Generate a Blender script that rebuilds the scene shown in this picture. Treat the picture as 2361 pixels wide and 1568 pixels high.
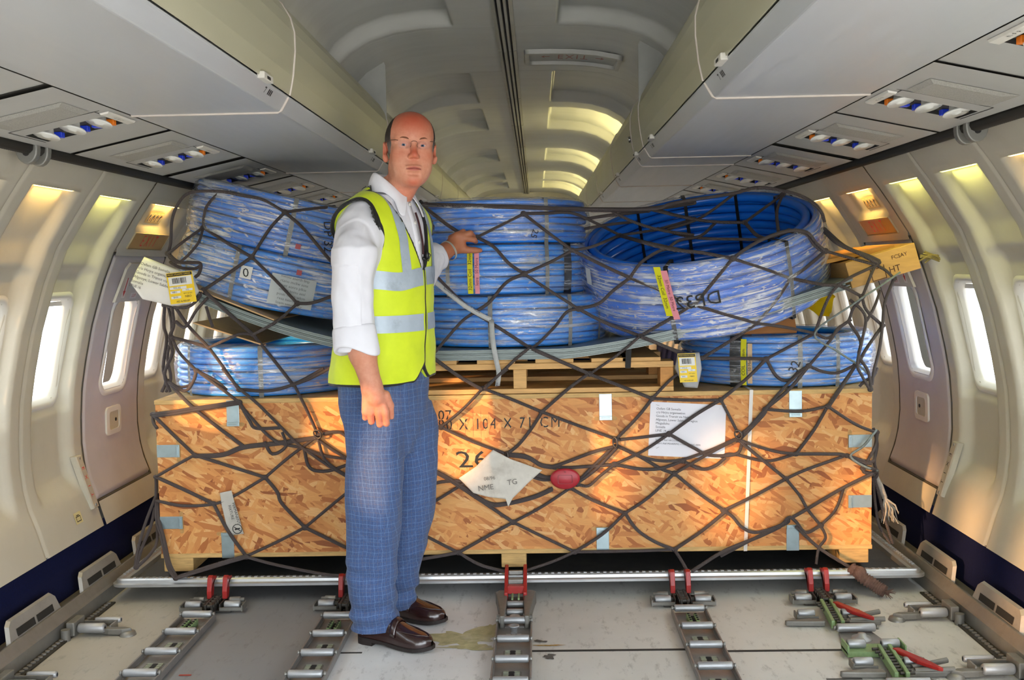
import bpy, bmesh, math, random
import numpy as np
from mathutils import Vector, Matrix
from mathutils.bvhtree import BVHTree
from mathutils import noise as mnoise
random.seed(7); rng = np.random.default_rng(7)
S = bpy.context.scene
for _o in list(bpy.data.objects): bpy.data.objects.remove(_o)
# ------------------------------------------------------------------ camera
IW, IH, FOC = 2361, 1568, 2390.0
CAMP = np.array([0.11, 0.0, 1.29])
CR = np.array([[0.9995314, 0.01831077, 0.02452864],
               [0.02315564, 0.07176164, -0.99715299],
               [-0.02001885, 0.99725372, 0.07130401]])          # world <- camera axes
cd = bpy.data.cameras.new('camera'); cam = bpy.data.objects.new('camera', cd)
S.collection.objects.link(cam); S.camera = cam
cd.sensor_fit = 'HORIZONTAL'; cd.sensor_width = 23.6; cd.lens = FOC * 23.6 / IW
cd.clip_start = 0.05; cd.clip_end = 200
_m = Matrix([list(r) for r in CR]).to_4x4(); _m.translation = Vector(CAMP); cam.matrix_world = _m
def ray(px, py):
    return CR @ np.array([px - IW / 2, -(py - IH / 2), -FOC])
def atY(px, py, Y):
    d = ray(px, py); return CAMP + d * (Y - CAMP[1]) / d[1]
# ------------------------------------------------------------------ view / world / daylight
S.view_settings.view_transform = 'Standard'; S.view_settings.look = 'None'
S.view_settings.gamma = 1.0; S.view_settings.use_curve_mapping = False
S.view_settings.exposure = 0.0
S.cycles.max_bounces = 6; S.cycles.diffuse_bounces = 3; S.cycles.glossy_bounces = 2
S.cycles.transmission_bounces = 2; S.cycles.transparent_max_bounces = 12
S.cycles.use_adaptive_sampling = True; S.cycles.adaptive_threshold = 0.2; S.cycles.adaptive_min_samples = 16
S.cycles.caustics_reflective = False; S.cycles.caustics_refractive = False
S.cycles.sample_clamp_indirect = 6.0
S.cycles.use_denoising = True
W = bpy.data.worlds.new('sky'); S.world = W; W.use_nodes = True
_n = W.node_tree.nodes; _n.clear()
_bg = _n.new('ShaderNodeBackground'); _wo = _n.new('ShaderNodeOutputWorld')
_tc = _n.new('ShaderNodeTexCoord'); _sp = _n.new('ShaderNodeSeparateXYZ'); _rp = _n.new('ShaderNodeValToRGB')
_rp.color_ramp.elements[0].position = 0.42; _rp.color_ramp.elements[0].color = (0.55, 0.53, 0.50, 1)   # bright apron
_rp.color_ramp.elements[1].position = 0.58; _rp.color_ramp.elements[1].color = (0.86, 0.93, 1.0, 1)   # hazy sky
_mr = _n.new('ShaderNodeMapRange'); _mr.inputs[1].default_value = -1; _mr.inputs[2].default_value = 1
_l = W.node_tree.links
_l.new(_tc.outputs['Generated'], _sp.inputs[0]); _l.new(_sp.outputs['Z'], _mr.inputs[0]); _l.new(_mr.outputs[0], _rp.inputs[0])
_l.new(_rp.outputs[0], _bg.inputs[0]); _bg.inputs[1].default_value = 9.0; _l.new(_bg.outputs[0], _wo.inputs[0])
sd = bpy.data.lights.new('low_sun', 'SUN'); sun = bpy.data.objects.new('low_sun', sd); S.collection.objects.link(sun)
sd.energy = 9.0; sd.color = (1.0, 0.52, 0.20); sd.angle = math.radians(2.5)
SUN_DIR = Vector((1.02, 1.0, -0.225)).normalized()
sun.rotation_euler = SUN_DIR.to_track_quat('-Z', 'Y').to_euler()
def area(name, loc, direction, sx, sy, power, color=(1, 1, 1), portal=False):
    d = bpy.data.lights.new(name, 'AREA'); o = bpy.data.objects.new(name, d); S.collection.objects.link(o)
    d.shape = 'RECTANGLE'; d.size = sx; d.size_y = sy; d.energy = power; d.color = color
    o.location = loc; o.rotation_euler = Vector(direction).to_track_quat('-Z', 'Y').to_euler()
    if portal: d.cycles.is_portal = True
    return o
# open cargo door beside the camera; forward end left off to add sky light
DOOR_Y0, DOOR_Y1 = -2.6, 1.2
area('cargo_door_portal', (1.72, (DOOR_Y0 + DOOR_Y1) / 2, 1.05), (-1, 0, 0), DOOR_Y1 - DOOR_Y0, 2.0, 1, portal=True)
area('open_end_portal', (0, -2.95, 1.2), (0, 1, 0), 3.4, 2.3, 1, portal=True)
# ------------------------------------------------------------------ helpers
def col(h):
    h = h.lstrip('#'); c = [int(h[i:i + 2], 16) / 255 for i in (0, 2, 4)]
    return tuple([(v / 12.92 if v <= .04045 else ((v + .055) / 1.055) ** 2.4) for v in c] + [1.0])
def mixnode(nt, fac, a, b, kind='MIX'):
    n = nt.nodes.new('ShaderNodeMix'); n.data_type = 'RGBA'; n.blend_type = kind
    for s, v in ((n.inputs[0], fac), (n.inputs[6], a), (n.inputs[7], b)):
        if hasattr(v, 'links') or hasattr(v, 'is_linked'): nt.links.new(v, s)
        else: s.default_value = v
    return n.outputs[2]
def coords(nt, kind='Object', scale=(1, 1, 1), rot=(0, 0, 0)):
    t = nt.nodes.new('ShaderNodeTexCoord'); m = nt.nodes.new('ShaderNodeMapping')
    m.inputs['Scale'].default_value = scale; m.inputs['Rotation'].default_value = rot
    nt.links.new(t.outputs[kind], m.inputs[0]); return m.outputs[0]
def worldpos(nt, scale=(1, 1, 1), rot=(0, 0, 0)):
    t = nt.nodes.new('ShaderNodeNewGeometry'); m = nt.nodes.new('ShaderNodeMapping')
    m.inputs['Scale'].default_value = scale; m.inputs['Rotation'].default_value = rot
    nt.links.new(t.outputs['Position'], m.inputs[0]); return m.outputs[0]
def tnoise(nt, vec, scale=5, detail=4, rough=.55, dist=0):
    n = nt.nodes.new('ShaderNodeTexNoise'); n.inputs['Scale'].default_value = scale
    n.inputs['Detail'].default_value = detail; n.inputs['Roughness'].default_value = rough
    n.inputs['Distortion'].default_value = dist
    if vec is not None: nt.links.new(vec, n.inputs['Vector'])
    return n.outputs['Fac'], n.outputs['Color']
def ramp(nt, fac, stops, interp='LINEAR'):
    r = nt.nodes.new('ShaderNodeValToRGB'); r.color_ramp.interpolation = interp
    e = r.color_ramp.elements
    while len(e) < len(stops): e.new(0.5)
    for i, (p, c) in enumerate(stops):
        e[i].position = p; e[i].color = c if len(c) == 4 else (*c, 1)
    nt.links.new(fac, r.inputs[0]); return r.outputs[0]
def math_(nt, op, a, b=None, c=None):
    n = nt.nodes.new('ShaderNodeMath'); n.operation = op
    for i, v in enumerate((a, b, c)):
        if v is None: continue
        if hasattr(v, 'is_linked'): nt.links.new(v, n.inputs[i])
        else: n.inputs[i].default_value = v
    return n.outputs[0]
def bump(nt, h, strength=.3, dist=.002):
    b = nt.nodes.new('ShaderNodeBump'); b.inputs['Strength'].default_value = strength; b.inputs['Distance'].default_value = dist
    nt.links.new(h, b.inputs['Height']); return b.outputs[0]
G4 = lambda v: (v, v, v, 1)
MATS = {}
def mat(name, color, rough=.5, metal=0., var=.12, vscale=6., vstretch=(1, 1, 1), bmp=0., bscale=120., bdist=.001,
        spec=.5, dirt=0., dirtcol='#3a3630', emit=None, estr=0., sss=0., coat=0., sheen=0.):
    if name in MATS: return MATS[name]
    m = bpy.data.materials.new(name); m.use_nodes = True; nt = m.node_tree; p = nt.nodes['Principled BSDF']
    c = col(color) if isinstance(color, str) else color
    v = worldpos(nt, vstretch)
    f, _ = tnoise(nt, v, vscale, 5, .6)
    dark = tuple([x * (1 - var) for x in c[:3]] + [1]); lite = tuple([min(1, x * (1 + var)) for x in c[:3]] + [1])
    out = ramp(nt, f, [(.3, dark), (.7, lite)])
    if dirt > 0:
        f2, _ = tnoise(nt, worldpos(nt), 9, 8, .7)
        out = mixnode(nt, ramp(nt, f2, [(.52, G4(0)), (.75, G4(dirt))]), out, col(dirtcol))
    nt.links.new(out, p.inputs['Base Color'])
    p.inputs['Roughness'].default_value = rough; p.inputs['Metallic'].default_value = metal
    p.inputs['Specular IOR Level'].default_value = spec
    if bmp > 0:
        f3, _ = tnoise(nt, worldpos(nt, vstretch), bscale, 3, .6)
        nt.links.new(bump(nt, f3, bmp, bdist), p.inputs['Normal'])
    if emit is not None:
        p.inputs['Emission Color'].default_value = col(emit); p.inputs['Emission Strength'].default_value = estr
    if sss > 0:
        p.inputs['Subsurface Weight'].default_value = sss; p.inputs['Subsurface Radius'].default_value = (.012, .004, .002)
        p.inputs['Subsurface Scale'].default_value = 1.0
    if coat: p.inputs['Coat Weight'].default_value = coat; p.inputs['Coat Roughness'].default_value = .15
    if sheen: p.inputs['Sheen Weight'].default_value = sheen
    MATS[name] = m; return m

def ident(v): return v
class MB:
    """collects vertices and faces of ONE mesh"""
    def __init__(s): s.v = []; s.f = []; s.m = []; s.smooth = []
    def add(s, vs, fs, mi=0, sm=False):
        b = len(s.v); s.v.extend([tuple(map(float, p)) for p in vs])
        for f in fs: s.f.append([b + i for i in f]); s.m.append(mi); s.smooth.append(sm)
        return s
    def box(s, c, size, rot=None, mi=0, taper=1.0):
        hx, hy, hz = [a / 2 for a in size]; vs = []
        for z, k in ((-hz, 1), (hz, taper)):
            for x, y in ((-hx, -hy), (hx, -hy), (hx, hy), (-hx, hy)): vs.append(Vector((x * k, y * k, z)))
        if rot is not None:
            r = rot if isinstance(rot, Matrix) else Matrix.Rotation(rot, 3, 'Z')
            vs = [r @ v for v in vs]
        vs = [v + Vector(c) for v in vs]
        return s.add(vs, [(0, 3, 2, 1), (4, 5, 6, 7), (0, 1, 5, 4), (1, 2, 6, 5), (2, 3, 7, 6), (3, 0, 4, 7)], mi)
    def bx(s, x0, x1, y0, y1, z0, z1, mi=0):
        return s.box(((x0 + x1) / 2, (y0 + y1) / 2, (z0 + z1) / 2), (abs(x1 - x0), abs(y1 - y0), abs(z1 - z0)), mi=mi)
    def cyl(s, p0, p1, r, seg=16, r1=None, mi=0, caps=True):
        p0, p1 = Vector(p0), Vector(p1); d = (p1 - p0).normalized()
        a = d.orthogonal().normalized(); b = d.cross(a); r1 = r if r1 is None else r1
        vs = []
        for p, q in ((p0, r), (p1, r1)):
            for i in range(seg):
                t = 2 * math.pi * i / seg; vs.append(p + (a * math.cos(t) + b * math.sin(t)) * q)
        s.add(vs, [(i, (i + 1) % seg, seg + (i + 1) % seg, seg + i) for i in range(seg)], mi, True)
        if caps: s.add(vs, [list(range(seg))[::-1], list(range(seg, 2 * seg))], mi)
        return s
    def lathe(s, p0, axis, prof, seg=24, mi=0, closed=False):
        d = Vector(axis).normalized(); a = d.orthogonal().normalized(); b = d.cross(a); p0 = Vector(p0); vs = []
        for (h, r) in prof:
            for i in range(seg):
                t = 2 * math.pi * i / seg; vs.append(p0 + d * h + (a * math.cos(t) + b * math.sin(t)) * r)
        n = len(prof); fs = []
        for k in range(n - 1 if not closed else n):
            for i in range(seg):
                j = (i + 1) % seg; k2 = (k + 1) % n
                fs.append((k * seg + i, k * seg + j, k2 * seg + j, k2 * seg + i))
        return s.add(vs, fs, mi, True)
    def tube(s, pts, r, seg=8, closed=False, mi=0, flat=1.0, caps=True):
        P = [Vector(p) for p in pts]; n = len(P)
        if n < 2: return s
        vs = []; up = None
        for i in range(n):
            if closed: t = (P[(i + 1) % n] - P[i - 1])
            else: t = P[min(i + 1, n - 1)] - P[max(i - 1, 0)]
            if t.length < 1e-9: t = Vector((0, 0, 1))
            t.normalize()
            if up is None: up = t.orthogonal().normalized()
            up = (up - t * up.dot(t)); up = up.normalized() if up.length > 1e-6 else t.orthogonal().normalized()
            w = t.cross(up); rr = r[i] if hasattr(r, '__len__') else r
            for k in range(seg):
                a = 2 * math.pi * k / seg; vs.append(P[i] + up * math.cos(a) * rr + w * math.sin(a) * rr * flat)
        fs = []
        for i in range(n if closed else n - 1):
            j = (i + 1) % n
            for k in range(seg):
                l = (k + 1) % seg; fs.append((i * seg + k, i * seg + l, j * seg + l, j * seg + k))
        s.add(vs, fs, mi, True)
        if caps and not closed: s.add(vs[:seg] + vs[-seg:], [list(range(seg))[::-1], list(range(seg, 2 * seg))], mi)
        return s
    def prism(s, poly, fn, h0, h1, mi=0):
        """poly of (a,b) extruded along h; fn(a,b,h)->xyz"""
        n = len(poly); vs = [fn(a, b, h0) for a, b in poly] + [fn(a, b, h1) for a, b in poly]
        fs = [list(range(n))[::-1], list(range(n, 2 * n))] + [(i, (i + 1) % n, n + (i + 1) % n, n + i) for i in range(n)]
        return s.add(vs, fs, mi)
    def ell(s, c, r, seg=12, rings=8, mi=0, rot=None):
        vs = []; c = Vector(c)
        for i in range(rings + 1):
            p = math.pi * i / rings
            for j in range(seg):
                t = 2 * math.pi * j / seg
                v = Vector((r[0] * math.sin(p) * math.cos(t), r[1] * math.sin(p) * math.sin(t), r[2] * math.cos(p)))
                if rot is not None: v = rot @ v
                vs.append(c + v)
        fs = [(i * seg + j, (i + 1) * seg + j, (i + 1) * seg + (j + 1) % seg, i * seg + (j + 1) % seg) for i in range(rings) for j in range(seg)]
        return s.add(vs, fs, mi, True)
    def grid(s, nu, nv, fn, mi=0, sm=True, skip=None, closeu=False):
        vs = [fn(i, j) for i in range(nu + (0 if closeu else 1)) for j in range(nv + 1)]
        N = nv + 1; M = nu + (0 if closeu else 1); fs = []
        for i in range(nu):
            for j in range(nv):
                if skip and skip(i, j): continue
                k = (i + 1) % M; fs.append((i * N + j, k * N + j, k * N + j + 1, i * N + j + 1))
        return s.add(vs, fs, mi, sm)
    def build(s, name, mats, parent=None, bevel=0., seg=2, smooth=None, sub=0):
        me = bpy.data.meshes.new(name); o = bpy.data.objects.new(name, me); S.collection.objects.link(o)
        off = Vector((0, 0, 0))
        if parent is not None:
            p = parent
            while p is not None: off += Vector(p.location); p = p.parent
            o.parent = parent
        V = [(a - off.x, b - off.y, c - off.z) for a, b, c in s.v]
        me.from_pydata(V, [], s.f)
        if not isinstance(mats, (list, tuple)): mats = [mats]
        for m in mats: me.materials.append(m)
        me.polygons.foreach_set('material_index', s.m)
        sm = s.smooth if smooth is None else [smooth] * len(s.f)
        me.polygons.foreach_set('use_smooth', sm)
        me.update()
        if bevel > 0:
            b = o.modifiers.new('bevel', 'BEVEL'); b.width = bevel; b.segments = seg; b.limit_method = 'ANGLE'; b.angle_limit = math.radians(40)
        if sub:
            b = o.modifiers.new('sub', 'SUBSURF'); b.levels = sub; b.render_levels = sub
        return o
def tag(o, label=None, cat=None, group=None, kind=None):
    if label: o['label'] = label
    if cat: o['category'] = cat
    if group: o['group'] = group
    if kind: o['kind'] = kind
    return o
def thing(name, label, cat, loc=(0, 0, 0), group=None):
    o = bpy.data.objects.new(name, None); S.collection.objects.link(o); o.location = loc; o.empty_display_size = .05
    return tag(o, label, cat, group)
def copy_tree(o, delta=(0, 0, 0), label=None, rotz=None):
    def cp(a, par):
        c = a.copy(); S.collection.objects.link(c)
        if par is not None: c.parent = par
        for ch in [x for x in KIDS.get(a.name, [])]: cp(ch, c)
        return c
    KIDS = {}
    for x in bpy.data.objects:
        if x.parent is not None: KIDS.setdefault(x.parent.name, []).append(x)
    r = cp(o, None); r.location = Vector(o.location) + Vector(delta)
    if label: r['label'] = label
    if rotz is not None: r.rotation_euler = (0, 0, rotz)
    return r
_fonts = {}
def text_poly(s, size=1.0, align='CENTER', spacing=1.0, res=2):
    """flat lettering as (verts2d, faces)"""
    cu = bpy.data.curves.new('lettering', 'FONT'); cu.body = s; cu.size = size; cu.align_x = align; cu.align_y = 'CENTER'
    cu.resolution_u = res; cu.space_character = spacing; cu.space_line = 1.15
    ob = bpy.data.objects.new('lettering', cu); S.collection.objects.link(ob)
    dg = bpy.context.evaluated_depsgraph_get(); dg.update()
    me = bpy.data.meshes.new_from_object(ob.evaluated_get(dg))
    v = [(p.co.x, p.co.y) for p in me.vertices]; f = [list(p.vertices) for p in me.polygons]
    bpy.data.objects.remove(ob); bpy.data.curves.remove(cu); bpy.data.meshes.remove(me)
    return v, f
def put_text(mb, s, fn, size, align='CENTER', spacing=1.0, mi=0, res=2):
    v, f = text_poly(s, size, align, spacing, res); mb.add([fn(a, b) for a, b in v], f, mi); return mb
def frame2(o, ux, uy):
    o, ux, uy = Vector(o), Vector(ux).normalized(), Vector(uy).normalized()
    return lambda a, b, h=0.0: o + ux * a + uy * b + ux.cross(uy) * h
def sstep(a, b, x):
    t = np.clip((x - a) / (b - a), 0, 1); return t * t * (3 - 2 * t)
def rrect(w, h, r, n=6):
    out = []
    for cx, cy, a0 in ((w / 2 - r, h / 2 - r, 0), (-w / 2 + r, h / 2 - r, 90), (-w / 2 + r, -h / 2 + r, 180), (w / 2 - r, -h / 2 + r, 270)):
        for k in range(n + 1):
            a = math.radians(a0 + 90 * k / n); out.append((cx + r * math.cos(a), cy + r * math.sin(a)))
    return out
# ------------------------------------------------------------------ fuselage shell (setting)
PROF = [(1.415, 1.668), (1.43, 1.65), (1.44, 1.635), (1.485, 1.575), (1.53, 1.51), (1.61, 1.385), (1.665, 1.255), (1.72, 1.083), (1.755, .93), (1.775, .82),
        (1.785, .70), (1.788, .59), (1.78, .5), (1.765, .43), (1.74, .36), (1.707, .247)]
_pz = np.array([p[1] for p in PROF])[::-1]; _px = np.array([p[0] for p in PROF])[::-1]
def wx(z): return float(np.interp(z, _pz, _px))
def wn(z):
    d = (wx(z + .01) - wx(z - .01)) / .02; n = np.array([1.0, -d]); return n / np.linalg.norm(n)
SEAMS = [-2.90, -2.39, -1.88, -1.37, -.86, -.35, .15, .66, 1.165, 1.675, 2.18, 2.69, 3.20, 3.71, 4.22, 4.825, 5.33, 5.84, 6.35, 6.86, 7.37, 7.88, 8.39, 8.9, 9.41, 9.92, 10.43, 10.94, 11.45, 11.96, 12.47, 12.98, 13.49, 14.0]
DOORP = 14                       # panel 4.22 - 4.825 carries the exit hatch
PCX = [(SEAMS[i] + SEAMS[i + 1]) / 2 for i in range(len(SEAMS) - 1)]
M_WALL = mat('cabin_plastic', '#bbb5a5', .55, var=.05, vscale=3, bmp=.12, bscale=420, bdist=.0008, dirt=.12, dirtcol='#8d8064')
M_HATCH = mat('hatch_plastic', '#b8b0b0', .5, var=.05, vscale=4, dirt=.1, dirtcol='#857c74', bmp=.08, bscale=300)
M_SEAM = mat('seam_shadow_gap', '#4a453c', .8)
M_FRAME = mat('window_bezel', '#d6d2c8', .45, var=.04)
M_BLACK = mat('black_rubber', '#141414', .7)
M_GREY = mat('grey_plastic', '#8f8f8b', .5, var=.06)
M_WARM = mat('warm_light_diffuser', '#fff0c8', .4, emit='#ffd27a', estr=9.0)
M_GREEN = mat('aged_light_diffuser', '#fdffd0', .4, emit='#eef07a', estr=7.0)
def glass_mat():
    m = bpy.data.materials.new('window_acrylic'); m.use_nodes = True; nt = m.node_tree; nt.nodes.clear()
    o = nt.nodes.new('ShaderNodeOutputMaterial'); t = nt.nodes.new('ShaderNodeBsdfTransparent'); g = nt.nodes.new('ShaderNodeBsdfGlossy')
    mx = nt.nodes.new('ShaderNodeMixShader'); mx.inputs[0].default_value = .06; g.inputs['Roughness'].default_value = .08
    t.inputs[0].default_value = (.93, .96, 1, 1)
    nt.links.new(t.outputs[0], mx.inputs[1]); nt.links.new(g.outputs[0], mx.inputs[2]); nt.links.new(mx.outputs[0], o.inputs[0]); return m
M_GLASS = glass_mat()
WINZ, WINH, WINW = .985, .395, .262
def panel_disp(dy, z, hw, light=True, door=False):
    """outward displacement of a wall lining panel"""
    if door: return -.006
    d = 0.0
    ins = 1 - sstep(hw - .135, hw - .075, abs(dy))
    if z < 1.578: d += .040 * ins * sstep(.40, .50, z) * (1 - .35 * sstep(1.30, 1.575, z))
    w2 = (1 - sstep(.150, .175, abs(dy))) * sstep(.735, .765, z) * (1 - sstep(1.28, 1.31, z))
    d += .016 * w2
    d += .006 * (1 - sstep(.0, .012, hw - abs(dy)))           # seam groove
    return d
ZL = list(np.linspace(.247, 1.56, 96)) + [1.572, 1.5775, 1.5785, 1.60, 1.62, 1.635, 1.65, 1.668]
def surf(side, y, z, d=0.0):
    n = wn(z); x = wx(z)
    return (side * (x + n[0] * d), y, z + n[1] * d)
def in_rr(a, b, w, h, r):
    qx, qy = abs(a) - w / 2 + r, abs(b) - h / 2 + r
    return math.hypot(max(qx, 0), max(qy, 0)) + min(max(qx, qy), 0) - r < 0
win_no = 0; door_no = 0
for side, sname in ((-1, 'left'), (1, 'right')):
    mb = MB()
    for pi in range(len(PCX)):
        y0, y1 = SEAMS[pi], SEAMS[pi + 1]; hw = (y1 - y0) / 2; cy = PCX[pi]
        if side > 0 and y1 < DOOR_Y1: continue
        near = 2.0 < y0 < 6.5; ny = 44 if near else 18
        zl = ZL if near else ZL[:96:3] + ZL[97:]
        def fn(i, j, y0=y0, y1=y1, ny=ny, zl=zl, hw=hw, cy=cy, pi=pi):
            y = y0 + (y1 - y0) * i / ny; z = zl[j]
            dz = panel_disp(y - cy, z, hw, door=(pi == DOORP and z < 1.385))
            if pi == DOORP and z >= 1.385:
                ins = 1 - sstep(hw - .12, hw - .07, abs(y - cy)); dz = .024 * ins * (1 if z < 1.578 else 0) * sstep(1.462, 1.482, z)
            return surf(side, y, z, dz)
        def sk(i, j, y0=y0, y1=y1, ny=ny, zl=zl, cy=cy, pi=pi):
            y = y0 + (y1 - y0) * (i + .5) / ny; z = (zl[j] + zl[min(j + 1, len(zl) - 1)]) / 2
            if pi == DOORP and .345 < z < 1.372: return True
            return in_rr(y - cy, z - WINZ, WINW, WINH, .06)
        mb.grid(ny, len(zl) - 1, fn, skip=sk)
    tag(mb.build('wall_' + sname, M_WALL), kind='structure')
    # hatch, windows
    for pi in range(len(PCX)):
        y0, y1 = SEAMS[pi], SEAMS[pi + 1]; cy = PCX[pi]
        if side > 0 and y1 < DOOR_Y1: continue
        depth = .054
        if pi == DOORP:
            door_no += 1; depth = -.003
            db = MB(); hz = list(np.linspace(.352, 1.366, 82)); ny = 52
            def fn(i, j):
                t = i / ny; y = y0 + .006 + (y1 - y0 - .012) * t; z = hz[j]
                e = min(y - y0 - .006, y1 - .006 - y, z - .352, 1.366 - z)
                return surf(side, y, z, -.004 + .012 * (1 - sstep(0, .014, e)))
            def sk(i, j):
                y = y0 + .006 + (y1 - y0 - .012) * (i + .5) / ny; z = (hz[j] + hz[j + 1]) / 2
                return in_rr(y - cy, z - WINZ, WINW, WINH, .06)
            db.grid(ny, len(hz) - 1, fn, skip=sk)
            dob = tag(db.build('door_%d' % door_no, M_HATCH), kind='structure')
            gb = MB()                                     # dark gap round the hatch
            ring = [(y0, z) for z in np.linspace(.345, 1.372, 30)] + [(y, 1.372) for y in np.linspace(y0, y1, 12)[1:]] + \
                   [(y1, z) for z in np.linspace(1.372, .345, 30)[1:]] + [(y, .345) for y in np.linspace(y1, y0, 12)[1:-1]]
            gb.tube([surf(side, a, b, .006) for a, b in ring], .007, 6, closed=True)
            gb.build('gap_seal', M_SEAM, dob)
            # grip recess low on the hatch
            g = MB(); gy, gz = cy, .645
            def onh(a, b, h): return surf(side, gy + a, gz + b, -.004 - h)
            o_, i_ = rrect(.155, .125, .022), rrect(.105, .08, .015)
            n_ = len(o_); vs = []
            for ringp, hh in ((o_, 0), (o_, .008), (i_, .010), (i_, -.03)): vs += [onh(a, b, hh) for a, b in ringp]
            fs = [(k * n_ + i, k * n_ + (i + 1) % n_, (k + 1) * n_ + (i + 1) % n_, (k + 1) * n_ + i) for k in range(3) for i in range(n_)]
            g.add(vs, fs, 0, False); g.add([onh(a * .98, b * .98, .0065) for a, b in i_], [list(range(n_))], 1)
            g.cyl(onh(.02, 0, .004), onh(.02, 0, .009), .008, 10, mi=2)
            g.build('grip_recess', [M_FRAME, mat('grip_inner', '#b9b29c', .6), M_BLACK], dob)
            # upper handle cover with red arrow
            hc = MB(); hy, hzc = cy, 1.255
            def onc(a, b, h): return surf(side, hy + a, hzc + b, -.004 - h)
            pl = [(-.17, -.085), (.17, -.085), (.145, .06), (.12, .085), (-.12, .085), (-.145, .06)]
            hc.add([onc(a, b, .0) for a, b in pl] + [onc(a * .97, b * .97, .009) for a, b in pl],
                   [tuple(range(6, 12))] + [(i, (i + 1) % 6, 6 + (i + 1) % 6, 6 + i) for i in range(6)], 0)
            hcp = hc.build('handle_cover', mat('handle_cover', '#c3bdb4', .5), dob)
            hl = MB(); sl = rrect(.13, .05, .015)
            hl.add([onc(a + .02, b + .035, .0095) for a, b in sl] + [onc(a + .02, b + .035, .02) for a, b in rrect(.11, .035, .012)],
                   [(i, (i + 1) % 28, 28 + (i + 1) % 28, 28 + i) for i in range(28)] + [tuple(range(28, 56))], 0)
            hl.build('handle', M_FRAME, dob)
            ar = MB()
            xs = -.10
            ar.add([onc(xs - .018, .03, .0105), onc(xs + .018, .03, .0105), onc(xs + .018, -.065, .0105), onc(xs - .018, -.065, .0105)], [(0, 1, 2, 3)], 0)
            ar.add([onc(xs - .005, .022, .0115), onc(xs + .005, .022, .0115), onc(xs + .005, -.035, .0115), onc(xs - .005, -.035, .0115)], [(0, 1, 2, 3)], 1)
            ar.add([onc(xs - .014, -.034, .0115), onc(xs + .014, -.034, .0115), onc(xs, -.06, .0115)], [(0, 1, 2)], 1)
            ar.add([onc(-.02, -.045, .0105), onc(.05, -.045, .0105), onc(.05, -.07, .0105), onc(-.02, -.07, .0105)], [(0, 1, 2, 3)], 0)
            put_text(ar, 'PULL', lambda a, b: onc(.015 - side * -a, b - .057, .0118), .02, mi=1)
            ar.build('arrow_placard', [mat('placard_white', '#d8d2cc', .5), mat('placard_red', '#b3261e', .5)], dob)
        if not (.6 < cy < 8.5): 
            if cy < .6 or side: pass
        win_no += 1
        fb = MB(); n_ = 40; 
        def onw(a, b, h): return surf(side, cy + a, WINZ + b, h)
        steps = ((WINW + .05, WINH + .05, .075, depth - .001), (WINW + .034, WINH + .034, .07, depth - .006), (WINW + .006, WINH + .006, .062, depth - .006), (WINW - .014, WINH - .014, .055, depth + .012),
                 (WINW - .030, WINH - .030, .050, depth + .016), (WINW - .034, WINH - .034, .048, depth + .05))
        vs = []
        for w_, h_, r_, d_ in steps: vs += [onw(a, b, d_) for a, b in rrect(w_, h_, r_, 9)]
        fs = [(k * n_ + i, k * n_ + (i + 1) % n_, (k + 1) * n_ + (i + 1) % n_, (k + 1) * n_ + i) for k in range(len(steps) - 1) for i in range(n_)]
        fb.add(vs, fs, 0, True)
        fo = tag(fb.build('window_%d' % win_no, M_FRAME), kind='structure')
        pb = MB(); pb.add([onw(a, b, depth + .03) for a, b in rrect(WINW - .03, WINH - .03, .05, 9)], [list(range(n_))])
        pb.build('pane', M_GLASS, fo)
        if cy > 1.5 and pi in (11, 12, 13, 15):     # half drawn blind edge at the top of the window
            sb = MB(); sb.add([onw(a, b, depth + .024) for a, b in ((-.112, .178), (.112, .178), (.118, .16), (-.118, .16))], [(0, 1, 2, 3)])
            sb.build('blind', M_FRAME, fo)
# outer skin keeps stray daylight out of the lining
M_SKIN = mat('skin_inner', '#6f6d64', .8)
for side, sname in ((-1, 'left'), (1, 'right')):
    sk = MB()
    a = [(1.76, .0)] + [(1.935, .3), (1.965, .59)]
    y0 = DOOR_Y1 if side > 0 else -2.9
    zs_ = [(1.70, -.02), (1.80, .1), (1.87, .247), (1.90, .45), (1.905, .72)]
    top = [(1.80, 1.26), (1.70, 1.50), (1.60, 1.72), (1.38, 1.95), (1.1, 2.2), (.7, 2.36), (0, 2.42)]
    for prof in (zs_, top):
        sk.grid(len(prof) - 1, 1, lambda i, j, prof=prof: (side * prof[i][0], (y0, 14.0)[j], prof[i][1]), sm=False)
    # skin between the windows
    for pi in range(len(PCX)):
        if side > 0 and SEAMS[pi + 1] < DOOR_Y1: continue
        w = .17
        for a0, a1 in ((SEAMS[pi], PCX[pi] - w), (PCX[pi] + w, SEAMS[pi + 1])):
            sk.add([(side * 1.905, a0, .72), (side * 1.905, a1, .72), (side * 1.80, a1, 1.26), (side * 1.80, a0, 1.26)], [(0, 1, 2, 3)])
    tag(sk.build('trim_%d' % (90 + (side > 0)), M_SKIN), kind='structure')
bk = MB(); bk.bx(-1.9, 1.9, 14.0, 14.05, 0, 2.45)
tag(bk.build('wall_rear', mat('bulkhead_lining', '#c2bdb0', .6)), kind='structure')
# ---- dado carpet strip
for side, sname in ((-1, 'left'), (1, 'right')):
    d = MB(); y0 = DOOR_Y1 if side > 0 else -2.9
    pr = [(1.709, .25), (1.725, .243), (1.715, .12), (1.70, .0), (1.74, 0), (1.76, .25)]
    d.prism(pr, lambda a, b, h: (side * a, h, b), y0, 14.0)
    tag(d.build('baseboard_' + sname, mat('navy_carpet', '#0b1238', .95, var=.25, vscale=160, bmp=.6, bscale=500, bdist=.003, spec=.2)), kind='structure')
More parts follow.
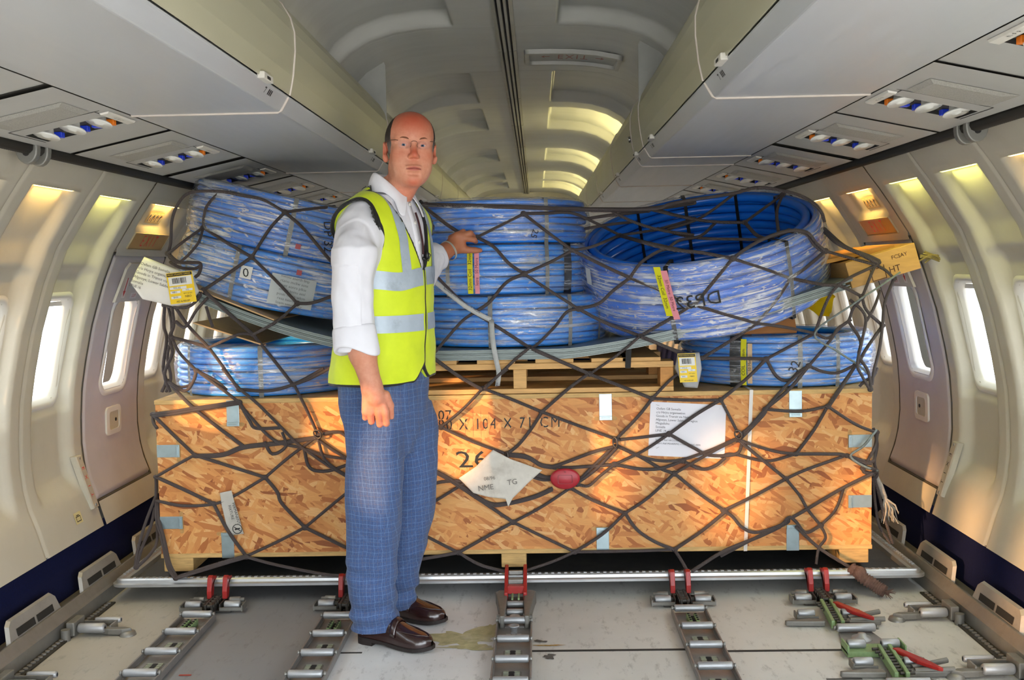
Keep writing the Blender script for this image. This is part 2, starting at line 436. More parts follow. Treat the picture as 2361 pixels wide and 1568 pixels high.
# ---- floor
def floor_mat():
    m = bpy.data.materials.new('cargo_floor_paint'); m.use_nodes = True; nt = m.node_tree; p = nt.nodes['Principled BSDF']
    pos = worldpos(nt); sx = nt.nodes.new('ShaderNodeSeparateXYZ'); nt.links.new(pos, sx.inputs[0])
    mr = nt.nodes.new('ShaderNodeMapRange'); mr.inputs[1].default_value = -1.8; mr.inputs[2].default_value = 1.8
    nt.links.new(sx.outputs['X'], mr.inputs[0])
    f = lambda x: (x + 1.8) / 3.6
    a, _ = tnoise(nt, pos, 2.2, 6, .6); b, _ = tnoise(nt, worldpos(nt, (1, .35, 1)), 26, 8, .72); c, _ = tnoise(nt, pos, 55, 4, .6)
    base = ramp(nt, mr.outputs[0], [(0, col('#b5b0a4')), (f(-1.165), col('#b5b0a4')), (f(-1.15), col('#828385')), (f(-.66), col('#868788')),
                                   (f(-.62), col('#e4e4e3')), (f(.0), col('#e2e1de')), (f(.06), col('#d3d2cc')), (f(1.8), col('#d8d6cf'))])
    o = mixnode(nt, ramp(nt, a, [(.4, G4(0)), (.75, G4(.3))]), base, col('#98958e'))
    o = mixnode(nt, ramp(nt, b, [(.55, G4(0)), (.72, G4(.55))]), o, col('#5d5a54'))
    o = mixnode(nt, ramp(nt, c, [(.68, G4(0)), (.74, G4(.6))]), o, col('#3f3c38'))
    d, _ = tnoise(nt, pos, 7, 6, .7)
    o = mixnode(nt, ramp(nt, d, [(.72, G4(0)), (.76, G4(.7))]), o, col('#a58f55'))
    nt.links.new(o, p.inputs['Base Color']); p.inputs['Roughness'].default_value = .5
    nt.links.new(bump(nt, b, .15, .002), p.inputs['Normal']); return m
fl = MB(); fl.bx(-1.78, 1.78, -2.9, 14.0, -.05, 0)
tag(fl.build('floor', floor_mat()), kind='structure')
M_DARKJ = mat('floor_joint_sealant', '#2b2a28', .8)
for k, (x0, x1, y0, y1) in enumerate(((.05, .62, 3.385, 3.40), (.67, 1.12, 3.365, 3.38), (.74, 1.12, 2.86, 2.866), (1.30, 1.42, 2.93, 2.938), (-.62, -.5, 3.39, 3.40))):
    j = MB(); j.bx(x0, x1, y0, y1, 0.0, .0012); tag(j.build('trim_%d' % (40 + k), M_DARKJ), kind='structure')
pt = MB()                                          # worn paint patch and scuffs
def blob(mb, cx, cy, rx, ry, mi, seed, z=.0011, n=40):
    z = z + .00012 * seed; r = random.Random(seed); ph = [r.uniform(0, 6.28) for _ in range(5)]
    vs = []
    for i in range(n):
        t = 2 * math.pi * i / n; k = 1 + .28 * math.sin(2 * t + ph[0]) + .22 * math.sin(3 * t + ph[1]) + .16 * math.sin(7 * t + ph[2]) + .1 * math.sin(11 * t + ph[3])
        vs.append((cx + rx * k * math.cos(t), cy + ry * k * math.sin(t), z))
    mb.add(vs, [list(range(n))], mi)
blob(pt, -.16, 3.53, .11, .09, 0, 1); blob(pt, -.13, 3.43, .10, .02, 0, 5); blob(pt, -.07, 3.62, .04, .04, 0, 2)
blob(pt, .29, 2.80, .03, .012, 1, 3); blob(pt, .22, 3.0, .014, .008, 1, 4); blob(pt, .13, 3.44, .04, .006, 1, 8); blob(pt, .17, 3.06, .01, .006, 1, 12)
blob(pt, .13, 3.34, .022, .018, 2, 6); blob(pt, .52, 2.90, .025, .03, 2, 7); blob(pt, .10, 3.48, .02, .01, 2, 9)
for x0, x1, y, mi in ((.53, .575, 3.10, 3), (.50, .57, 3.085, 2), (.73, .775, 3.11, 3), (.72, .79, 3.095, 2), (-1.06, -1.02, 3.21, 3), (1.0, 1.07, 3.10, 3), (.98, 1.09, 3.125, 2), (1.23, 1.3, 3.12, 2)):
    pt.add([(x0, y, .0012), (x1, y, .0012), (x1, y + .012, .0012), (x0, y + .012, .0012)], [(0, 1, 2, 3)], mi)
tag(pt.build('trim_60', [mat('worn_primer', '#b3ab80', .7, var=.25, vscale=30, dirt=.5, dirtcol='#d0cec4'), mat('rust_mark', '#a37a2c', .7, var=.3), mat('grey_scuff', '#55534f', .7, var=.3), mat('red_floor_mark', '#9a3a2c', .7)]), kind='structure')
# ---- ceiling
ARCH = [(0, 2.27), (.2, 2.269), (.34, 2.264), (.46, 2.248), (.56, 2.217), (.64, 2.17), (.70, 2.11), (.745, 2.03), (.775, 1.95), (.80, 1.86), (.815, 1.77)]
_ar = []
for k in range(len(ARCH) - 1):
    for t in np.linspace(0, 1, 5)[:-1]: _ar.append((ARCH[k][0] * (1 - t) + ARCH[k + 1][0] * t, ARCH[k][1] * (1 - t) + ARCH[k + 1][1] * t))
_ar.append(ARCH[-1])
SCOOPS = [(-1.2, -.2), (0, 1.0), (1.2, 2.2), (3.28, 4.30), (5.33, 6.31), (6.53, 7.57), (8.77, 9.80), (10.87, 11.93), (12.15, 13.2)]
def sinside(y):
    v = 0
    for a, b in SCOOPS: v = max(v, sstep(a - .005, a + .05, y) * (1 - sstep(b - .05, b + .005, y)))
    return v
ylist = []
yy = 1.0
_ys = set(np.round(np.arange(1.0, 14.01, .1), 3))
for a, b in SCOOPS:
    for q in (a, b):
        for dq in np.linspace(-.07, .07, 15): _ys.add(round(q + dq, 4))
ylist = [-2.9, -2, -1, 0] + sorted(q for q in _ys if 1.0 <= q <= 14.0)
M_CEIL = mat('ceiling_panel', '#b9b9b3', .42, var=.06, vscale=2.5, vstretch=(1, 4, 1), bmp=.04, bscale=60)
_ax = sorted(set([round(a[0], 4) for a in _ar] + [.205, .212, .216, .22, .224, .23, .24]))
_axz = np.interp(_ax, [a[0] for a in ARCH[:-1]] + [.815], [a[1] for a in ARCH[:-1]] + [1.77])
cm = MB()
XS = [-x for x in _ax[::-1][:-1]] + list(_ax); ZS = list(_axz[::-1][:-1]) + list(_axz)
def cfn(i, j):
    y = ylist[i]; x = XS[j]; z = ZS[j]; s = 1 if x > 0 else -1
    a = abs(x); k = sinside(y) * sstep(.21, .228, a) * (1 - .75 * sstep(.60, .80, a))
    dd = .062 * k
    # outward (up/out) along arch normal
    nz = 1 if a < .45 else max(.25, 1 - (a - .45) / .4); nx = math.sqrt(max(0, 1 - nz * nz))
    g = 0
    for q in (4.80 - .46, 4.80 + .5, 6.42, 7.69, 8.62, 9.93, 10.74, 12.04): 
        if abs(y - q) < .006: g = .004
    return (x + s * nx * dd, y, z + nz * (dd + g))
cm.grid(len(ylist) - 1, len(XS) - 1, cfn)
tag(cm.build('ceiling', M_CEIL), kind='structure')
rl = MB()                                          # centre rail, three slots
pr = [(-.040, 2.275), (-.040, 2.252), (-.026, 2.248), (-.024, 2.262), (-.018, 2.262), (-.016, 2.246), (-.004, 2.246), (-.002, 2.262), (.004, 2.262), (.006, 2.246), (.016, 2.246), (.018, 2.262), (.024, 2.262), (.026, 2.248), (.040, 2.252), (.040, 2.275)]
joints = [-2.9, 1.2, 3.2, 4.72, 6.05, 7.2, 8.5, 9.9, 11.5, 14.0]
for a, b in zip(joints[:-1], joints[1:]): rl.prism(pr, lambda p, q, h: (p, h, q), a + .006, b - .006)
tag(rl.build('trim_1', mat('rail_aluminium', '#9c9a90', .4, metal=.25)), kind='structure')
rs = MB()
for x in (-.021, .001, .021): rs.bx(x - .0035, x + .0035, -2.9, 14, 2.2605, 2.266)
tag(rs.build('trim_2', M_BLACK), kind='structure')
# ---- service strip under the bins (sloping) and dark gap above the wall lining
PSL = .214
def pz(x): return 1.733 - PSL * (abs(x) - 1.02)
M_PSU = mat('service_panel', '#acaca8', .45, var=.05, vscale=4, bmp=.05, bscale=200)
for side, nm in ((-1, 3), (1, 4)):
    s_ = MB()
    s_.add([(side * 1.0, -2.9, pz(1.0) + .012), (side * 1.335, -2.9, pz(1.335) + .012), (side * 1.335, 14, pz(1.335) + .012), (side * 1.0, 14, pz(1.0) + .012)], [(0, 1, 2, 3)])
    tag(s_.build('trim_%d' % nm, mat('strip_backing', '#55534c', .7)), kind='structure')
    g_ = MB(); g_.prism([(1.30, 1.70), (1.36, 1.73), (1.47, 1.72), (1.50, 1.66), (1.52, 1.66), (1.49, 1.75), (1.30, 1.75)], lambda a, b, h: (side * a, h, b), -2.9, 14)
    tag(g_.build('trim_%d' % (nm + 2), mat('gap_dark', '#1b1a18', .8)), kind='structure')
# ------------------------------------------------------------------ overhead bins
def streak(name, color, rough=.36):
    m = bpy.data.materials.new(name); m.use_nodes = True; nt = m.node_tree; p = nt.nodes['Principled BSDF']
    f, _ = tnoise(nt, worldpos(nt, (18, .8, 3)), 2.2, 5, .65); c = col(color)
    nt.links.new(ramp(nt, f, [(.3, tuple(x * .94 for x in c[:3]) + (1,)), (.7, tuple(min(1, x * 1.05) for x in c[:3]) + (1,))]), p.inputs['Base Color'])
    nt.links.new(ramp(nt, f, [(.3, G4(rough - .06)), (.7, G4(rough + .08))]), p.inputs['Roughness'])
    f2, _ = tnoise(nt, worldpos(nt), 1.3, 8, .8, 1.5)
    p.inputs['Specular IOR Level'].default_value = .6
    return m
M_BIN = streak('bin_laminate', '#b0b2b4'); M_BINF = streak('bin_door_laminate', '#b3b097', .38)
M_EDGE = mat('bin_edge_trim', '#c6bcb2', .5, dirt=.15, dirtcol='#7a5b48')
M_DK = mat('dark_gap', '#22211f', .8)
M_INK = mat('black_print', '#191919', .6)
M_ALU = mat('aluminium', '#a8a9ab', .38, metal=.75, var=.08, vscale=30)
M_STEEL = mat('worn_steel', '#8f8d88', .45, metal=.6, var=.15, vscale=40, dirt=.25, dirtcol='#4b443a')
BIN_PROF = [(.600, 1.733), (.578, 1.770), (.573, 1.776)]           # lower strip
FACE_PROF = [(.571, 1.778), (.560, 1.83), (.552, 1.90), (.552, 1.95), (.562, 1.99), (.585, 2.03), (.62, 2.05)]
def bin_unit(side, y0, y1, label, num, group='overhead bins along the ' ):
    t = thing('overhead_bin', label, 'overhead bin', (side * .8, (y0 + y1) / 2, 1.733), group + ('left' if side < 0 else 'right') + ' side')
    g = .004
    b = MB(); P = [(1.02, 1.733)] + BIN_PROF + [(.60, 1.79), (.66, 2.03), (1.02, 1.98)]
    b.prism(P if side > 0 else P, lambda a, c, h: (side * a, h, c), y0 + g, y1 - g)
    b.build('body', M_BIN, t, bevel=.004)
    d = MB(); Q = FACE_PROF + [(.64, 2.03), (.60, 1.95), (.60, 1.80)]
    d.prism(Q, lambda a, c, h: (side * a, h, c), y0 + g, y1 - g)
    dr = d.build('door', M_BINF, t, bevel=.002)
    l = MB(); ly = y0 + (y1 - y0) * .80
    l.box((side * .568, ly, 1.779), (.02, .09, .018)); l.box((side * .560, ly, 1.777), (.006, .035, .01), mi=1)
    l.build('latch', [M_FRAME, M_DK], dr, bevel=.003)
    e = MB()
    e.tube([(side * 1.02, y1 - .002, 1.7325), (side * .606, y1 - .002, 1.7325), (side * .596, y1 - .002, 1.738), (side * .575, y1 - .002, 1.774)], .0045, 6)
    e.tube([(side * a, y1 - .002, c) for a, c in FACE_PROF], .004, 6)
    e.build('edge_trim', M_EDGE, t)
    pl = MB(); py = y0 + (y1 - y0) * .865
    fr = lambda a, c, h=.0006: (side * (.589 - .56 * (c)) - side * h, py + side * -a * -1 if side < 0 else py - a, 1.7525 + c)
    def fr(a, c, h=.0006):
        return (side * (.589 - .61 * c - h), py + a if side < 0 else py - a, 1.7525 + c)
    put_text(pl, num, lambda a, c: fr(a - .03, c), .036)
    for k in range(3): pl.add([fr(.0 + .014 * k, -.013), fr(.010 + .014 * k, -.013), fr(.010 + .014 * k, .013), fr(.0 + .014 * k, .013)], [(0, 1, 2, 3)])
    pl.build('lettering', M_INK, t)
    return t
BY_L = [-.9, .5, 1.55, 2.93, 4.74, 6.0, 7.5, 9.0, 10.5, 12.0]
BY_R = [-.9, .5, 1.4, 2.86, 4.42, 4.80, 6.02, 7.5, 9.0, 10.5, 12.0]
def bl(side, i, n):
    w = 'left' if side < 0 else 'right'
    s = ['overhead bin nearest the camera on the %s, mostly out of frame', 'second overhead bin on the %s, cut by the top of the frame', 'long grey overhead bin on the %s with a row 7 placard', 'overhead bin on the %s behind the row 7 bin, over the cargo net']
    if i < 4: return s[i] % w
    if i == 4: return 'grey overhead bin on the %s ending at the upright ceiling fin' % w
    return 'distant overhead bin on the %s side, number %d counted from the camera' % (w, i + 1)
for side, BY in ((-1, BY_L), (1, BY_R)):
    for i in range(len(BY) - 1):
        if BY[i + 1] < 1.45: continue
        bin_unit(side, BY[i], BY[i + 1], bl(side, i, len(BY)), str(5 + i))
for side in (-1, 1):
    f = MB(); y = 4.74 if side < 0 else 4.42
    arch = [(x, z) for x, z in zip(_ax, _axz) if .545 <= x <= .80]
    poly = [(.553, 1.95), (.553, 2.20)] + [(x, z + .004) for x, z in arch] + [(.72, 1.95)]
    f.prism(poly, lambda a, b, h: (side * a, h, b), y - .006, y + .006)
    tag(f.build('divider_fin', mat('fin_plastic', '#a9aaa5', .5)), 'grey upright divider fin closing the gap between %s bins and ceiling' % ('left' if side < 0 else 'right'), 'divider panel')
    c = MB(); c.cyl((side * .556, y + .42, 1.86), (side * .545, y + .42, 1.858), .014, 14)
    tag(c.build('bin_lock', mat('chrome', '#c0c0c0', .2, metal=1.)), 'small round chrome lock on the %s bin face behind the fin' % ('left' if side < 0 else 'right'), 'lock')
# ------------------------------------------------------------------ passenger service units
M_LENS = mat('white_lens_rim', '#dcdcd6', .35); M_ORANGE = mat('orange_switch', '#e87a18', .4, emit='#e87a18', estr=.12); M_BLUE = mat('blue_switch', '#2540c8', .35, emit='#2540c8', estr=.1)
def psu_unit(side, y, label, grp):
    t = thing('service_unit', label, 'reading light unit', (side * 1.17, y, pz(1.17)), grp)
    P = lambda x, dy, h=0.0: (side * (x + PSL * h * .0), y + dy, pz(x) - h)
    b = MB()                                       # sloping panel with an open light well
    x0, x1 = 1.022, 1.332; ya, yb = -.385, .385; wx0, wx1, wy0, wy1 = 1.066, 1.292, .02, .155
    xs = [x0, wx0, wx1, x1]; ys = [ya, wy0, wy1, yb]
    for i in range(3):
        for j in range(3):
            if i == 1 and j == 1: continue
            b.add([P(xs[i], ys[j]), P(xs[i + 1], ys[j]), P(xs[i + 1], ys[j + 1]), P(xs[i], ys[j + 1])], [(0, 1, 2, 3)])
    W4 = [(wx0, wy0), (wx1, wy0), (wx1, wy1), (wx0, wy1)]
    b.add([P(a, c) for a, c in W4] + [P(a, c, -.05) for a, c in W4], [(i, (i + 1) % 4, 4 + (i + 1) % 4, 4 + i) for i in range(4)] + [(4, 5, 6, 7)], 1)
    # seam lines of the panel
    for c0, c1 in ((-.06, -.056),):
        b.add([P(1.05, c0, .0008), P(1.30, c0, .0008), P(1.30, c1, .0008), P(1.05, c1, .0008)], [(0, 1, 2, 3)], 1)
    for xa in (1.062, 1.297):
        b.add([P(xa, -.055, .0008), P(xa + .003, -.055, .0008), P(xa + .003, .155, .0008), P(xa, .155, .0008)], [(0, 1, 2, 3)], 1)
    b.add([P(1.022, .381, .0008), P(1.332, .381, .0008), P(1.332, .386, .0008), P(1.022, .386, .0008)], [(0, 1, 2, 3)], 1)
    b.build('panel', [M_PSU, M_DK], t)
    s = MB()                                       # recessed speaker plate
    A = [(1.07, -.235), (1.285, -.235), (1.285, -.075), (1.07, -.075)]; B_ = [(1.085, -.215), (1.25, -.215), (1.25, -.085), (1.085, -.085)]
    s.add([P(a, c, .001) for a, c in A] + [P(a, c, .007) for a, c in B_], [(i, (i + 1) % 4, 4 + (i + 1) % 4, 4 + i) for i in range(4)] + [(4, 5, 6, 7)])
    s.build('speaker_grille', mat('speaker_grille', '#a09e96', .6, var=.3, vscale=400), t)
    fr = MB(); fr.add([P(1.036, -.03, .001), P(1.062, -.03, .001), P(1.062, .16, .001), P(1.036, .16, .001), P(1.039, -.027, .006), P(1.059, -.027, .006), P(1.059, .157, .006), P(1.039, .157, .006)],
                      [(4, 5, 6, 7)] + [(i, (i + 1) % 4, 4 + (i + 1) % 4, 4 + i) for i in range(4)])
    fr.build('seat_sign_frame', M_FRAME, t)
    tx = MB(); put_text(tx, 'A  B  C' if side < 0 else 'D  E  F', lambda a, c: (side * (1.049 - c * .9), y + .065 + (a if side < 0 else -a), pz(1.049) - .0066), .018); tx.build('seat_letters', M_INK, t)
    for k in range(3):
        xc = 1.104 + .075 * k
        l = MB(); yc = (wy0 + wy1) / 2 - .018
        c0 = Vector(P(xc, yc - .004, .006)); ax = Vector((side * .16, -.22, -1)).normalized()
        l.lathe(c0 - ax * .012, ax, [(-.02, .012), (.0, .018), (.006, .033), (.010, .0365), (.012, .0355), (.010, .014), (.014, .010), (.015, 0)], 24)
        lo = l.build('reading_light', M_LENS, t)
        bw = MB(); bw.box(P(xc - .005, wy1 - .034, -.004), (.036, .022, .016), mi=0); bw.build('switch', M_ORANGE if k == 0 else M_BLUE, t, bevel=.002)
        if k == 0:
            b2 = MB(); b2.box(P(xc + .030, wy1 - .034, -.004), (.022, .022, .014)); b2.build('switch', M_BLUE, t, bevel=.002)
        cl = MB(); cl.box(P(xc + .012, wy1 - .022, -.012), (.03, .012, .02)); cl.box(P(xc + .035, wy1 - .05, -.01), (.006, .06, .012)); cl.build('bracket', M_DK, t)
    return t
PY = {-1: [1.22, 2.03, 2.84, 3.64, 4.47, 5.28, 6.08, 6.9, 7.7], 1: [1.23, 2.01, 2.80, 3.59, 4.43, 5.22, 6.02, 6.84, 7.64]}
ORD = ['first', 'second', 'third', 'fourth', 'fifth', 'sixth', 'seventh', 'eighth', 'ninth', 'tenth']
for side in (-1, 1):
    for i, y in enumerate(PY[side]):
        if i == 0: continue
        w = 'left' if side < 0 else 'right'
        psu_unit(side, y, '%s reading light unit from the camera under the %s bins' % (ORD[i - 1], w), 'reading light units under the %s bins' % w)
# ------------------------------------------------------------------ ribbed conduit and its clamps
M_HOSE = mat('ribbed_conduit', '#2a2824', .6); M_CLAMP = mat('grey_clamp', '#7d7c76', .45, metal=.3)
for side in (-1, 1):
    w = 'left' if side < 0 else 'right'
    h = MB(); ys = np.arange(1.0, 9.0, .006); rr = [.021 if (i % 2) else .0178 for i in range(len(ys))]
    h.tube([(side * 1.358, y, 1.662) for y in ys], rr, 10)
    tag(h.build('conduit', M_HOSE), 'dark ribbed conduit running along the top of the %s wall' % w, 'conduit')
    y = 3.05 if side < 0 else 3.035
    c = MB()
    arc = [(.036 * math.cos(t), .042 * math.sin(t)) for t in np.linspace(math.pi, 0, 10)]
    for dy in (-.034, .034):
        prof = [(-.036, -.03)] + arc + [(.036, -.03)]
        c.prism(prof, lambda a, b, hh: (side * (1.362 + a * .9), hh, 1.655 - b), y + dy - .013, y + dy + .013)
    c.box((side * 1.375, y, 1.685), (.05, .05, .03))
    o = c.build('clamp', M_CLAMP, bevel=.004)
    tag(o, 'grey double clamp gripping the %s wall conduit near the camera' % w, 'clamp')
    b = MB(); b.cyl((side * 1.362, y - .051, 1.645), (side * 1.362, y - .046, 1.645), .009, 10); b.build('bolt', M_DK, o)
# ------------------------------------------------------------------ wall wash lights
def wall_light(side, y, warm, label):
    t = thing('wall_light', label, 'wall light', surf(side, y, 1.575, .01), 'wash lights above the windows')
    b = MB(); L = .27
    # lens under the overhang, facing down and outwards
    pts = []
    for u in (-L / 2, L / 2):
        pts.append([surf(side, y + u * .96, 1.579, .001), surf(side, y + u, 1.5715, .012), surf(side, y + u * .94, 1.574, .034)])
    b.add([pts[0][0], pts[0][1], pts[0][2], pts[1][2], pts[1][1], pts[1][0]], [(0, 1, 4, 5), (1, 2, 3, 4)], 0)
    b.build('diffuser', M_WARM if warm else M_GREEN, t)
    n = wn(1.55); p = surf(side, y, 1.566, .016)
    d = bpy.data.lights.new('wash_lamp', 'AREA'); o = bpy.data.objects.new('wash_lamp', d); S.collection.objects.link(o)
    d.shape = 'RECTANGLE'; d.size = .2; d.size_y = .02; d.energy = .75 if warm else .6; d.color = (1.0, .62, .16) if warm else (.95, .92, .25)
    d.spread = math.radians(120)
    o.parent = t; o.location = Vector(p) - Vector(t.location); o.rotation_euler = Vector((side * .30, 0, -1)).to_track_quat('-Z', 'Y').to_euler()
    return t
LW = {-1: {10: 1, 11: 1, 12: 1, 13: 0, 14: 1, 15: 1, 16: 0, 17: 1, 18: 1}, 1: {10: 1, 11: 1, 12: 0, 13: 0, 14: 1, 15: 1, 16: 1, 17: 1, 18: 1}}
for side in (-1, 1):
    w = 'left' if side < 0 else 'right'
    for pi, warm in LW[side].items():
        if pi < 11 : continue
        nm = {11: 'wall light nearest the camera on the %s wall', 12: '%s glowing wall light above the first full window on the %%s wall' % ('amber' if warm else 'pale green'), 13: 'pale green wall light beside the exit light box on the %s wall', 14: 'bright yellow light above the exit sign on the %s wall',
              15: 'glowing wall light just beyond the exit sign on the %s wall', 16: 'second wall light beyond the exit sign on the %s wall', 17: 'third wall light beyond the exit sign on the %s wall', 18: 'fourth wall light beyond the exit sign on the %s wall'}[pi] % w
        wall_light(side, PCX[pi], warm, nm)
# ------------------------------------------------------------------ exit signs, placards, plates
M_SIGN = mat('aged_sign_panel', '#b08a4c', .5, var=.06); M_RED = mat('red_lettering', '#d8331c', .5)
M_RIM = mat('sign_rim', '#a99a78', .5)
for side in (-1, 1):
    w = 'left' if side < 0 else 'right'; y = PCX[DOORP] - .01
    t = thing('exit_sign', 'amber EXIT sign with red letters above the %s wall hatch' % w, 'exit sign', surf(side, y, 1.40))
    sc = lambda a, b, h=0.0: surf(side, y + (a if side < 0 else -a), 1.428 + b, .004 - h)
    bb = MB(); R_ = rrect(.40, .068, .006, 3); n_ = len(R_)
    bb.add([sc(a, b, -.02) for a, b in R_] + [sc(a, b, .010) for a, b in R_] + [sc(a * .985, b * .92, .010) for a, b in R_] + [sc(a * .985, b * .92, .006) for a, b in R_],
           [(k * n_ + i, k * n_ + (i + 1) % n_, (k + 1) * n_ + (i + 1) % n_, (k + 1) * n_ + i) for k in range(3) for i in range(n_)]); bb.build('rim', M_RIM, t)
    p_ = MB(); p_.add([sc(a * .985, b * .92, .006) for a, b in R_], [list(range(n_))]); p_.build('face', M_SIGN, t)
    x_ = MB(); put_text(x_, 'EXIT', lambda a, b: sc(a * .82 , b, .0075), .066, spacing=1.7); x_.build('lettering', M_RED, t)
    # instruction placard with four small pictures
    pc = MB(); q = lambda a, b, h=0.0: surf(side, y - .02 + (a if side < 0 else -a), 1.518 + b, .021 - h)
    pc.add([q(-.085, -.024, 0), q(.085, -.024, 0), q(.085, .024, 0), q(-.085, .024, 0)], [(0, 1, 2, 3)], 0)
    for k in range(4):
        x0 = -.076 + .04 * k
        pc.add([q(x0, -.019, .001), q(x0 + .034, -.019, .001), q(x0 + .034, .019, .001), q(x0, .019, .001)], [(0, 1, 2, 3)], 1)
        pts = [(x0 + .006, -.017), (x0 + .013, -.017), (x0 + .012, -.004), (x0 + .022 + .003 * (k % 2), .006), (x0 + .016, .014), (x0 + .006, .005)]
        pc.add([q(a, b, .002) for a, b in pts], [list(range(6))], 2)
        pc.add([q(x0 + .024, -.014 + .006 * k, .002), q(x0 + .031, -.014 + .006 * k, .002), q(x0 + .031, -.002 + .004 * k, .002), q(x0 + .024, -.002 + .004 * k, .002)], [(0, 1, 2, 3)], 3)
    pc.add([q(-.06, .030, .0), q(.06, .030, .0), q(.06, .036, .0), q(-.06, .036, .0)], [(0, 1, 2, 3)], 1)
    tag(pc.build('instruction_placard', [mat('placard_cream', '#cbb078', .5), mat('placard_line', '#d9c796', .5), mat('placard_ink', '#3d3f46', .6), mat('placard_rust', '#a04a2c', .6)]),
        'small hatch opening placard with four pictures above the %s EXIT sign' % w, 'placard')
    # vertical low level exit plate beside the hatch
    y2 = SEAMS[DOORP] - .065
    t = thing('exit_plate', 'narrow vertical metal plate with red EXIT letters low beside the %s hatch' % w, 'exit sign', surf(side, y2, .34))
    u = lambda a, b, h=0.0: surf(side, y2 + a - (b) * .12, .44 + b, .0 - h)
    pm = MB(); B2 = [(-.026, -.112), (.026, -.112), (.026, .112), (-.026, .112)]
    pm.add([u(a, b, -.01) for a, b in B2] + [u(a, b, .012) for a, b in B2] + [u(a * .8, b * .98, .016) for a, b in B2], [(i, (i + 1) % 4, 4 + (i + 1) % 4, 4 + i) for i in range(4)] + [(4 + i, 4 + (i + 1) % 4, 8 + (i + 1) % 4, 8 + i) for i in range(4)] + [(8, 9, 10, 11)])
    pm.build('plate', mat('plate_metal', '#c3beae', .4, metal=.3), t)
    l = MB(); PC = [Vector(u(a * .8, b * .98, .0172)) for a, b in B2]
    def onplate(a, b):
        s_, t_ = a / .0416 + .5, b / .2195 + .5; return (PC[0] * (1 - s_) + PC[1] * s_) * (1 - t_) + (PC[3] * (1 - s_) + PC[2] * s_) * t_
    for k, ch in enumerate('EXIT'): put_text(l, ch, lambda a, b, k=k: onplate(-b if side < 0 else b, .058 - .038 * k - a), .03)
    l.build('lettering', M_RED if side < 0 else M_INK, t)
    s2 = MB()
    for b in (-.1, .1): s2.cyl(u(0, b, .014), u(0, b, .019), .006, 10)
    s2.build('screws', M_ALU, t)
st = MB(); q = lambda a, b: surf(-1, 4.02 + a, .325 + b, -.002)
st.add([q(-.03, -.022), q(.03, -.022), q(.03, .022), q(-.03, .022)], [(0, 1, 2, 3)], 0)
for a0, a1, b0, b1 in ((-.02, .018, -.014, -.011), (-.02, .018, .004, .007), (-.02, -.017, -.014, .006), (.015, .018, -.014, .006), (-.012, .01, .009, .012)):
    st.add([Vector(q(a, b)) + Vector((.001, 0, 0)) for a, b in ((a0, b0), (a1, b0), (a1, b1), (a0, b1))], [(0, 1, 2, 3)], 1)
tag(st.build('sticker', [mat('sticker_cream', '#d2c48f', .5), M_INK]), 'tiny cream sticker with a black symbol low on the left wall', 'sticker')
# ceiling exit sign
t = thing('ceiling_exit_sign', 'grey framed EXIT sign with red letters and arrows in the ceiling', 'exit sign', (.30, 4.93, 2.27))
zq = lambda x: float(np.interp(x, _ax, _axz)) - .001
f = MB(); A = rrect(.45, .29, .02, 4); n_ = len(A); K = lambda a, b, h: (.298 + a, 4.93 + b, zq(.298 + a) - h)
A = [(a, b) for i in range(n_) for a, b in [(A[i][0] + (A[(i + 1) % n_][0] - A[i][0]) * q, A[i][1] + (A[(i + 1) % n_][1] - A[i][1]) * q) for q in (0, .25, .5, .75)]]; n_ = len(A)
f.add([K(a, b, 0) for a, b in A] + [K(a * .985, b * .97, .02) for a, b in A] + [K(a * .90, b * .80, .02) for a, b in A] + [K(a * .89, b * .78, .004) for a, b in A],
      [(k * n_ + i, k * n_ + (i + 1) % n_, (k + 1) * n_ + (i + 1) % n_, (k + 1) * n_ + i) for k in range(3) for i in range(n_)])
f.build('frame', mat('sign_frame_grey', '#a3a29b', .4), t)
g = MB(); g.grid(8, 1, lambda i, j: K(-.2 + .05 * i, (-.113, .113)[j], .004)); g.build('face', mat('sign_face_grey', '#a9a8a2', .45), t)
r = MB(); put_text(r, 'EXIT', lambda a, b: K(a * .95, -b * 2.2 * -1, .0055), .062, spacing=1.25)
for s_ in (-1, 1):
    px = s_ * .125
    r.add([K(px - .018, -.006, .0055), K(px + .018, -.006, .0055), K(px + .018, .006, .0055), K(px - .018, .006, .0055)], [(0, 1, 2, 3)])
    r.add([K(px + s_ * .004, -.03, .0055), K(px + s_ * .022, 0, .0055), K(px + s_ * .004, .03, .0055), K(px + s_ * .010, 0, .0055)], [(0, 1, 2, 3)])
r.build('lettering', mat('faded_red', '#9c5a4a', .5), t)
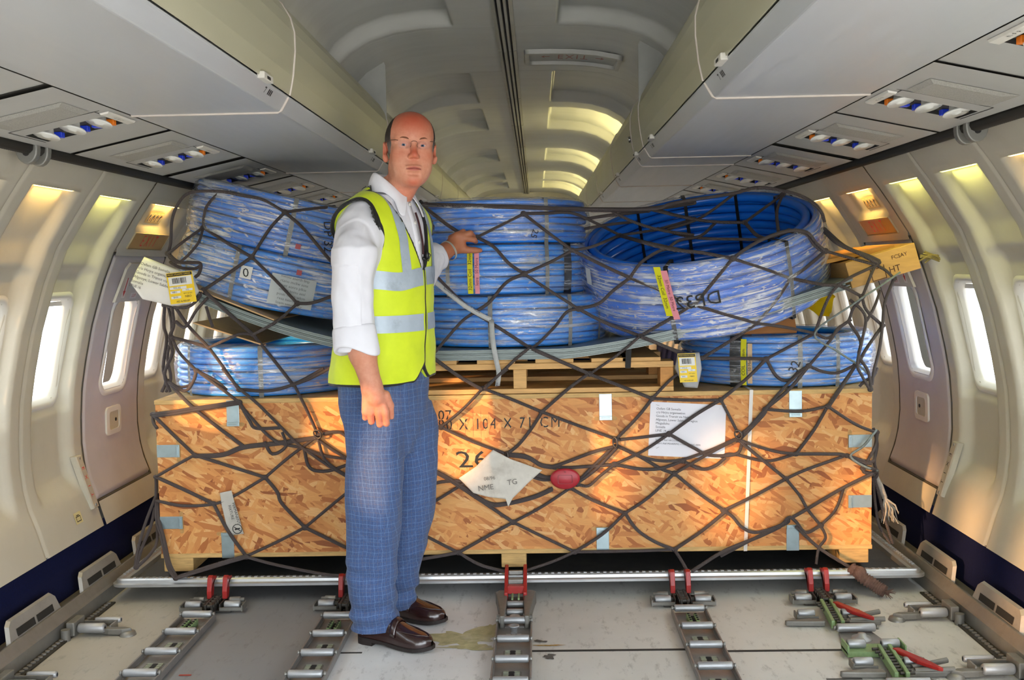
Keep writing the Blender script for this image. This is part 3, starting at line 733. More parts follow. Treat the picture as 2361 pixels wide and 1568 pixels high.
# cove lamps behind the right hand bins light the far ceiling scoops
for a, b in ((6.55, 7.55), (8.78, 9.8), (10.88, 11.92), (12.16, 13.2)):
    yc = (a + b) / 2; t = thing('cove_lamp', 'fluorescent cove tube above the right bins, %s from the camera' % {6.55: 'first', 8.78: 'second', 10.88: 'third', 12.16: 'last'}[a], 'cove light', (.70, yc, 2.0), 'cove tubes above the right bins')
    c = MB(); c.cyl((.70, a + .08, 1.985), (.70, b - .08, 1.985), .012, 10); c.build('tube', mat('cove_tube', '#fff3b0', .4, emit='#ffe98a', estr=30.0), t)
    d = bpy.data.lights.new('cove_glow', 'AREA'); o = bpy.data.objects.new('cove_glow', d); S.collection.objects.link(o); d.shape = 'RECTANGLE'; d.size = b - a - .2; d.size_y = .025; d.energy = 4.6; d.color = (1.0, .86, .36)
    o.parent = t; o.location = Vector((.665, yc, 2.055)) - Vector(t.location); o.rotation_euler = (0, math.radians(-152), math.radians(0)); o.matrix_local = Matrix.Translation(o.location) @ Matrix(((0, .8, .6), (1, 0, 0), (0, .6, -.8))).to_4x4()
    for yy_ in (a + .07, b - .07):
        h = MB(); h.box((.70, yy_, 1.975), (.03, .03, .05)); h.build('holder', M_GREY, t)
# ------------------------------------------------------------------ dado grilles and floor guide rails
M_GRILLE = mat('grille_metal', '#9c9891', .45, metal=.25, dirt=.2); M_GUIDE = mat('guide_rail_metal', '#878580', .42, metal=.5, var=.1, vscale=12, dirt=.3, dirtcol='#5b5348')
for side in (-1, 1):
    w = 'left' if side < 0 else 'right'
    y0s = [-.38, .14, .66, 1.18, 1.70, 2.22, 2.74, 3.28, 3.83, 4.36, 4.9, 5.45]
    for i, y in enumerate(y0s):
        if y < 2.0 or (y > 5): continue
        k = i - 5
        t = thing('dado_grille', '%s metal air grille from the camera along the %s floor edge' % (ORD[max(k, 0)], w), 'air grille', (side * 1.665, y + .19, .03), 'air grilles along the %s floor edge' % w)
        b = MB(); q = lambda a, b_, h=0.0: (side * (1.648 + .25 * b_ - h), y + a, .058 + b_)
        O = [(0, 0), (.39, 0), (.365, .075), (.345, .09), (.045, .09), (.025, .075)]
        I = [(.06, .025), (.33, .025), (.33, .06), (.06, .06)]
        # plate with two slots: frame strips
        b.add([q(a, c, .0) for a, c in O] + [q(a * .97 + .006, c * .96, .012) for a, c in O], [(i_, (i_ + 1) % 6, 6 + (i_ + 1) % 6, 6 + i_) for i_ in range(6)] + [tuple(range(6, 12))])
        b.build('plate', M_GRILLE, t)
        s_ = MB()
        for a0, a1 in ((.065, .19), (.205, .325)): s_.add([q(a, c, .0135) for a, c in ((a0, .03), (a1, .03), (a1, .055), (a0, .055))], [(0, 1, 2, 3)])
        s_.build('slots', M_DK, t)
    g = MB()
    pr = [(1.70, 0), (1.70, .062), (1.645, .066), (1.640, .085), (1.630, .085), (1.612, .058), (1.605, .050), (1.600, .0)]
    g.prism(pr, lambda a, b, h: (side * a, h, b), 1.3 if side > 0 else .5, 9.0)
    t = thing('guide_rail', 'long grey metal guide rail along the %s edge of the floor' % w, 'guide rail', (side * 1.65, 3.5, 0))
    g.build('rail', M_GUIDE, t, bevel=.002)
    tr = MB(); tr.bx(side * 1.60, side * 1.565, 1.3, 3.95, 0, .006); tr.build('seat_track', mat('track_black', '#37342f', .6, metal=.3), t)
    hs = MB()
    for y in np.arange(2.3, 3.95, .0254): hs.cyl((side * 1.582, y, .0065), (side * 1.582, y, .011), .0085, 6)
    tag(hs.build('track_studs', M_STEEL, t), kind='stuff')
# ------------------------------------------------------------------ roller tracks in the floor
M_ROLL = mat('roller_zinc', '#a9abad', .48, metal=.6, var=.06, vscale=40); M_TRAY = mat('tray_aluminium', '#8b8884', .45, metal=.45, var=.1, vscale=25, dirt=.3, dirtcol='#4d463d')
M_GRN = mat('primer_green', '#7f9a6a', .55, var=.12, vscale=60); M_REDP = mat('red_pawl_paint', '#9e2420', .4, var=.12, vscale=50); M_BRKT = mat('dark_steel', '#45423e', .45, metal=.5)
M_CAST = mat('cast_metal', '#77756f', .5, metal=.35, var=.12, vscale=40, dirt=.2)
def roller(parent, x, y, L=.108, r=.0128, z=.030):
    b = MB(); h = L / 2
    b.lathe((x - h, y, z), (1, 0, 0), [(0, .006), (0, r * .86), (.004, r), (L - .004, r), (L, r * .86), (L, .006)], 18)
    b.build('roller', M_ROLL, parent)
    for s in (-1, 1):
        e = MB(); e.lathe((x + s * (h + .001), y, z), (s, 0, 0), [(0, .006), (.004, .006), (.004, .008), (.010, .008), (.010, 0)], 6)
        e.build('axle_nut', M_STEEL, parent)
def tray(x, ys, y_end, label, extra=()):
    t = thing('roller_track', label, 'roller track', (x, 3.2, 0), 'roller tracks in the cargo floor')
    y0 = 2.2; ys = sorted(y + .037 for y in ys); y_end += .03
    b = MB()
    for s in (-1, 1):
        b.prism([(y0, .002), (y_end, .002), (y_end, .018), (y_end - .02, .027), (y0, .027)], lambda a, c, h: (h, a, c), x + s * .058, x + s * .064)
        b.bx(x + s * .056, x + s * .061, y0, y_end, .002, .012)
    b.build('side_rails', M_TRAY, t, bevel=.0015)
    base = MB(); base.bx(x - .056, x + .056, y0, y_end, .0005, .006); bo = base.build('base_plate', M_TRAY, t)
    allr = list(ys)
    while allr[0] > y0 + .2: allr.insert(0, allr[0] - .181)
    for y in allr: roller(t, x, y)
    for k in range(len(allr) - 1):
        c = (allr[k] + allr[k + 1]) / 2; top = (k == len(allr) - 2)
        q = MB()
        if top and extra != 'ring':
            for s in (-1, 1): q.box((x + s * .013, c, .016), (.012, .085, .024), mi=0)
            for j in range(4): q.box((x, c - .03 + .02 * j, .014), (.014, .008, .014), mi=1); 
            for j in range(4):
                for s in (-1, 1): q.cyl((x + s * .013, c - .03 + .02 * j, .028), (x + s * .013, c - .03 + .02 * j, .031), .0045, 8, mi=1)
            q.build('tie_down_block', [M_GRN, M_DK], t, bevel=.002)
        elif top:
            q.lathe((x, c + .02, .007), (0, 0, 1), [(0, .012), (.022, .012), (.026, .019), (.030, .019), (.030, .013), (.024, .010), (.024, 0)], 18)
            for a in (0, math.pi / 2, math.pi, 1.5 * math.pi): q.box((x + .018 * math.cos(a), c - .012 + .018 * math.sin(a), .010), (.016, .016, .010))
            q.cyl((x, c - .012, .006), (x, c - .012, .02), .011, 12)
            q.build('tie_down_fitting', M_ROLL, t)
        else:                                      # window onto the seat track
            q.prism(rrect(.064, .088, .01, 4), lambda a, b_, h: (x + a, c + b_, h), .006, .0068, mi=0)
            for s in (-1, 1):
                for j in range(5): q.box((x + s * .018, c - .034 + .017 * j, .0075), (.016, .012, .003), mi=1)
            q.bx(x - .007, x + .007, c - .04, c + .04, .0068, .0074, mi=2)
            for j in range(4): q.cyl((x, c - .03 + .02 * j, .0068), (x, c - .03 + .02 * j, .0076), .010, 8, mi=2)
            q.build('track_window', [M_CAST, mat('track_green_grey', '#9aa08c', .6, var=.2, vscale=60), M_BLACK], t)
    return t
TX = [-1.165, -.635, .009, .647, 1.185]
tray(TX[0], [3.683, 3.503, 3.315, 3.13, 2.95, 2.77], 3.71, 'leftmost ladder of steel rollers on the dark floor panel')
tray(TX[1], [3.654, 3.468, 3.288, 3.107, 2.925, 2.74], 3.68, 'ladder of steel rollers running up to the man\'s shoes')
tray(TX[2], [3.578, 3.395, 3.213, 3.038, 2.857, 2.68], 3.61, 'middle ladder of rollers under the red pallet latch', 'ring')
tray(TX[3], [3.687, 3.503, 3.322, 3.139, 2.96, 2.78], 3.715, 'ladder of rollers right of the middle one on light floor')
# short right hand track: two roller stations between the spreader latches
t5 = thing('roller_track', 'broken short roller track with green blocks between winged latches at right', 'roller track', (TX[4], 3.2, 0), 'roller tracks in the cargo floor')
b = MB(); b.prism([(-.075, 3.40), (.075, 3.40), (.052, 3.53), (-.052, 3.53)], lambda a, y, h: (TX[4] + a, y, h), .001, .012); b.build('base_plate', M_TRAY, t5, bevel=.002)
roller(t5, TX[4], 3.505, .13, .0145, .028); roller(t5, TX[4] + .012, 3.035, .13, .0145, .028); roller(t5, TX[4] + .012, 2.86, .13, .0145, .028)
f = MB(); f.lathe((TX[4], 3.44, .01), (0, 0, 1), [(0, .035), (.008, .033), (.012, .018), (.022, .012), (.022, 0)], 20); f.build('tie_down_fitting', M_ROLL, t5)
# ---- pallet edge latches
def edge_latch(x, y, label, wide=True, green=False):
    t = thing('pallet_latch', label, 'pallet latch', (x, y, 0), 'latches gripping the pallet edge')
    if wide:
        b = MB()
        for s in (-1, 1):
            b.box((x + s * .012, y - .075, .024), (.009, .13, .034)); b.box((x + s * .030, y - .05, .018), (.006, .10, .026))
        for j in range(5): b.cyl((x - .02, y - .125 + .026 * j, .032), (x + .02, y - .125 + .026 * j, .032), .008, 10)
        b.box((x, y - .05, .006), (.15, .12, .008))
        b.build('body', M_GRN if green else M_BRKT, t, bevel=.002)
        for s in (-1, 1):
            f = MB(); f.box((x + s * .075, y - .11, .016), (.085, .006, .012)); f.box((x + s * .075, y - .055, .016), (.085, .006, .012)); f.box((x + s * .118, y - .082, .018), (.005, .06, .022)); f.build('roller_frame', M_CAST, t)
            r = MB(); r.lathe((x + s * .045, y - .083, .024), (s, 0, 0), [(0, .008), (0, .013), (.003, .0155), (.057, .0155), (.06, .013), (.06, 0)], 16); r.build('roller', M_ROLL, t)
            r = MB(); r.lathe((x + s * .05, y - .03, .026), (s, 0, 0), [(0, .012), (.04, .012), (.04, .008), (.055, .008), (.055, 0)], 12); r.build('pivot', M_STEEL, t)
            p = MB(); p.prism([(-.045, .03), (-.02, .03), (-.008, .055), (.0, .098), (.026, .102), (.026, .094), (.006, .09), (-.012, .115), (-.03, .11), (-.045, .06)], lambda a, c, h: (h, y + a + .012, c), x + s * .030 - .009, x + s * .030 + .009)
            p.build('pawl', M_REDP, t, bevel=.002)
    return t
edge_latch(TX[0] + .02, 3.925, 'double red pallet latch at the left end of the pallet edge')
edge_latch(TX[1], 3.925, 'red pallet latch half hidden behind the man\'s trouser leg')
edge_latch(TX[3] - .007, 3.925, 'double red pallet latch right of the middle one')
edge_latch(TX[4] - .02, 3.925, 'double red pallet latch nearest the right end of the pallet')
t = thing('pallet_latch', 'large red centre pallet latch between two grey fork arms', 'pallet latch', (.01, 3.8, 0), 'latches gripping the pallet edge')
for s in (-1, 1):
    a = MB(); a.prism([(.030, 3.90), (.062, 3.90), (.078, 3.88), (.072, 3.84), (.055, 3.66), (.052, 3.60), (.036, 3.60), (.034, 3.66)], lambda p, q, h: (.01 + s * p, q, h), .002, .05); a.build('fork_arm', M_CAST, t, bevel=.004)
    a = MB(); a.cyl((.01 + s * .03, 3.635, .03), (.01 + s * .064, 3.635, .03), .015, 14); a.build('pivot', M_CAST, t)
c = MB(); c.bx(-.025, .045, 3.60, 3.93, .002, .012); c.build('base_plate', M_TRAY, t)
pw = MB()
for s in (-1, 1): pw.prism([(3.83, .03), (3.90, .03), (3.955, .09), (3.99, .115), (3.985, .125), (3.94, .118), (3.88, .085), (3.83, .06)], lambda p, q, h: (.01 + h, p, q), s * .036 - .007, s * .036 + .007)
pw.box((.01, 3.865, .064), (.064, .03, .03)); pw.build('pawl', M_REDP, t, bevel=.003)
pw = MB(); pw.box((.01, 3.905, .082), (.058, .03, .02)); pw.box((.01, 3.945, .104), (.058, .014, .016)); pw.build('cross_plate', M_STEEL, t, bevel=.003)
g = MB(); 
for s in (-1, 1): g.cyl((.01 + s * .012, 3.80, .045), (.01 + s * .012, 3.86, .05), .004, 8)
g.build('spring', M_GRN, t)
for y in (3.79, 3.70): roller(t, .01, y, .062, .0125, .030)
g = MB(); g.lathe((.01, 3.655, .01), (0, 0, 1), [(0, .014), (.014, .014), (.018, .021), (.022, .021), (.022, .014), (.016, 0)], 18); g.build('tie_down_fitting', M_ROLL, t)
# ---- winged spreader latches on the right hand track
def spreader(x, y, label):
    t = thing('winged_latch', label, 'floor latch', (x, y, 0), 'winged latches on the right of the floor')
    b = MB()
    for s in (-1, 1):
        b.box((x + .012 + s * .017, y, .026), (.012, .24, .028), rot=-.10)
    b.box((x + .012, y, .012), (.03, .22, .012), rot=-.10)
    for j in range(9): b.cyl((x + .022 - .0026 * j + s * .0 - .022, y - .1 + .025 * j, .03), (x + .022 - .0026 * j + .022, y - .1 + .025 * j, .03), .0055, 8, mi=1)
    b.build('body', [M_GRN, M_BRKT], t, bevel=.002)
    for s in (-1, 1):
        a = MB(); ya = y - .055
        a.prism([(.03, .012), (.08, .020), (.15, .006), (.17, .001), (.165, -.012), (.10, -.016), (.03, -.018)], lambda p, q, h: (x + s * p, ya + q, h), .003, .022); a.build('wing', M_CAST, t, bevel=.004)
        r = MB(); r.lathe((x + s * .048, y + .01, .024), (s, 0, 0), [(0, .008), (0, .012), (.003, .0145), (.057, .0145), (.06, .012), (.06, 0)], 16); r.build('roller', M_ROLL, t)
        f = MB(); f.box((x + s * .078, y - .02, .016), (.075, .006, .012)); f.box((x + s * .115, y + .004, .018), (.005, .05, .022)); f.build('roller_frame', M_CAST, t)
    p = MB(); p.prism([(.0, .075), (.02, .080), (.075, -.03), (.098, -.095), (.085, -.088), (.04, -.03)], lambda a, q, h: (x + .035 + a, y + q, h + .0 * a), .03, .044); p.build('pawl', M_REDP, t, bevel=.003)
    q = MB(); q.cyl((x + .06, y - .03, .02), (x + .18, y + .0, .03), .009, 10); q.cyl((x + .06, y - .055, .02), (x + .18, y - .06, .024), .009, 10); q.build('link_rod', M_CAST, t)
spreader(1.135, 3.66, 'winged floor latch with red pawl just before the pallet'); spreader(1.195, 3.20, 'winged floor latch with red pawl nearest the camera at right')
gb = MB(); gb.box((1.19, 3.335, .012), (.19, .075, .018)); 
for s in (-1, 1): gb.box((1.19 + s * .092, 3.335, .026), (.006, .075, .03))
t = thing('roller_bracket', 'green roller bracket with two short rollers on the right track', 'roller bracket', (1.19, 3.335, 0))
gb.build('body', M_GRN, t, bevel=.002)
for s in (-1, 1):
    r = MB(); r.lathe((1.19 + s * .026, 3.34, .034), (s, 0, 0), [(0, .008), (0, .0125), (.003, .015), (.055, .015), (.058, .0125), (.058, 0)], 16); r.build('roller', M_ROLL, t)
# ---- side guide rollers
def side_lock(s, y, label):
    t = thing('side_guide_roller', label, 'guide roller', (s * 1.5, y, 0), 'guide rollers beside the floor edge')
    b = MB(); b.prism([(1.36, -.005), (1.39, -.022), (1.44, -.02), (1.50, .0), (1.545, .012), (1.545, .03), (1.49, .03), (1.43, .008), (1.385, .008)], lambda a, q, h: (s * a, y + q, h), .004, .026)
    b.box((s * 1.57, y + .01, .03), (.03, .09, .05)); b.cyl((s * 1.575, y - .06, .0), (s * 1.575, y - .06, .04), .016, 12); b.build('arm', M_CAST, t, bevel=.004)
    for (x0, yy_, r) in ((1.455, -.01, .0175), (1.43, .075, .011)):
        q = MB(); q.lathe((s * x0, y + yy_, .028), (s, 0, 0), [(0, .006), (0, r * .8), (.006, r), (.09, r), (.096, r * .8), (.096, 0)], 16); q.build('roller', M_ROLL, t)
    k = MB(); k.box((s * 1.50, y + .055, .02), (.12, .006, .026)); k.box((s * 1.44, y + .03, .02), (.006, .06, .026)); k.build('bracket', M_STEEL, t)
    f = MB(); f.lathe((s * 1.375, y - .007, .0), (0, 0, 1), [(0, .03), (.012, .026), (.016, .01), (.016, 0)], 16); f.build('foot', M_STEEL, t)
side_lock(-1, 3.60, 'guide roller by the left floor edge just before the pallet'); side_lock(-1, 3.09, 'guide roller in the bottom left corner of the floor')
side_lock(1, 3.66, 'guide roller by the right floor edge just before the pallet'); side_lock(1, 3.14, 'guide roller in the bottom right corner of the floor')
# ------------------------------------------------------------------ air cargo pallet
PX0, PX1, PYF = -1.588, 1.598, 3.955; PYB = PYF + 2.235
t = thing('cargo_pallet', 'flat aluminium aircraft pallet with silver edge rail under the crate', 'aircraft pallet', (0, PYF + 1.1, .06))
b = MB(); b.bx(PX0 + .05, PX1 - .05, PYF + .05, PYB - .05, .061, .0665)
b.build('deck_sheet', mat('pallet_deck', '#3b3d3f', .55, metal=.3, var=.2, vscale=8, dirt=.3, dirtcol='#6d665a'), t)
M_EXT = mat('extruded_edge', '#b9bbbc', .35, metal=.7, var=.08, vscale=10)
b = MB(); cs = [(0, .060), (0, .070), (.012, .074), (.014, .084), (.020, .089), (.036, .089), (.042, .083), (.058, .083), (.062, .067), (.062, .060)]
n_ = 10; rings = []
def corner(cx, cy, a0):
    return [(cx, cy, math.radians(a0 + 90 * k / n_)) for k in range(n_ + 1)]
rad = .045
path = corner(PX1 - rad, PYB - rad, 0) + corner(PX0 + rad, PYB - rad, 90) + corner(PX0 + rad, PYF + rad, 180) + corner(PX1 - rad, PYF + rad, 270)
vs = []
for cx, cy, a in path:
    for u, z in cs:
        r_ = rad - u; vs.append((cx + math.cos(a) * r_ if r_ > -.05 else cx, cy + math.sin(a) * r_, z))
m_ = len(cs); N = len(path)
b.add(vs, [(i * m_ + k, ((i + 1) % N) * m_ + k, ((i + 1) % N) * m_ + k + 1, i * m_ + k + 1) for i in range(N) for k in range(m_ - 1)], 0, False)
b.build('edge_rail', M_EXT, t)
b = MB()
for x in np.arange(PX0 + .09, PX1 - .08, .0254): b.box((x, PYF + .028, .0905), (.012, .012, .003))
for s_, xx in ((-1, PX0 + .028), (1, PX1 - .028)):
    for y in np.arange(PYF + .09, PYF + 1.2, .0254): b.box((xx, y, .0905), (.012, .012, .003))
tag(b.build('track_studs', M_ROLL, t), kind='stuff')
# ------------------------------------------------------------------ OSB crate
def osb(name):
    m = bpy.data.materials.new(name); m.use_nodes = True; nt = m.node_tree; p = nt.nodes['Principled BSDF']
    g = nt.nodes.new('ShaderNodeNewGeometry'); sx = nt.nodes.new('ShaderNodeSeparateXYZ'); nt.links.new(g.outputs['Position'], sx.inputs[0])
    cb = nt.nodes.new('ShaderNodeCombineXYZ'); nt.links.new(math_(nt, 'ADD', sx.outputs['X'], sx.outputs['Y']), cb.inputs[0]); nt.links.new(sx.outputs['Z'], cb.inputs[1])
    pal = [(0, col('#8a4a22')), (.07, col('#ab6430')), (.25, col('#c88246')), (.5, col('#d89552')), (.75, col('#dfa562')), (.92, col('#e6b478')), (1, col('#cc8846'))]
    out = None; hh = None
    for k, (rot, sc, thr) in enumerate(((.3, (9, 34, 1), 0), (-.5, (10, 42, 1), .35), (.95, (12, 46, 1), .45), (-1.15, (14, 58, 1), .55), (.08, (10, 48, 1), .55), (.55, (18, 84, 1), .70))):
        mp = nt.nodes.new('ShaderNodeMapping'); mp.inputs['Rotation'].default_value = (0, 0, rot); mp.inputs['Location'].default_value = (k * 3.7, k * 1.3, 0)
        nt.links.new(cb.outputs[0], mp.inputs[0])
        ms = nt.nodes.new('ShaderNodeMapping'); ms.inputs['Scale'].default_value = sc; nt.links.new(mp.outputs[0], ms.inputs[0])
        nz, nc = tnoise(nt, ms.outputs[0], .8, 1, .6)
        ad = nt.nodes.new('ShaderNodeVectorMath'); ad.operation = 'MULTIPLY_ADD'; nt.links.new(nc, ad.inputs[0]); ad.inputs[1].default_value = (.5, .5, 0); nt.links.new(ms.outputs[0], ad.inputs[2])
        v = nt.nodes.new('ShaderNodeTexVoronoi'); v.voronoi_dimensions = '2D'; v.inputs['Scale'].default_value = 1; v.inputs['Randomness'].default_value = 1
        nt.links.new(ad.outputs[0], v.inputs['Vector'])
        sc_ = nt.nodes.new('ShaderNodeSeparateColor'); nt.links.new(v.outputs['Color'], sc_.inputs[0])
        gr = nt.nodes.new('ShaderNodeMapping'); gr.inputs['Scale'].default_value = (3, 26, 1); nt.links.new(ms.outputs[0], gr.inputs[0])
        gf, _ = tnoise(nt, gr.outputs[0], 1.0, 1, .6)
        cl = ramp(nt, sc_.outputs[0], pal)
        cl = mixnode(nt, ramp(nt, gf, [(.4, G4(0)), (.75, G4(.45))]), cl, col('#a56a34'))
        if out is None: out = cl; hh = sc_.outputs[1]
        else:
            mk = math_(nt, 'GREATER_THAN', sc_.outputs[2], thr)
            out = mixnode(nt, mk, out, cl)
            mm = nt.nodes.new('ShaderNodeMix'); nt.links.new(mk, mm.inputs[0]); nt.links.new(hh, mm.inputs[2]); nt.links.new(math_(nt, 'ADD', sc_.outputs[1], .3 * k), mm.inputs[3]); hh = mm.outputs[0]
    nt.links.new(out, p.inputs['Base Color']); p.inputs['Roughness'].default_value = .62
    nt.links.new(bump(nt, hh, .35, .0012), p.inputs['Normal']); return m
M_OSB = osb('oriented_strand_board')
M_PLY = mat('plywood_edge', '#c9a468', .7, var=.22, vscale=14, vstretch=(1, 1, 9), bmp=.2, bscale=120, dirt=.2, dirtcol='#6b4f2c')
M_PINE = mat('pine_wood', '#d3a566', .65, var=.18, vscale=9, vstretch=(1, 7, 9), bmp=.15, bscale=90, dirt=.15, dirtcol='#8a5a26')
M_PINE2 = mat('pine_block', '#c98d49', .65, var=.2, vscale=12, vstretch=(1, 1, 6), bmp=.15, bscale=90, dirt=.2, dirtcol='#7c4c20')
M_GALV = mat('galvanised_clip', '#a9bcc2', .3, metal=.75, var=.08, vscale=25)
CX0, CX1, CY, CYB, CZ0, CZ1 = -1.415, 1.414, 4.06, 5.10, .146, .785
t = crate = thing('osb_crate', 'long orange OSB plywood crate on the aircraft pallet', 'crate', (0, CY, .09))
b = MB(); b.bx(CX0, CX1, CY, CY + .015, CZ0 + .018, CZ1 - .018); front_panel = b.build('front_panel', M_OSB, t)
b = MB(); b.bx(CX0, CX1, CYB - .015, CYB, CZ0 + .018, CZ1 - .018); b.build('back_panel', M_OSB, t)
for x in (CX0, CX1 - .015):
    b = MB(); b.bx(x, x + .015, CY + .015, CYB - .015, CZ0 + .018, CZ1 - .018); b.build('side_panel', M_OSB, t)
b = MB(); b.bx(CX0 - .003, CX1 + .003, CY - .003, CYB + .003, CZ1 - .018, CZ1); b.build('lid', M_PLY, t, bevel=.002)
b = MB(); b.bx(CX0 - .003, CX1 + .003, CY - .003, CYB + .003, CZ0, CZ0 + .018); b.build('base_board', M_PLY, t, bevel=.002)
for x0, x1 in ((-1.409, -1.290), (-.050, .050), (1.290, 1.405)):
    b = MB(); b.bx(x0, x1, CY + .004, CYB - .004, .0895, CZ0); b.build('skid', M_PLY, t, bevel=.003)
def clip(cx, cz, d, w=.05, L=.092):
    """bent sheet metal clip, d = direction towards the crate edge"""
    k = MB(); dx, dz = d; y = CY - .0045
    fr = lambda a, c: (cx + dx * c + dz * a, cz + dz * c + dx * a)
    def slab(a0, a1, c0, c1, y0, y1):
        P = [fr(a0, c0), fr(a1, c0), fr(a1, c1), fr(a0, c1)]
        k.add([(px, y0, pz_) for px, pz_ in P] + [(px, y1, pz_) for px, pz_ in P], [(0, 1, 2, 3), (7, 6, 5, 4)] + [(i, 4 + i, 4 + (i + 1) % 4, (i + 1) % 4) for i in range(4)])
    slab(-w / 2, w / 2, -L / 2, L / 2, y, y + .002)
    slab(-w / 2, w / 2, -L / 2 - .012, -L / 2 + .004, y - .004, y + .003)
    slab(-w / 2 + .008, w / 2 - .008, -L / 2 - .005, -L / 2 - .001, y - .008, y + .003)
    o = k.build('clip', M_GALV, crate, bevel=.001)
    s = MB(); P = rrect(w + .04, .016, .008, 4)
    s.add([(fr(a, c - L / 2 - .006)[0], CY - .0008, fr(a, c - L / 2 - .006)[1]) for a, c in P], [list(range(len(P)))])
    s.build('slot', mat('slot_pale_wood', '#b98d54', .7, var=.2, vscale=60), o)
for x in (-1.104, .373, 1.116): clip(x, .735, (0, 1))
for x in (-1.145, .355, 1.105): clip(x, .190, (0, -1))
for z in (.581, .291): clip(CX0 + .040, z, (-1, 0), L=.08)
for z in (.578, .338): clip(CX1 - .040, z, (1, 0), L=.08)
st = MB()                                              # stencilled marking
PF = lambda a, c, h=.0012: (a, CY - h, c)
put_text(st, '280 X 104 X 71 CM', lambda a, c: PF(-.063 + a * .84, .668 + .02 * a * .5 + c), .062, spacing=1.2)
st.build('lettering', M_INK, crate); st = MB(); put_text(st, '07', lambda a, c: PF(-.262 + a, .705 + c), .055); st.build('lettering', M_INK, crate); st = MB()
put_text(st, '26', lambda a, c: PF(-.155 + a * 1.4 - .2 * c, .525 + c), .095)
st.build('lettering', M_INK, crate)
cut = MB()                                              # stencil bridges and knot holes
for k in range(16): cut.add([PF(x, z, .0018) for x, z in ((-.31 + .031 * k, .62), (-.306 + .031 * k, .62), (-.306 + .031 * k, .72), (-.31 + .031 * k, .72))], [(0, 1, 2, 3)])
cut.build('stencil_bridges', M_OSB, crate)
b = MB()
b.add([(.937, CY - .005, .787), (.951, CY - .005, .787), (.925, CY - .005, .145), (.911, CY - .005, .145)] + [(.937, CYB, .789), (.951, CYB, .789)], [(0, 1, 2, 3), (0, 4, 5, 1)])
b.add([(.911, CY - .005, .145), (.925, CY - .005, .145), (.925, CYB, .143), (.911, CYB, .143)], [(0, 1, 2, 3)])
b.build('strap', mat('white_strap', '#d9d4cc', .4, var=.05), crate)
lb = MB(); LQ = [(.550, .747), (.846, .728), (.838, .515), (.538, .533)]
lb.add([(x, CY - .002, z) for x, z in LQ], [(0, 1, 2, 3)], 0)
lf = frame2((.550, CY - .0032, .747), (.296, 0, -.019), (.012, 0, .213))
for k, s in enumerate(('Oxfam GB Somalia', 'c/o Hirjra organisation', 'Goods in Transit via Nairobi', 'Afgooye, Lower Sabbelle Region', 'Mogadishu', 'Somalia', 'LINE  /4')):
    put_text(lb, s, lambda a, c, k=k: lf(.024 + a, -.026 - .0145 * k + c), .0125, 'LEFT', mi=1)
for k, s in enumerate(('Supplier Ref: HKCOX880', "Buyer's Ref: PO-KERMC-11-0214-WHC-0095")):
    put_text(lb, s, lambda a, c, k=k: lf(.026 + a, -.150 - .0135 * k + c), .0095, 'LEFT', mi=1)
for x, z, r in ((.022, -.012, -.2), (.272, -.02, 1.4), (.03, -.185, .5), (.274, -.175, 1.2)):
    lb.add([lf(x, z), lf(x + .013 * math.cos(r), z + .013 * math.sin(r)), lf(x + .013 * math.cos(r), z + .013 * math.sin(r) + .0015), lf(x, z + .0015)], [(0, 1, 2, 3)], 2)
tag(lb.build('paper_label', [mat('white_paper', '#e6e4ea', .6, var=.02), mat('grey_ink', '#55555c', .7), M_STEEL], crate), 'white printed address sheet stapled to the crate')
# ------------------------------------------------------------------ wooden pallet on the crate
wp = thing('wooden_pallet', 'pale wooden pallet on the crate lid carrying the bent metal sheets', 'pallet', (.04, 4.5, .787))
PXa, PXb, PYa, PYb2 = -.57, .642, 4.062, 5.05
for i, y in enumerate((4.063, 4.50, 4.95)):
    b = MB(); b.bx(PXa, PXb, y, y + .10, .787, .806); b.build('bottom_board', M_PINE, wp, bevel=.002)
for x in (PXa, .012, PXb - .052):
    for y in (4.067, 4.50, 4.95):
        b = MB(); b.bx(x, x + .052, y, y + .095, .8065, .8815); b.build('block', M_PINE2 if x > .5 else M_PINE, wp, bevel=.002)
for i, y in enumerate((4.062, 4.50, 4.95)):
    b = MB(); b.bx(PXa, PXb, y, y + .10, .882, .906); b.build('stringer_board', M_PINE, wp, bevel=.002)
for x in (PXa, -.36, -.13, .10, .32, PXb - .20):
    b = MB(); b.bx(x, x + .15, 4.062, 5.05, .9065, .922); b.build('top_board', M_PINE, wp, bevel=.002)
b = MB(); b.add([(.452, 4.058, .80 + .08), (.474, 4.058, .80 + .08), (.478, 4.035, 1.0), (.456, 4.035, 1.0)], [(0, 1, 2, 3)]); 
b.build('black_strap', M_BLACK, wp)
# dark pipe lying inside the pallet
b = MB(); b.cyl((-.45, 4.75, .84), (.55, 4.75, .84), .03, 16); tag(b.build('dark_pipe', mat('navy_pipe', '#0c1430', .25, coat=.5)), 'glossy dark blue pipe seen through the wooden pallet', 'pipe')
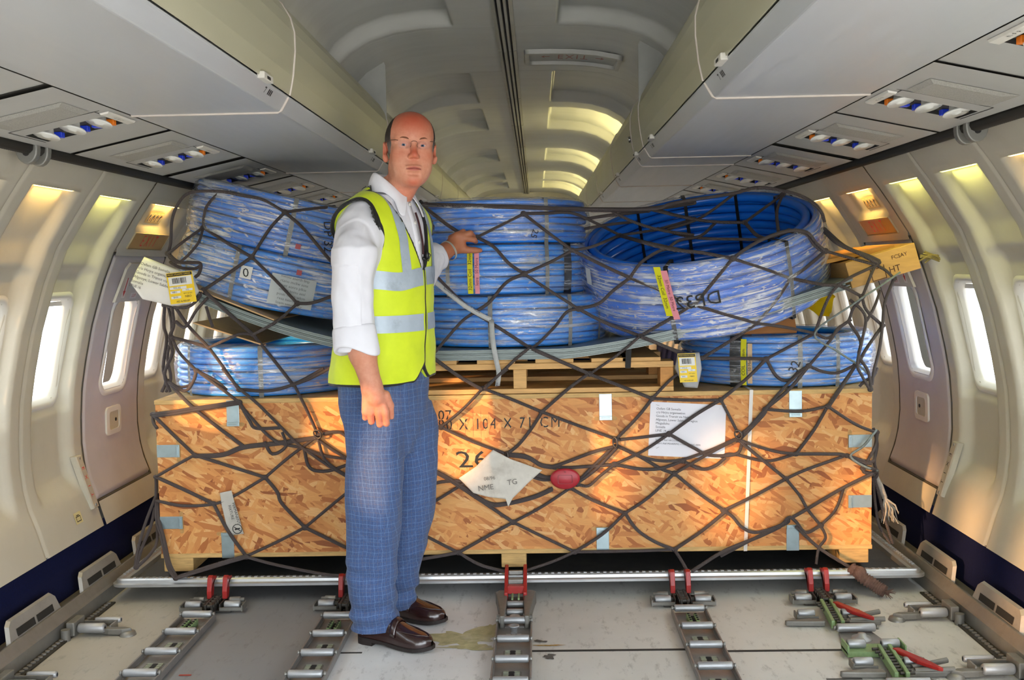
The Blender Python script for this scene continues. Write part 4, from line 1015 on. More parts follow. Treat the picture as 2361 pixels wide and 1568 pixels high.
# ------------------------------------------------------------------ bent metal sheets
_bp = [(462, 700), (560, 738), (680, 775), (760, 800), (880, 826), (1000, 836), (1100, 838), (1300, 826), (1500, 797), (1640, 762), (1780, 722), (1890, 690), (1960, 664)]
_bq = np.array([atY(x, y, 4.04)[[0, 2]] for x, y in _bp])
_pc = np.polyfit(_bq[:, 0], _bq[:, 1], 4)
def sheet_z(x): return max(float(np.polyval(_pc, x)), .9235)
def sheet_slope(x): return (sheet_z(x + .02) - sheet_z(x - .02)) / .04
M_SHEET = mat('zinc_sheet', '#7b8582', .45, metal=.25, var=.07, vscale=5)
NSH, TH = 8, .0052
for k in range(NSH):
    b = MB(); xs = np.linspace(-1.22 + rng.uniform(-.02, .02), 1.30 + rng.uniform(-.02, .03), 60); yo = rng.uniform(-.010, .006)
    q = lambda i, y, h: (xs[i], y, sheet_z(xs[i]) + h)
    h0 = k * TH + .0006; h1 = h0 + TH - .0011
    y0, y1 = 4.035 + yo, 5.02 + yo; n_ = len(xs)
    vs = []
    for i in range(n_): vs += [q(i, y0, h0), q(i, y1, h0), q(i, y1, h1), q(i, y0, h1)]
    fs = [(i * 4 + a, (i + 1) * 4 + a, (i + 1) * 4 + (a + 1) % 4, i * 4 + (a + 1) % 4) for i in range(n_ - 1) for a in range(4)] + [(0, 1, 2, 3), ((n_ - 1) * 4 + 3, (n_ - 1) * 4 + 2, (n_ - 1) * 4 + 1, (n_ - 1) * 4)]
    b.add(vs, fs)
    tag(b.build('metal_sheet', M_SHEET, bevel=.0), 'bent grey metal sheet under the coils, %s' % ('bottom of its stack', 'second from the bottom', 'third from the bottom', 'fourth from the bottom', 'fourth from the top', 'third from the top', 'second from the top', 'top of its stack')[k],
        'metal sheet', 'bent metal sheets under the blue coils')
STOP = lambda x: sheet_z(x) + NSH * TH
# ------------------------------------------------------------------ coils of blue pipe
def blue(name, c0, rough=.32):
    return mat(name, c0, rough, var=.06, vscale=3, coat=.25)
M_B1 = blue('blue_pipe_light', '#2590ee'); M_B2 = blue('blue_pipe_deep', '#1a7ce2'); M_B3 = blue('blue_pipe_bright', '#1470e0', .3)
def film_mat(name='cling_film', hz=1.0):
    m = bpy.data.materials.new(name); m.use_nodes = True; nt = m.node_tree; nt.nodes.clear()
    o = nt.nodes.new('ShaderNodeOutputMaterial'); p = nt.nodes.new('ShaderNodeBsdfPrincipled'); tr = nt.nodes.new('ShaderNodeBsdfTransparent'); mx = nt.nodes.new('ShaderNodeMixShader')
    u = coords(nt, 'UV', (1, 1, 1)); us = coords(nt, 'UV', (2.4, 48, 1)); uc = coords(nt, 'UV', (14, 44, 1))
    a, _ = tnoise(nt, us, 1.6, 4, .62, .6); b, _ = tnoise(nt, uc, 1.5, 4, .7, 1.2); c, _ = tnoise(nt, u, 3.2, 3, .6, 1.0)
    glint_streaks = math_(nt, 'MULTIPLY', ramp(nt, a, [(.49, G4(0)), (.58, G4(.55)), (.68, G4(1))]), ramp(nt, c, [(.36, G4(.12)), (.58, G4(1))]))
    glint_specks = ramp(nt, b, [(.57, G4(0)), (.65, G4(1))])
    al = math_(nt, 'ADD', math_(nt, 'MULTIPLY', glint_streaks, .42), math_(nt, 'MULTIPLY', glint_specks, .30))  # glints and haze painted as white patches in the film's opacity
    al = math_(nt, 'ADD', al, math_(nt, 'MULTIPLY', ramp(nt, c, [(.5, G4(0)), (.72, G4(1))]), .16))
    al = math_(nt, 'MINIMUM', math_(nt, 'ADD', math_(nt, 'MULTIPLY', al, hz), .05 * hz), .85)
    nt.links.new(al, mx.inputs[0]); p.inputs['Base Color'].default_value = (.90, .95, 1.0, 1); p.inputs['Roughness'].default_value = .3
    hh = math_(nt, 'ADD', math_(nt, 'MULTIPLY', a, .9), math_(nt, 'MULTIPLY', b, .8)); bm = bump(nt, hh, .8, .010)
    nt.links.new(tr.outputs[0], mx.inputs[1]); nt.links.new(p.outputs[0], mx.inputs[2])
    gl = nt.nodes.new('ShaderNodeBsdfGlossy'); gl.inputs['Roughness'].default_value = .16; nt.links.new(bm, gl.inputs['Normal']); m2 = nt.nodes.new('ShaderNodeMixShader')
    nt.links.new(math_(nt, 'ADD', math_(nt, 'ADD', math_(nt, 'MULTIPLY', glint_streaks, .40), math_(nt, 'MULTIPLY', glint_specks, .35)), .045), m2.inputs[0]); nt.links.new(mx.outputs[0], m2.inputs[1]); nt.links.new(gl.outputs[0], m2.inputs[2])
    nt.links.new(m2.outputs[0], o.inputs[0]); return m
M_FILM = film_mat(); M_FILM2 = film_mat('cling_film_hazier', 1.9)
M_BAND = mat('grey_band', '#6d6f6c', .5); M_BBAND = mat('black_band', '#111214', .4)
M_YEL = mat('yellow_label', '#d8d414', .5, var=.06); M_PNK = mat('pink_label', '#e08f9a', .5, var=.06); M_WHT = mat('white_sticker', '#d9d9d6', .5, var=.04)
COILS = []
class Coil:
    """a hollow drum of stacked pipe turns; C = centre of its base, n = axis"""
    def __init__(s, label, C, n, R, r, rows, layers, m, group='coils of blue pipe', seed=0, wob=.004, seg=84, film=True, bands=(), bandmat=None, filmtop=.12, squash=1.0, fm=None):
        s.C = Vector(C); s.n = Vector(n).normalized(); s.R = R; s.r = r; s.rows = rows; s.layers = layers; s.H = 2 * r * rows; s.seed = seed
        s.ax = (Vector((1, 0, 0)) - s.n * s.n.x).normalized(); s.ay = s.n.cross(s.ax)
        rr = random.Random(seed); s.fm = fm or M_FILM; s.ph = [rr.uniform(0, 6.28) for _ in range(8)]; s.squash = squash
        s.root = thing('pipe_coil', label, 'pipe coil', s.C, group)
        b = MB()
        for k in range(rows):
            for l in range(layers):
                if 0 < l < layers - 1 and 0 < k < rows - 1: continue
                dr = rr.uniform(-.003, .003); p1, p2 = rr.uniform(0, 6.28), rr.uniform(0, 6.28); wz = rr.uniform(.5, 1) * wob
                pts = []
                for i in range(seg):
                    t = 2 * math.pi * i / seg
                    rad = R - r - l * 2 * r + dr + s.bulge(k / max(rows - 1, 1)) + .003 * math.sin(3 * t + p1)
                    h = r + k * 2 * r + wz * math.sin(t + p2) + .4 * wz * math.sin(4 * t + p1)
                    pts.append(s.loc(t, rad, min(max(h, r), s.H - r)))
                b.tube(pts, r * .985, 9, closed=True)
        b.build('pipe', m, s.root)
        for th in bands: s.band(th, bandmat or M_BAND)
        if film: s.film(filmtop)
        COILS.append(s)
    def bulge(s, u): return .006 * math.sin(math.pi * u)
    def loc(s, t, rad, h):
        return s.C + (s.ax * math.cos(t) + s.ay * math.sin(t) * s.squash) * rad + s.n * h
    def angle_at(s, px, py):
        """angle on the outer wall seen at that place of the photograph"""
        d = Vector(ray(px, py)); o = Vector(CAMP) - s.C
        D = (d.dot(s.ax), d.dot(s.ay), d.dot(s.n)); O = (o.dot(s.ax), o.dot(s.ay), o.dot(s.n)); R = s.R + .006
        a = D[0] ** 2 + D[1] ** 2; b_ = 2 * (O[0] * D[0] + O[1] * D[1]); c = O[0] ** 2 + O[1] ** 2 - R * R; q = b_ * b_ - 4 * a * c
        tt = (-b_ - math.sqrt(max(q, 0))) / (2 * a); return math.atan2(O[1] + tt * D[1], O[0] + tt * D[0]), O[2] + tt * D[2]
    def band(s, th, m, w=.018):
        b = MB(); i0 = s.R - s.layers * 2 * s.r; e = .003; pr = [(s.R + .009, -e), (s.R + .009, s.H + e), (i0 - .004, s.H + e), (i0 - .004, -e)]
        pts = []
        for k in range(4):
            a, c = pr[k], pr[(k + 1) % 4]
            for q in np.linspace(0, 1, 7)[:-1]: pts.append((a[0] + (c[0] - a[0]) * q, a[1] + (c[1] - a[1]) * q))
        vs = []
        for rad, h in pts:
            rad += s.bulge(h / s.H) if rad > s.R else 0
            for u in (-w / 2, w / 2): vs.append(s.loc(th + u / s.R, rad, h))
        n_ = len(pts); b.add(vs, [(2 * i, 2 * i + 1, 2 * ((i + 1) % n_) + 1, 2 * ((i + 1) % n_)) for i in range(n_)])
        return b.build('band', m, s.root)
    def film(s, top):
        b = MB(); nu, nv = 150, 30; r_ = s.r
        # cross-section param v: inner top -> outer top -> down -> outer bottom
        prof = [(s.R - top, s.H + .003), (s.R - top * .5, s.H + .007), (s.R - .012, s.H + .006), (s.R + .010, s.H - .014)]
        for q in np.linspace(0, 1, 18): prof.append((s.R + .012 + s.bulge(q), s.H - .03 - (s.H - .05) * q))
        prof += [(s.R + .006, .008), (s.R - .02, .002), (s.R - .05, .001)]
        L = [0]
        for a, c in zip(prof[:-1], prof[1:]): L.append(L[-1] + math.hypot(c[0] - a[0], c[1] - a[1]))
        P = [(float(np.interp(v, L, [p[0] for p in prof])), float(np.interp(v, L, [p[1] for p in prof])), v) for v in np.linspace(0, L[-1], nv + 1)]
        sx = s.seed * 7.3
        def fn(i, j):
            t = 2 * math.pi * i / nu; rad, h, v = P[j]
            u = mnoise.noise(Vector((math.cos(t) * 7 + sx, math.sin(t) * 7, h * 60))) + .6 * mnoise.noise(Vector((math.cos(t) * 26 + sx, math.sin(t) * 26, h * 30)))
            dd = .0045 * u
            return s.loc(t, rad + abs(dd) * (1 if rad > s.R - .02 else .2), h + (abs(dd) if h > s.H else 0))
        b.grid(nu, nv, fn, closeu=True)
        o = b.build('cling_film', s.fm, s.root)
        uv = o.data.uv_layers.new(name='film'); N = nv + 1; vi = np.zeros(len(o.data.loops), int); o.data.loops.foreach_get('vertex_index', vi)
        i_, j_ = vi // N, vi % N
        lp = np.zeros((len(vi), 2)); pi_ = np.repeat(np.arange(len(vi) // 4), 4); 
        iu = i_.astype(float); first = iu.reshape(-1, 4); w = (first.max(1) - first.min(1)) > nu / 2
        first[w] = np.where(first[w] == 0, nu, first[w]); iu = first.reshape(-1)
        lp[:, 0] = iu / nu * 2 * math.pi * s.R + s.seed * 3.1; lp[:, 1] = np.array([p[2] for p in P])[j_] + s.seed * 1.7
        uv.data.foreach_set('uv', lp.ravel()); return o
    def on(s, th, h, out=.016):
        """label frame: (a along the turn, b along the axis)"""
        return lambda a, b_, k=0.0: s.loc(th + a / s.R, s.R + out + k + s.bulge(min(max((h + b_) / s.H, 0), 1)), h + b_)
    def label(s, th, h, w, hh, m, texts=(), name='label', out=.016, tilt=0.0):
        b = MB(); f = s.on(th, h, out); n = 6
        g = lambda a, c, k=0.0: f(a + tilt * c, c, k)
        b.grid(n, 4, lambda i, j: g(-w / 2 + w * i / n, -hh / 2 + hh * j / 4), sm=True)
        ms = [m]
        for tx, size, rot, oa, ob, mm in texts:
            if mm not in ms: ms.append(mm)
            cr, sr = math.cos(rot), math.sin(rot)
            put_text(b, tx, lambda a, c: g(oa + a * cr - c * sr, ob + a * sr + c * cr, .0012), size, mi=ms.index(mm))
        return b.build(name, ms, s.root)
    def scrawl(s, tx, th, h, size, rot=0., flip=False, out=.016):
        b = MB(); f = s.on(th, h, out); cr, sr = math.cos(rot), math.sin(rot)
        put_text(b, tx, lambda a, c: f((-a if flip else a) * cr - c * sr, (-a if flip else a) * sr + c * cr), size)
        b.build('marker_writing', M_INK, s.root)
FRONT = -math.pi / 2
# lower pair, lying flat on the crate lid
cD = Coil('blue pipe coil lying on the left end of the crate lid', (-1.045, 4.495, .788), (0, 0, 1), .395, .0125, 8, 5, M_B1, seed=1, bands=(-1.45, -2.3, -.6))
cE = Coil('blue pipe coil lying on the right end of the crate lid', (1.135, 4.50, .788), (0, 0, 1), .395, .0125, 8, 4, M_B1, seed=2, bands=(-1.15, -1.55, -.4), filmtop=.05)
# centre stack of three
zc0 = STOP(0.0) + .004
c1 = Coil('lowest coil of the centre stack, resting on the bent metal sheets', (0.0, 4.49, zc0), (0, 0, 1), .405, .0125, 8, 5, M_B1, seed=3, bands=(-1.75, -.95, -.5))
c2 = Coil('middle coil of the centre stack, with a yellow and pink label', (-.06, 4.50, zc0 + c1.H + .006), (0, 0, 1), .385, .0125, 8, 5, M_B1, seed=4, bands=(-2.05, -1.0))
c3 = Coil('top coil of the centre stack beside the man\'s shoulder', (-.06, 4.50, zc0 + c1.H + c2.H + .012), (0, 0, 1), .385, .0125, 7, 5, M_B2, seed=5, bands=(-1.0,))
c2.band(-.72, M_BBAND, .045)
# left pair, tilted with the sheets
def tilt(ax, ay): return Vector((math.sin(ax), -math.sin(ay), math.cos(ax) * math.cos(ay)))
nA = tilt(.24, .0); bA = Vector((-1.045, 4.50, STOP(-1.045) + .014))
cA1 = Coil('lower coil of the tilted left pair, with a white 0 sticker', bA, nA, .40, .0125, 9, 5, M_B1, seed=6, bands=(-1.75, -2.4), filmtop=.2, fm=M_FILM2)
cA2 = Coil('upper coil of the tilted left pair, highest at the left', bA + nA * (cA1.H + .006), nA, .40, .0125, 9, 6, M_B2, seed=7, bands=(-1.3,), filmtop=.3, fm=M_FILM2)
# right: big open coil lying on a flat one, both tipped towards the middle
nC0 = tilt(-.20, .05); bC0 = Vector((.83, 4.46, STOP(.83) + .006))
cC0 = Coil('flat coil pinned beneath the big open coil on the right', bC0, nC0, .40, .0125, 3, 5, M_B2, seed=8, film=False, bands=(-1.4,))
nC = tilt(-.17, .30); bC = Vector((.84, 4.49, 1.150))
cC = Coil('big open coil of thick blue pipe tipped up on the right', bC, nC, .505, .0195, 8, 2, M_B3, seed=9, filmtop=.03, wob=.007, fm=M_FILM2, bands=(1.0, 1.55, 2.1, .5, -1.95, -1.0), bandmat=M_BBAND)
# ------------------------------------------------------------------ smaller load pieces
M_PLYW = mat('thin_plywood', '#c9a574', .6, var=.12, vscale=6, vstretch=(1, 6, 1))
def board(name, pts, th, m, label, cat):
    """board given by 4 corners, thickness along its normal"""
    P = [Vector(p) for p in pts]; n = (P[1] - P[0]).cross(P[3] - P[0]).normalized() * th
    b = MB(); b.add(P + [p + n for p in P], [(3, 2, 1, 0), (4, 5, 6, 7)] + [(i, (i + 1) % 4, 4 + (i + 1) % 4, 4 + i) for i in range(4)])
    return tag(b.build(name, m, bevel=.001), label, cat)
q = lambda x, h, y: (x, y, sheet_z(x) + h)
board('plywood_board', [q(-1.27, NSH * TH + .001, 4.03), q(-.92, NSH * TH + .001, 4.03), q(-.92, NSH * TH + .001, 4.5), q(-1.27, NSH * TH + .001, 4.5)], .006, M_PLYW, 'thin pale plywood strip between the left coils and the metal sheets', 'board')
board('plywood_board', [(-1.25, 4.06, 1.088), (-.985, 4.06, .998), (-.985, 4.6, .998), (-1.25, 4.6, 1.088)], .006, M_PLYW, 'thin plywood board sticking out under the left end of the metal sheets', 'board')
M_CARD = mat('brown_cardboard', '#a8713f', .75, var=.08, vscale=10)
board('cardboard_pad', [(.888, 4.16, .998), (1.145, 4.16, .998), (1.145, 4.20, 1.060), (.888, 4.20, 1.060)], .012, M_CARD, 'brown cardboard pad standing on the lower right coil', 'cardboard')
# wooden box end; board at far right has its orange light painted in
M_BOX = mat('box_wood', '#c99b55', .6, var=.12, vscale=10, vstretch=(1, 1, 6)); M_OCH = mat('orange_lit_board', '#c98f3a', .6, var=.1)
t = thing('wooden_box', 'small wooden box with stamped end at the far right over the metal sheets', 'box', (1.55, 4.35, 1.15))
rot = Matrix.Rotation(-.27, 3, 'Y')
b = MB(); b.box((1.475, 4.42, 1.262), (.28, .60, .105), rot=rot); b.build('body', M_BOX, t, bevel=.003)
b = MB(); b.box((1.37, 4.46, 1.30), (.36, .52, .016), rot=Matrix.Rotation(-.20, 3, 'Y')); b.build('lid', M_OCH, t, bevel=.002)
b = MB(); uu = rot @ Vector((1, 0, 0)); vv = rot @ Vector((0, 0, 1)); ff = frame2(Vector((1.495, 4.1185, 1.262)), uu, vv)
put_text(b, 'HT', lambda a, c: ff(a + .02, c - .02), .035); put_text(b, 'FCSAY', lambda a, c: ff(a + .05, c + .025), .022)
for a0, a1, c0, c1 in ((-.075, -.072, -.045, .01), (-.02, -.017, -.045, .01), (-.075, -.02, -.045, -.042), (-.05, -.02, .0, .003)): b.add([ff(a0, c0), ff(a1, c0), ff(a1, c1), ff(a0, c1)], [(0, 1, 2, 3)])
b.build('stamp', mat('brown_stamp', '#4a2a14', .7), t)
b = MB()
for k in range(7):
    z0 = random.Random(k); x = 1.615 + .03 * (z0.random()); b.tube([(x, 4.13, 1.27 + .012 * k * .6), (x + .03, 4.11, 1.29 + .01 * z0.random()), (x + .06 + .03 * z0.random(), 4.12, 1.27 + .03 * z0.random())], .004, 5)
b.build('frayed_straw', mat('straw', '#8d7c45', .8, var=.3, vscale=60), t)
b = MB(); cn = [(1.20, 4.9, 1.03), (1.46, 4.9, 1.04)]
b.grid(14, 10, lambda i, j: (1.16 + .34 * i / 14, 4.86 + .10 * j / 10, 1.13 + .05 * math.sin(i / 14 * math.pi) + .012 * math.sin(i * 1.7) * math.cos(j) - .012 * j))
tag(b.build('yellow_sheeting', mat('yellow_plastic', '#d9b400', .35, var=.1, vscale=12)), 'crumpled yellow plastic behind the lower right coil', 'plastic sheet')
# ------------------------------------------------------------------ net: traced strand by strand over the load
dg = bpy.context.evaluated_depsgraph_get()
_V, _F = [], []
for o in bpy.data.objects:
    if o.type != 'MESH': continue
    r = o
    while r.parent is not None: r = r.parent
    if r.name.split('.')[0] in ('osb_crate', 'wooden_pallet', 'metal_sheet', 'pipe_coil', 'plywood_board', 'wooden_box', 'cardboard_pad', 'cargo_pallet') and o.name.split('.')[0] not in ('label', 'band', 'marker_writing', 'paper_label', 'stencil_bridges', 'lettering', 'frayed_straw'):
        if r.name.split('.')[0] == 'pipe_coil' and o.name.split('.')[0] == 'cling_film' : continue
        k = len(_V); mw = o.matrix_world
        off = Vector((0, 0, 0)); p = o.parent
        while p is not None: off += Vector(p.location); p = p.parent
        _V += [v.co + off for v in o.data.vertices]; _F += [[k + i for i in p.vertices] for p in o.data.polygons]
k = len(_V)                                              # the mouth of the open coil is bridged by the net
_V += [cC.loc(2 * math.pi * i / 40, cC.R - .01, cC.H - .004) for i in range(40)]; _F.append([k + i for i in range(40)])
NETBVH = BVHTree.FromPolygons(_V, _F)
def net_depth(px, py):
    d = Vector(ray(px, py)); d /= d.y                    # parameter = Y
    h = NETBVH.ray_cast(Vector(CAMP), d.normalized(), 40)
    y = h[0].y if h[0] is not None else 99
    cap = 4.075
    if px < 395: cap = 4.10
    if px > 2012: cap = 4.13
    if py < 560 and 395 < px < 1960: cap = 4.34 if h[0] is None else 4.5
    if 1900 < px and py < 720: cap = min(cap, 4.18)
    if py > 1268 + (2010 - px) * .0105: cap = min(cap, 4.03 - (py - 1272) * .0009)
    return min(y - .013, cap)
ZO = {'A': (0, 400, 3.136), 'B': (0, 850, 2.1833), 'C': (950, 400, 3.135), 'D': (1300, 400, 2.851), 'E': (950, 850, 2.851), 'F': (1661, 850, 2.184)}
NET = '''
A 1590 130 1500 230 1475 310 1470 390
A 1470 390 1440 490 1370 580 1290 645 1235 620 1215 580
A 1470 390 1330 490 1215 580
A 1215 580 1235 490 1245 330 1300 200 1390 135 1590 130 1750 160 1900 190 2060 280
A 1470 390 1640 500 1820 605
A 2060 280 1950 400 1820 605
A 2060 280 2195 400 2380 620 2480 730
A 2060 280 2195 262 2420 238
A 1820 605 1640 730 1470 845
A 1820 605 1980 760 2150 940
A 1470 845 1640 1000 1830 1165
A 2150 940 2000 1070 1830 1165
A 2150 940 2260 935 2420 880
A 1470 845 1420 920 1350 968 1230 965 1185 945
A 1215 580 1290 640 1380 645 1450 652 1440 720 1410 750
A 1230 640 1300 680 1400 690 1445 670
A 1270 970 1360 1100 1510 1260
A 1510 1260 1640 1200 1740 1160 1830 1165
A 1510 1260 1380 1220 1240 1185
A 1240 1185 1300 1300 1420 1425
A 1420 1425 1560 1500 1640 1568
A 1510 1260 1600 1380 1730 1568
A 1830 1165 1980 1350 2120 1530
A 2120 1530 2250 1480 2400 1400
A 1190 960 1185 1100 1205 1200 1180 1400 1200 1500 1170 1580
A 1215 960 1240 1080 1235 1200 1210 1330 1235 1480 1200 1580
A 1245 970 1255 1100 1225 1190 1245 1300 1190 1450 1230 1580
A 1420 1425 1385 1520 1290 1545 1215 1500
A 1270 1070 1340 1110 1420 990 1500 900
A 1490 960 1520 1060 1540 1110
B 845 65 960 185 1090 290 1225 390
B 770 228 870 216 960 200 1050 188 1205 165
B 772 240 872 228 962 212 1050 198 1205 175
B 770 232 870 330 980 435
B 770 230 772 270 790 300
B 980 435 880 490 785 545
B 980 437 1120 430 1225 392 1400 372 1590 345
B 985 444 1122 438 1230 400 1402 380 1590 352
B 980 435 1200 505 1335 548
B 1335 548 1450 450 1590 345
B 785 545 950 620 1075 680
B 785 665 920 690 1075 682 1180 640 1335 548
B 1335 548 1395 620 1420 680 1535 800
B 1535 800 1740 630 1830 565
B 1075 680 1150 820 1240 945
B 1240 945 1400 870 1535 800
B 1535 800 1730 895 1850 950
B 785 665 788 760 812 850 835 960 850 1010 878 1055
B 795 665 800 760 824 850 847 955 864 1005 890 1050
B 880 1058 1000 1022 1120 985 1240 950
B 890 1050 1010 1010 1120 975 1240 942
B 1240 948 1400 990 1640 1036 1760 1043
B 785 545 787 600 785 665
B 785 640 742 750 715 830 690 930 680 1000
B 780 700 760 790 715 900 685 1000
B 790 770 790 870 760 930 690 1000
B 845 65 930 112 975 60 988 15
B 990 10 1100 90 1205 170
B 1205 170 1255 260 1290 300 1410 298
B 1120 0 1200 95 1300 180 1420 300 1500 380 1640 480 1740 540
B 1205 105 1350 112 1480 78 1630 0
B 1480 80 1540 200 1590 310 1600 340
B 1590 335 1700 318 1760 352 1850 380
B 1205 170 1250 230 1380 360 1520 400 1640 440 1760 455
B 1330 368 1372 430 1440 390 1420 320
B 1600 350 1630 450 1690 505 1760 545
B 1530 400 1560 500 1650 515 1760 480
B 1590 350 1660 400 1760 460
C 60 200 120 265 330 420 470 460
C 470 460 650 370 805 292
C 805 290 960 288 1150 285 1330 360 1500 445
C 805 290 1000 440 1160 555
C 470 460 590 530 700 650 810 725
C 810 725 1000 640 1160 555
C 810 725 680 790 560 930 450 1005
C 80 655 150 715 300 870 450 1005
C 150 715 160 700 240 620 280 560 330 500
C 450 1005 350 1080 150 1310 90 1380
C 450 1005 650 1130 850 1260
C 810 725 1000 850 1205 980
C 1160 555 1350 650 1575 755
C 1160 555 1300 530 1500 447
C 1205 980 1350 940 1450 850 1575 755
C 1205 980 1120 1000 1030 1110 900 1240 850 1262
C 1205 980 1400 1080 1650 1175
C 850 1260 740 1350 520 1560
C 850 1260 1100 1370 1285 1450
C 1650 1175 1500 1300 1285 1450
C 80 1280 150 1330 330 1460 505 1562
C 100 222 600 232 1100 250 1400 255 1700 250 2038 205
C 110 232 600 242 1100 260 1400 268 1700 262 2038 218
C -200 240 -60 238 100 222
C 1500 447 1700 500 1900 545 2038 572
C 1500 447 1700 418 1800 398 2038 330
C 1740 250 1900 300 2038 328
C 1410 255 1600 350 1800 410 2038 445
C 1240 330 1450 300 1700 272
C 1250 400 1420 370 1600 350
C 1575 755 1650 650 1750 580 1830 548 1920 550
C 1575 755 1850 870 2010 960
C 1650 1175 1850 1060 2010 960
C 1650 1175 1850 1260 2038 1345
D 370 410 680 495 900 520 1110 560
D 615 360 850 420 1130 432 1320 430 1480 378
D 1110 560 1190 500 1320 427 1480 376 1600 388 1660 458 1720 510
D 1480 382 1590 400 1645 470 1710 518
D 1110 560 1010 680 860 865
D 1110 560 1300 620 1490 690
D 1490 690 1590 620 1720 510
D 1490 690 1400 830 1270 985
D 860 865 1060 925 1270 985
D 505 1075 700 1150 905 1215
D 1270 985 1080 1110 905 1215
D 1270 985 1450 1010 1650 1050
D 1490 690 1700 730 1820 740 1960 810
D 1720 510 1900 560 2050 600
D 1700 370 1800 460 1950 530 2060 590
D 1715 365 1850 480 2000 540 2075 575
D 905 1215 1120 1215 1330 1220
D 905 1215 720 1340 580 1480
D 170 1320 380 1400 580 1480
D 580 1480 820 1490 1030 1490
D 1330 1220 1200 1350 1030 1490
D 1330 1220 1500 1130 1650 1050
D 1330 1220 1400 1335 1480 1362 1540 1310 1610 1265
D 1610 1265 1750 1100 1800 1020 1870 970 1900 890 1960 810 2030 640 2060 590
D 1610 1265 1480 1420 1310 1560
D 1610 1265 1700 1302 1800 1310 1920 1258
D 1650 1050 1720 860 1780 760 1870 690 2060 600
D 1650 1050 1740 1082 1830 1000 1890 960
D 2170 690 2110 850 2095 1000 2075 1150 2040 1290 2025 1390
D 1880 830 1960 900 1985 970 1960 1100 1930 1255 1960 1330 2010 1420
D 1960 810 1990 900 2095 1000
D 2080 770 2040 880 1990 970
D 1920 1258 1830 1400 1740 1535
D 2050 600 2120 640 2170 690
D 1870 970 1950 1100 1940 1200 2000 1300 2020 1420
D 2095 1000 1990 1150 1935 1250
D 560 235 850 300 1030 320 1190 322
D 1190 322 1300 240 1440 140
D 1190 322 1260 400 1320 428
D 680 495 760 440 900 410 1000 320
D 0 232 560 236 700 200 850 172 1000 150 1130 128 1290 92 1500 128 1620 180 1690 250 1715 320
D 1130 128 900 290 680 370
D 1440 135 1400 250 1410 380
E 465 130 630 0
E 465 130 330 270 190 385
E 465 130 650 200 855 285
E 1165 30 1030 130 870 270 855 285
E 855 285 1080 370 1335 462
E 855 285 780 400 700 500 625 560
E 190 385 400 480 620 560
E 1585 190 1480 320 1335 470
E 1335 470 1520 450 1690 430
E 2030 205 1870 300 1690 430
E 2030 205 2100 340 2140 420
E 620 560 750 575 850 630 950 645 1050 650 1330 630
E 620 570 760 590 850 640 950 655
E 620 605 750 665 850 710 930 712
E 620 615 740 690 850 730 930 728
E 60 640 190 690 340 780 500 880 620 885 800 840 925 785
E 65 655 195 705 340 795 500 893 620 893 800 850 925 797
E 60 790 190 745 400 730 520 670 620 605
E 60 920 170 860 300 780 450 690 610 625
E 1335 510 1200 545 1000 620 920 645
E 1320 515 1180 650 1080 755
E 1345 520 1210 660 1040 785
E 1090 762 1160 770 1230 710 1330 630
E 1345 505 1500 580 1640 660 1725 690
E 1345 510 1540 590 1740 605 1950 540 2125 462
E 1330 630 1500 660 1640 655 1780 605
E 1690 430 1520 540 1330 630
E 1690 430 1850 520 1960 570 2130 560 2170 490
E 1725 690 1950 560 2130 465
E 1780 608 1900 660 1990 640 2060 585
E 1040 785 850 910 665 1010
E 340 790 500 900 665 1010
E 620 600 850 700 1040 785
E 1040 785 1200 870 1400 950
E 1725 690 1550 850 1400 950
E 1725 690 1900 830 2060 940
E 665 1010 850 1100 1070 1205
E 665 1010 500 1100 305 1210
E 305 1210 100 1105 -60 1020
E 305 1210 50 1255 -40 1270
E 305 1210 450 1290 620 1335
E 1070 1205 920 1270 740 1330
E 1400 950 1250 1090 1070 1205
E 1400 950 1480 1060 1600 1140 1725 1190
E 1070 1205 1400 1200 1725 1190
E 2060 940 1900 1070 1725 1190
E 1725 1190 1770 1260 1812 1335
E 1840 1332 2050 1200 2281 1105 2420 1040
F 85 345 150 290 220 210 345 70 430 0
F 90 365 215 235 225 205
F 225 205 400 215 540 190
F 540 190 600 100 670 0
F 540 190 680 280 785 322
F 540 190 470 310 380 430
F 85 355 180 390 290 420 380 430
F 380 430 540 430 630 437 720 490 790 512
F 380 430 230 465 60 430 0 445
F 85 355 200 450 330 555
F 330 555 430 510 634 436
F 330 555 170 640 15 715
F 330 555 400 640 440 710 505 790
F 365 748 440 705 600 610 740 540 775 530
F 505 790 580 710 622 598
F 15 715 60 745 110 800 180 825 300 790 345 750 380 770 430 825 505 790
F 0 945 200 840 330 780 345 755
F 380 795 500 905 660 1005
F 505 790 530 850 495 905 482 985
F 770 300 790 380 775 470 790 530 775 560
F 785 320 780 420 760 470 640 440
F 790 330 775 400 720 500
F 760 480 700 470 640 440
F 775 540 800 640 830 760 868 880
F 770 560 780 680 800 790 855 880
F 790 520 730 525 715 505
F 700 90 730 60 770 40 790 0
'''
def hullmin(s, d):
    """taut rope: greatest convex curve lying in front of everything it passes"""
    H = []
    for i in range(len(s)):
        while len(H) >= 2 and (d[H[-1]] - d[H[-2]]) * (s[i] - s[H[-2]]) >= (d[i] - d[H[-2]]) * (s[H[-1]] - s[H[-2]]): H.pop()
        H.append(i)
    return np.interp(s, [s[i] for i in H], [d[i] for i in H])
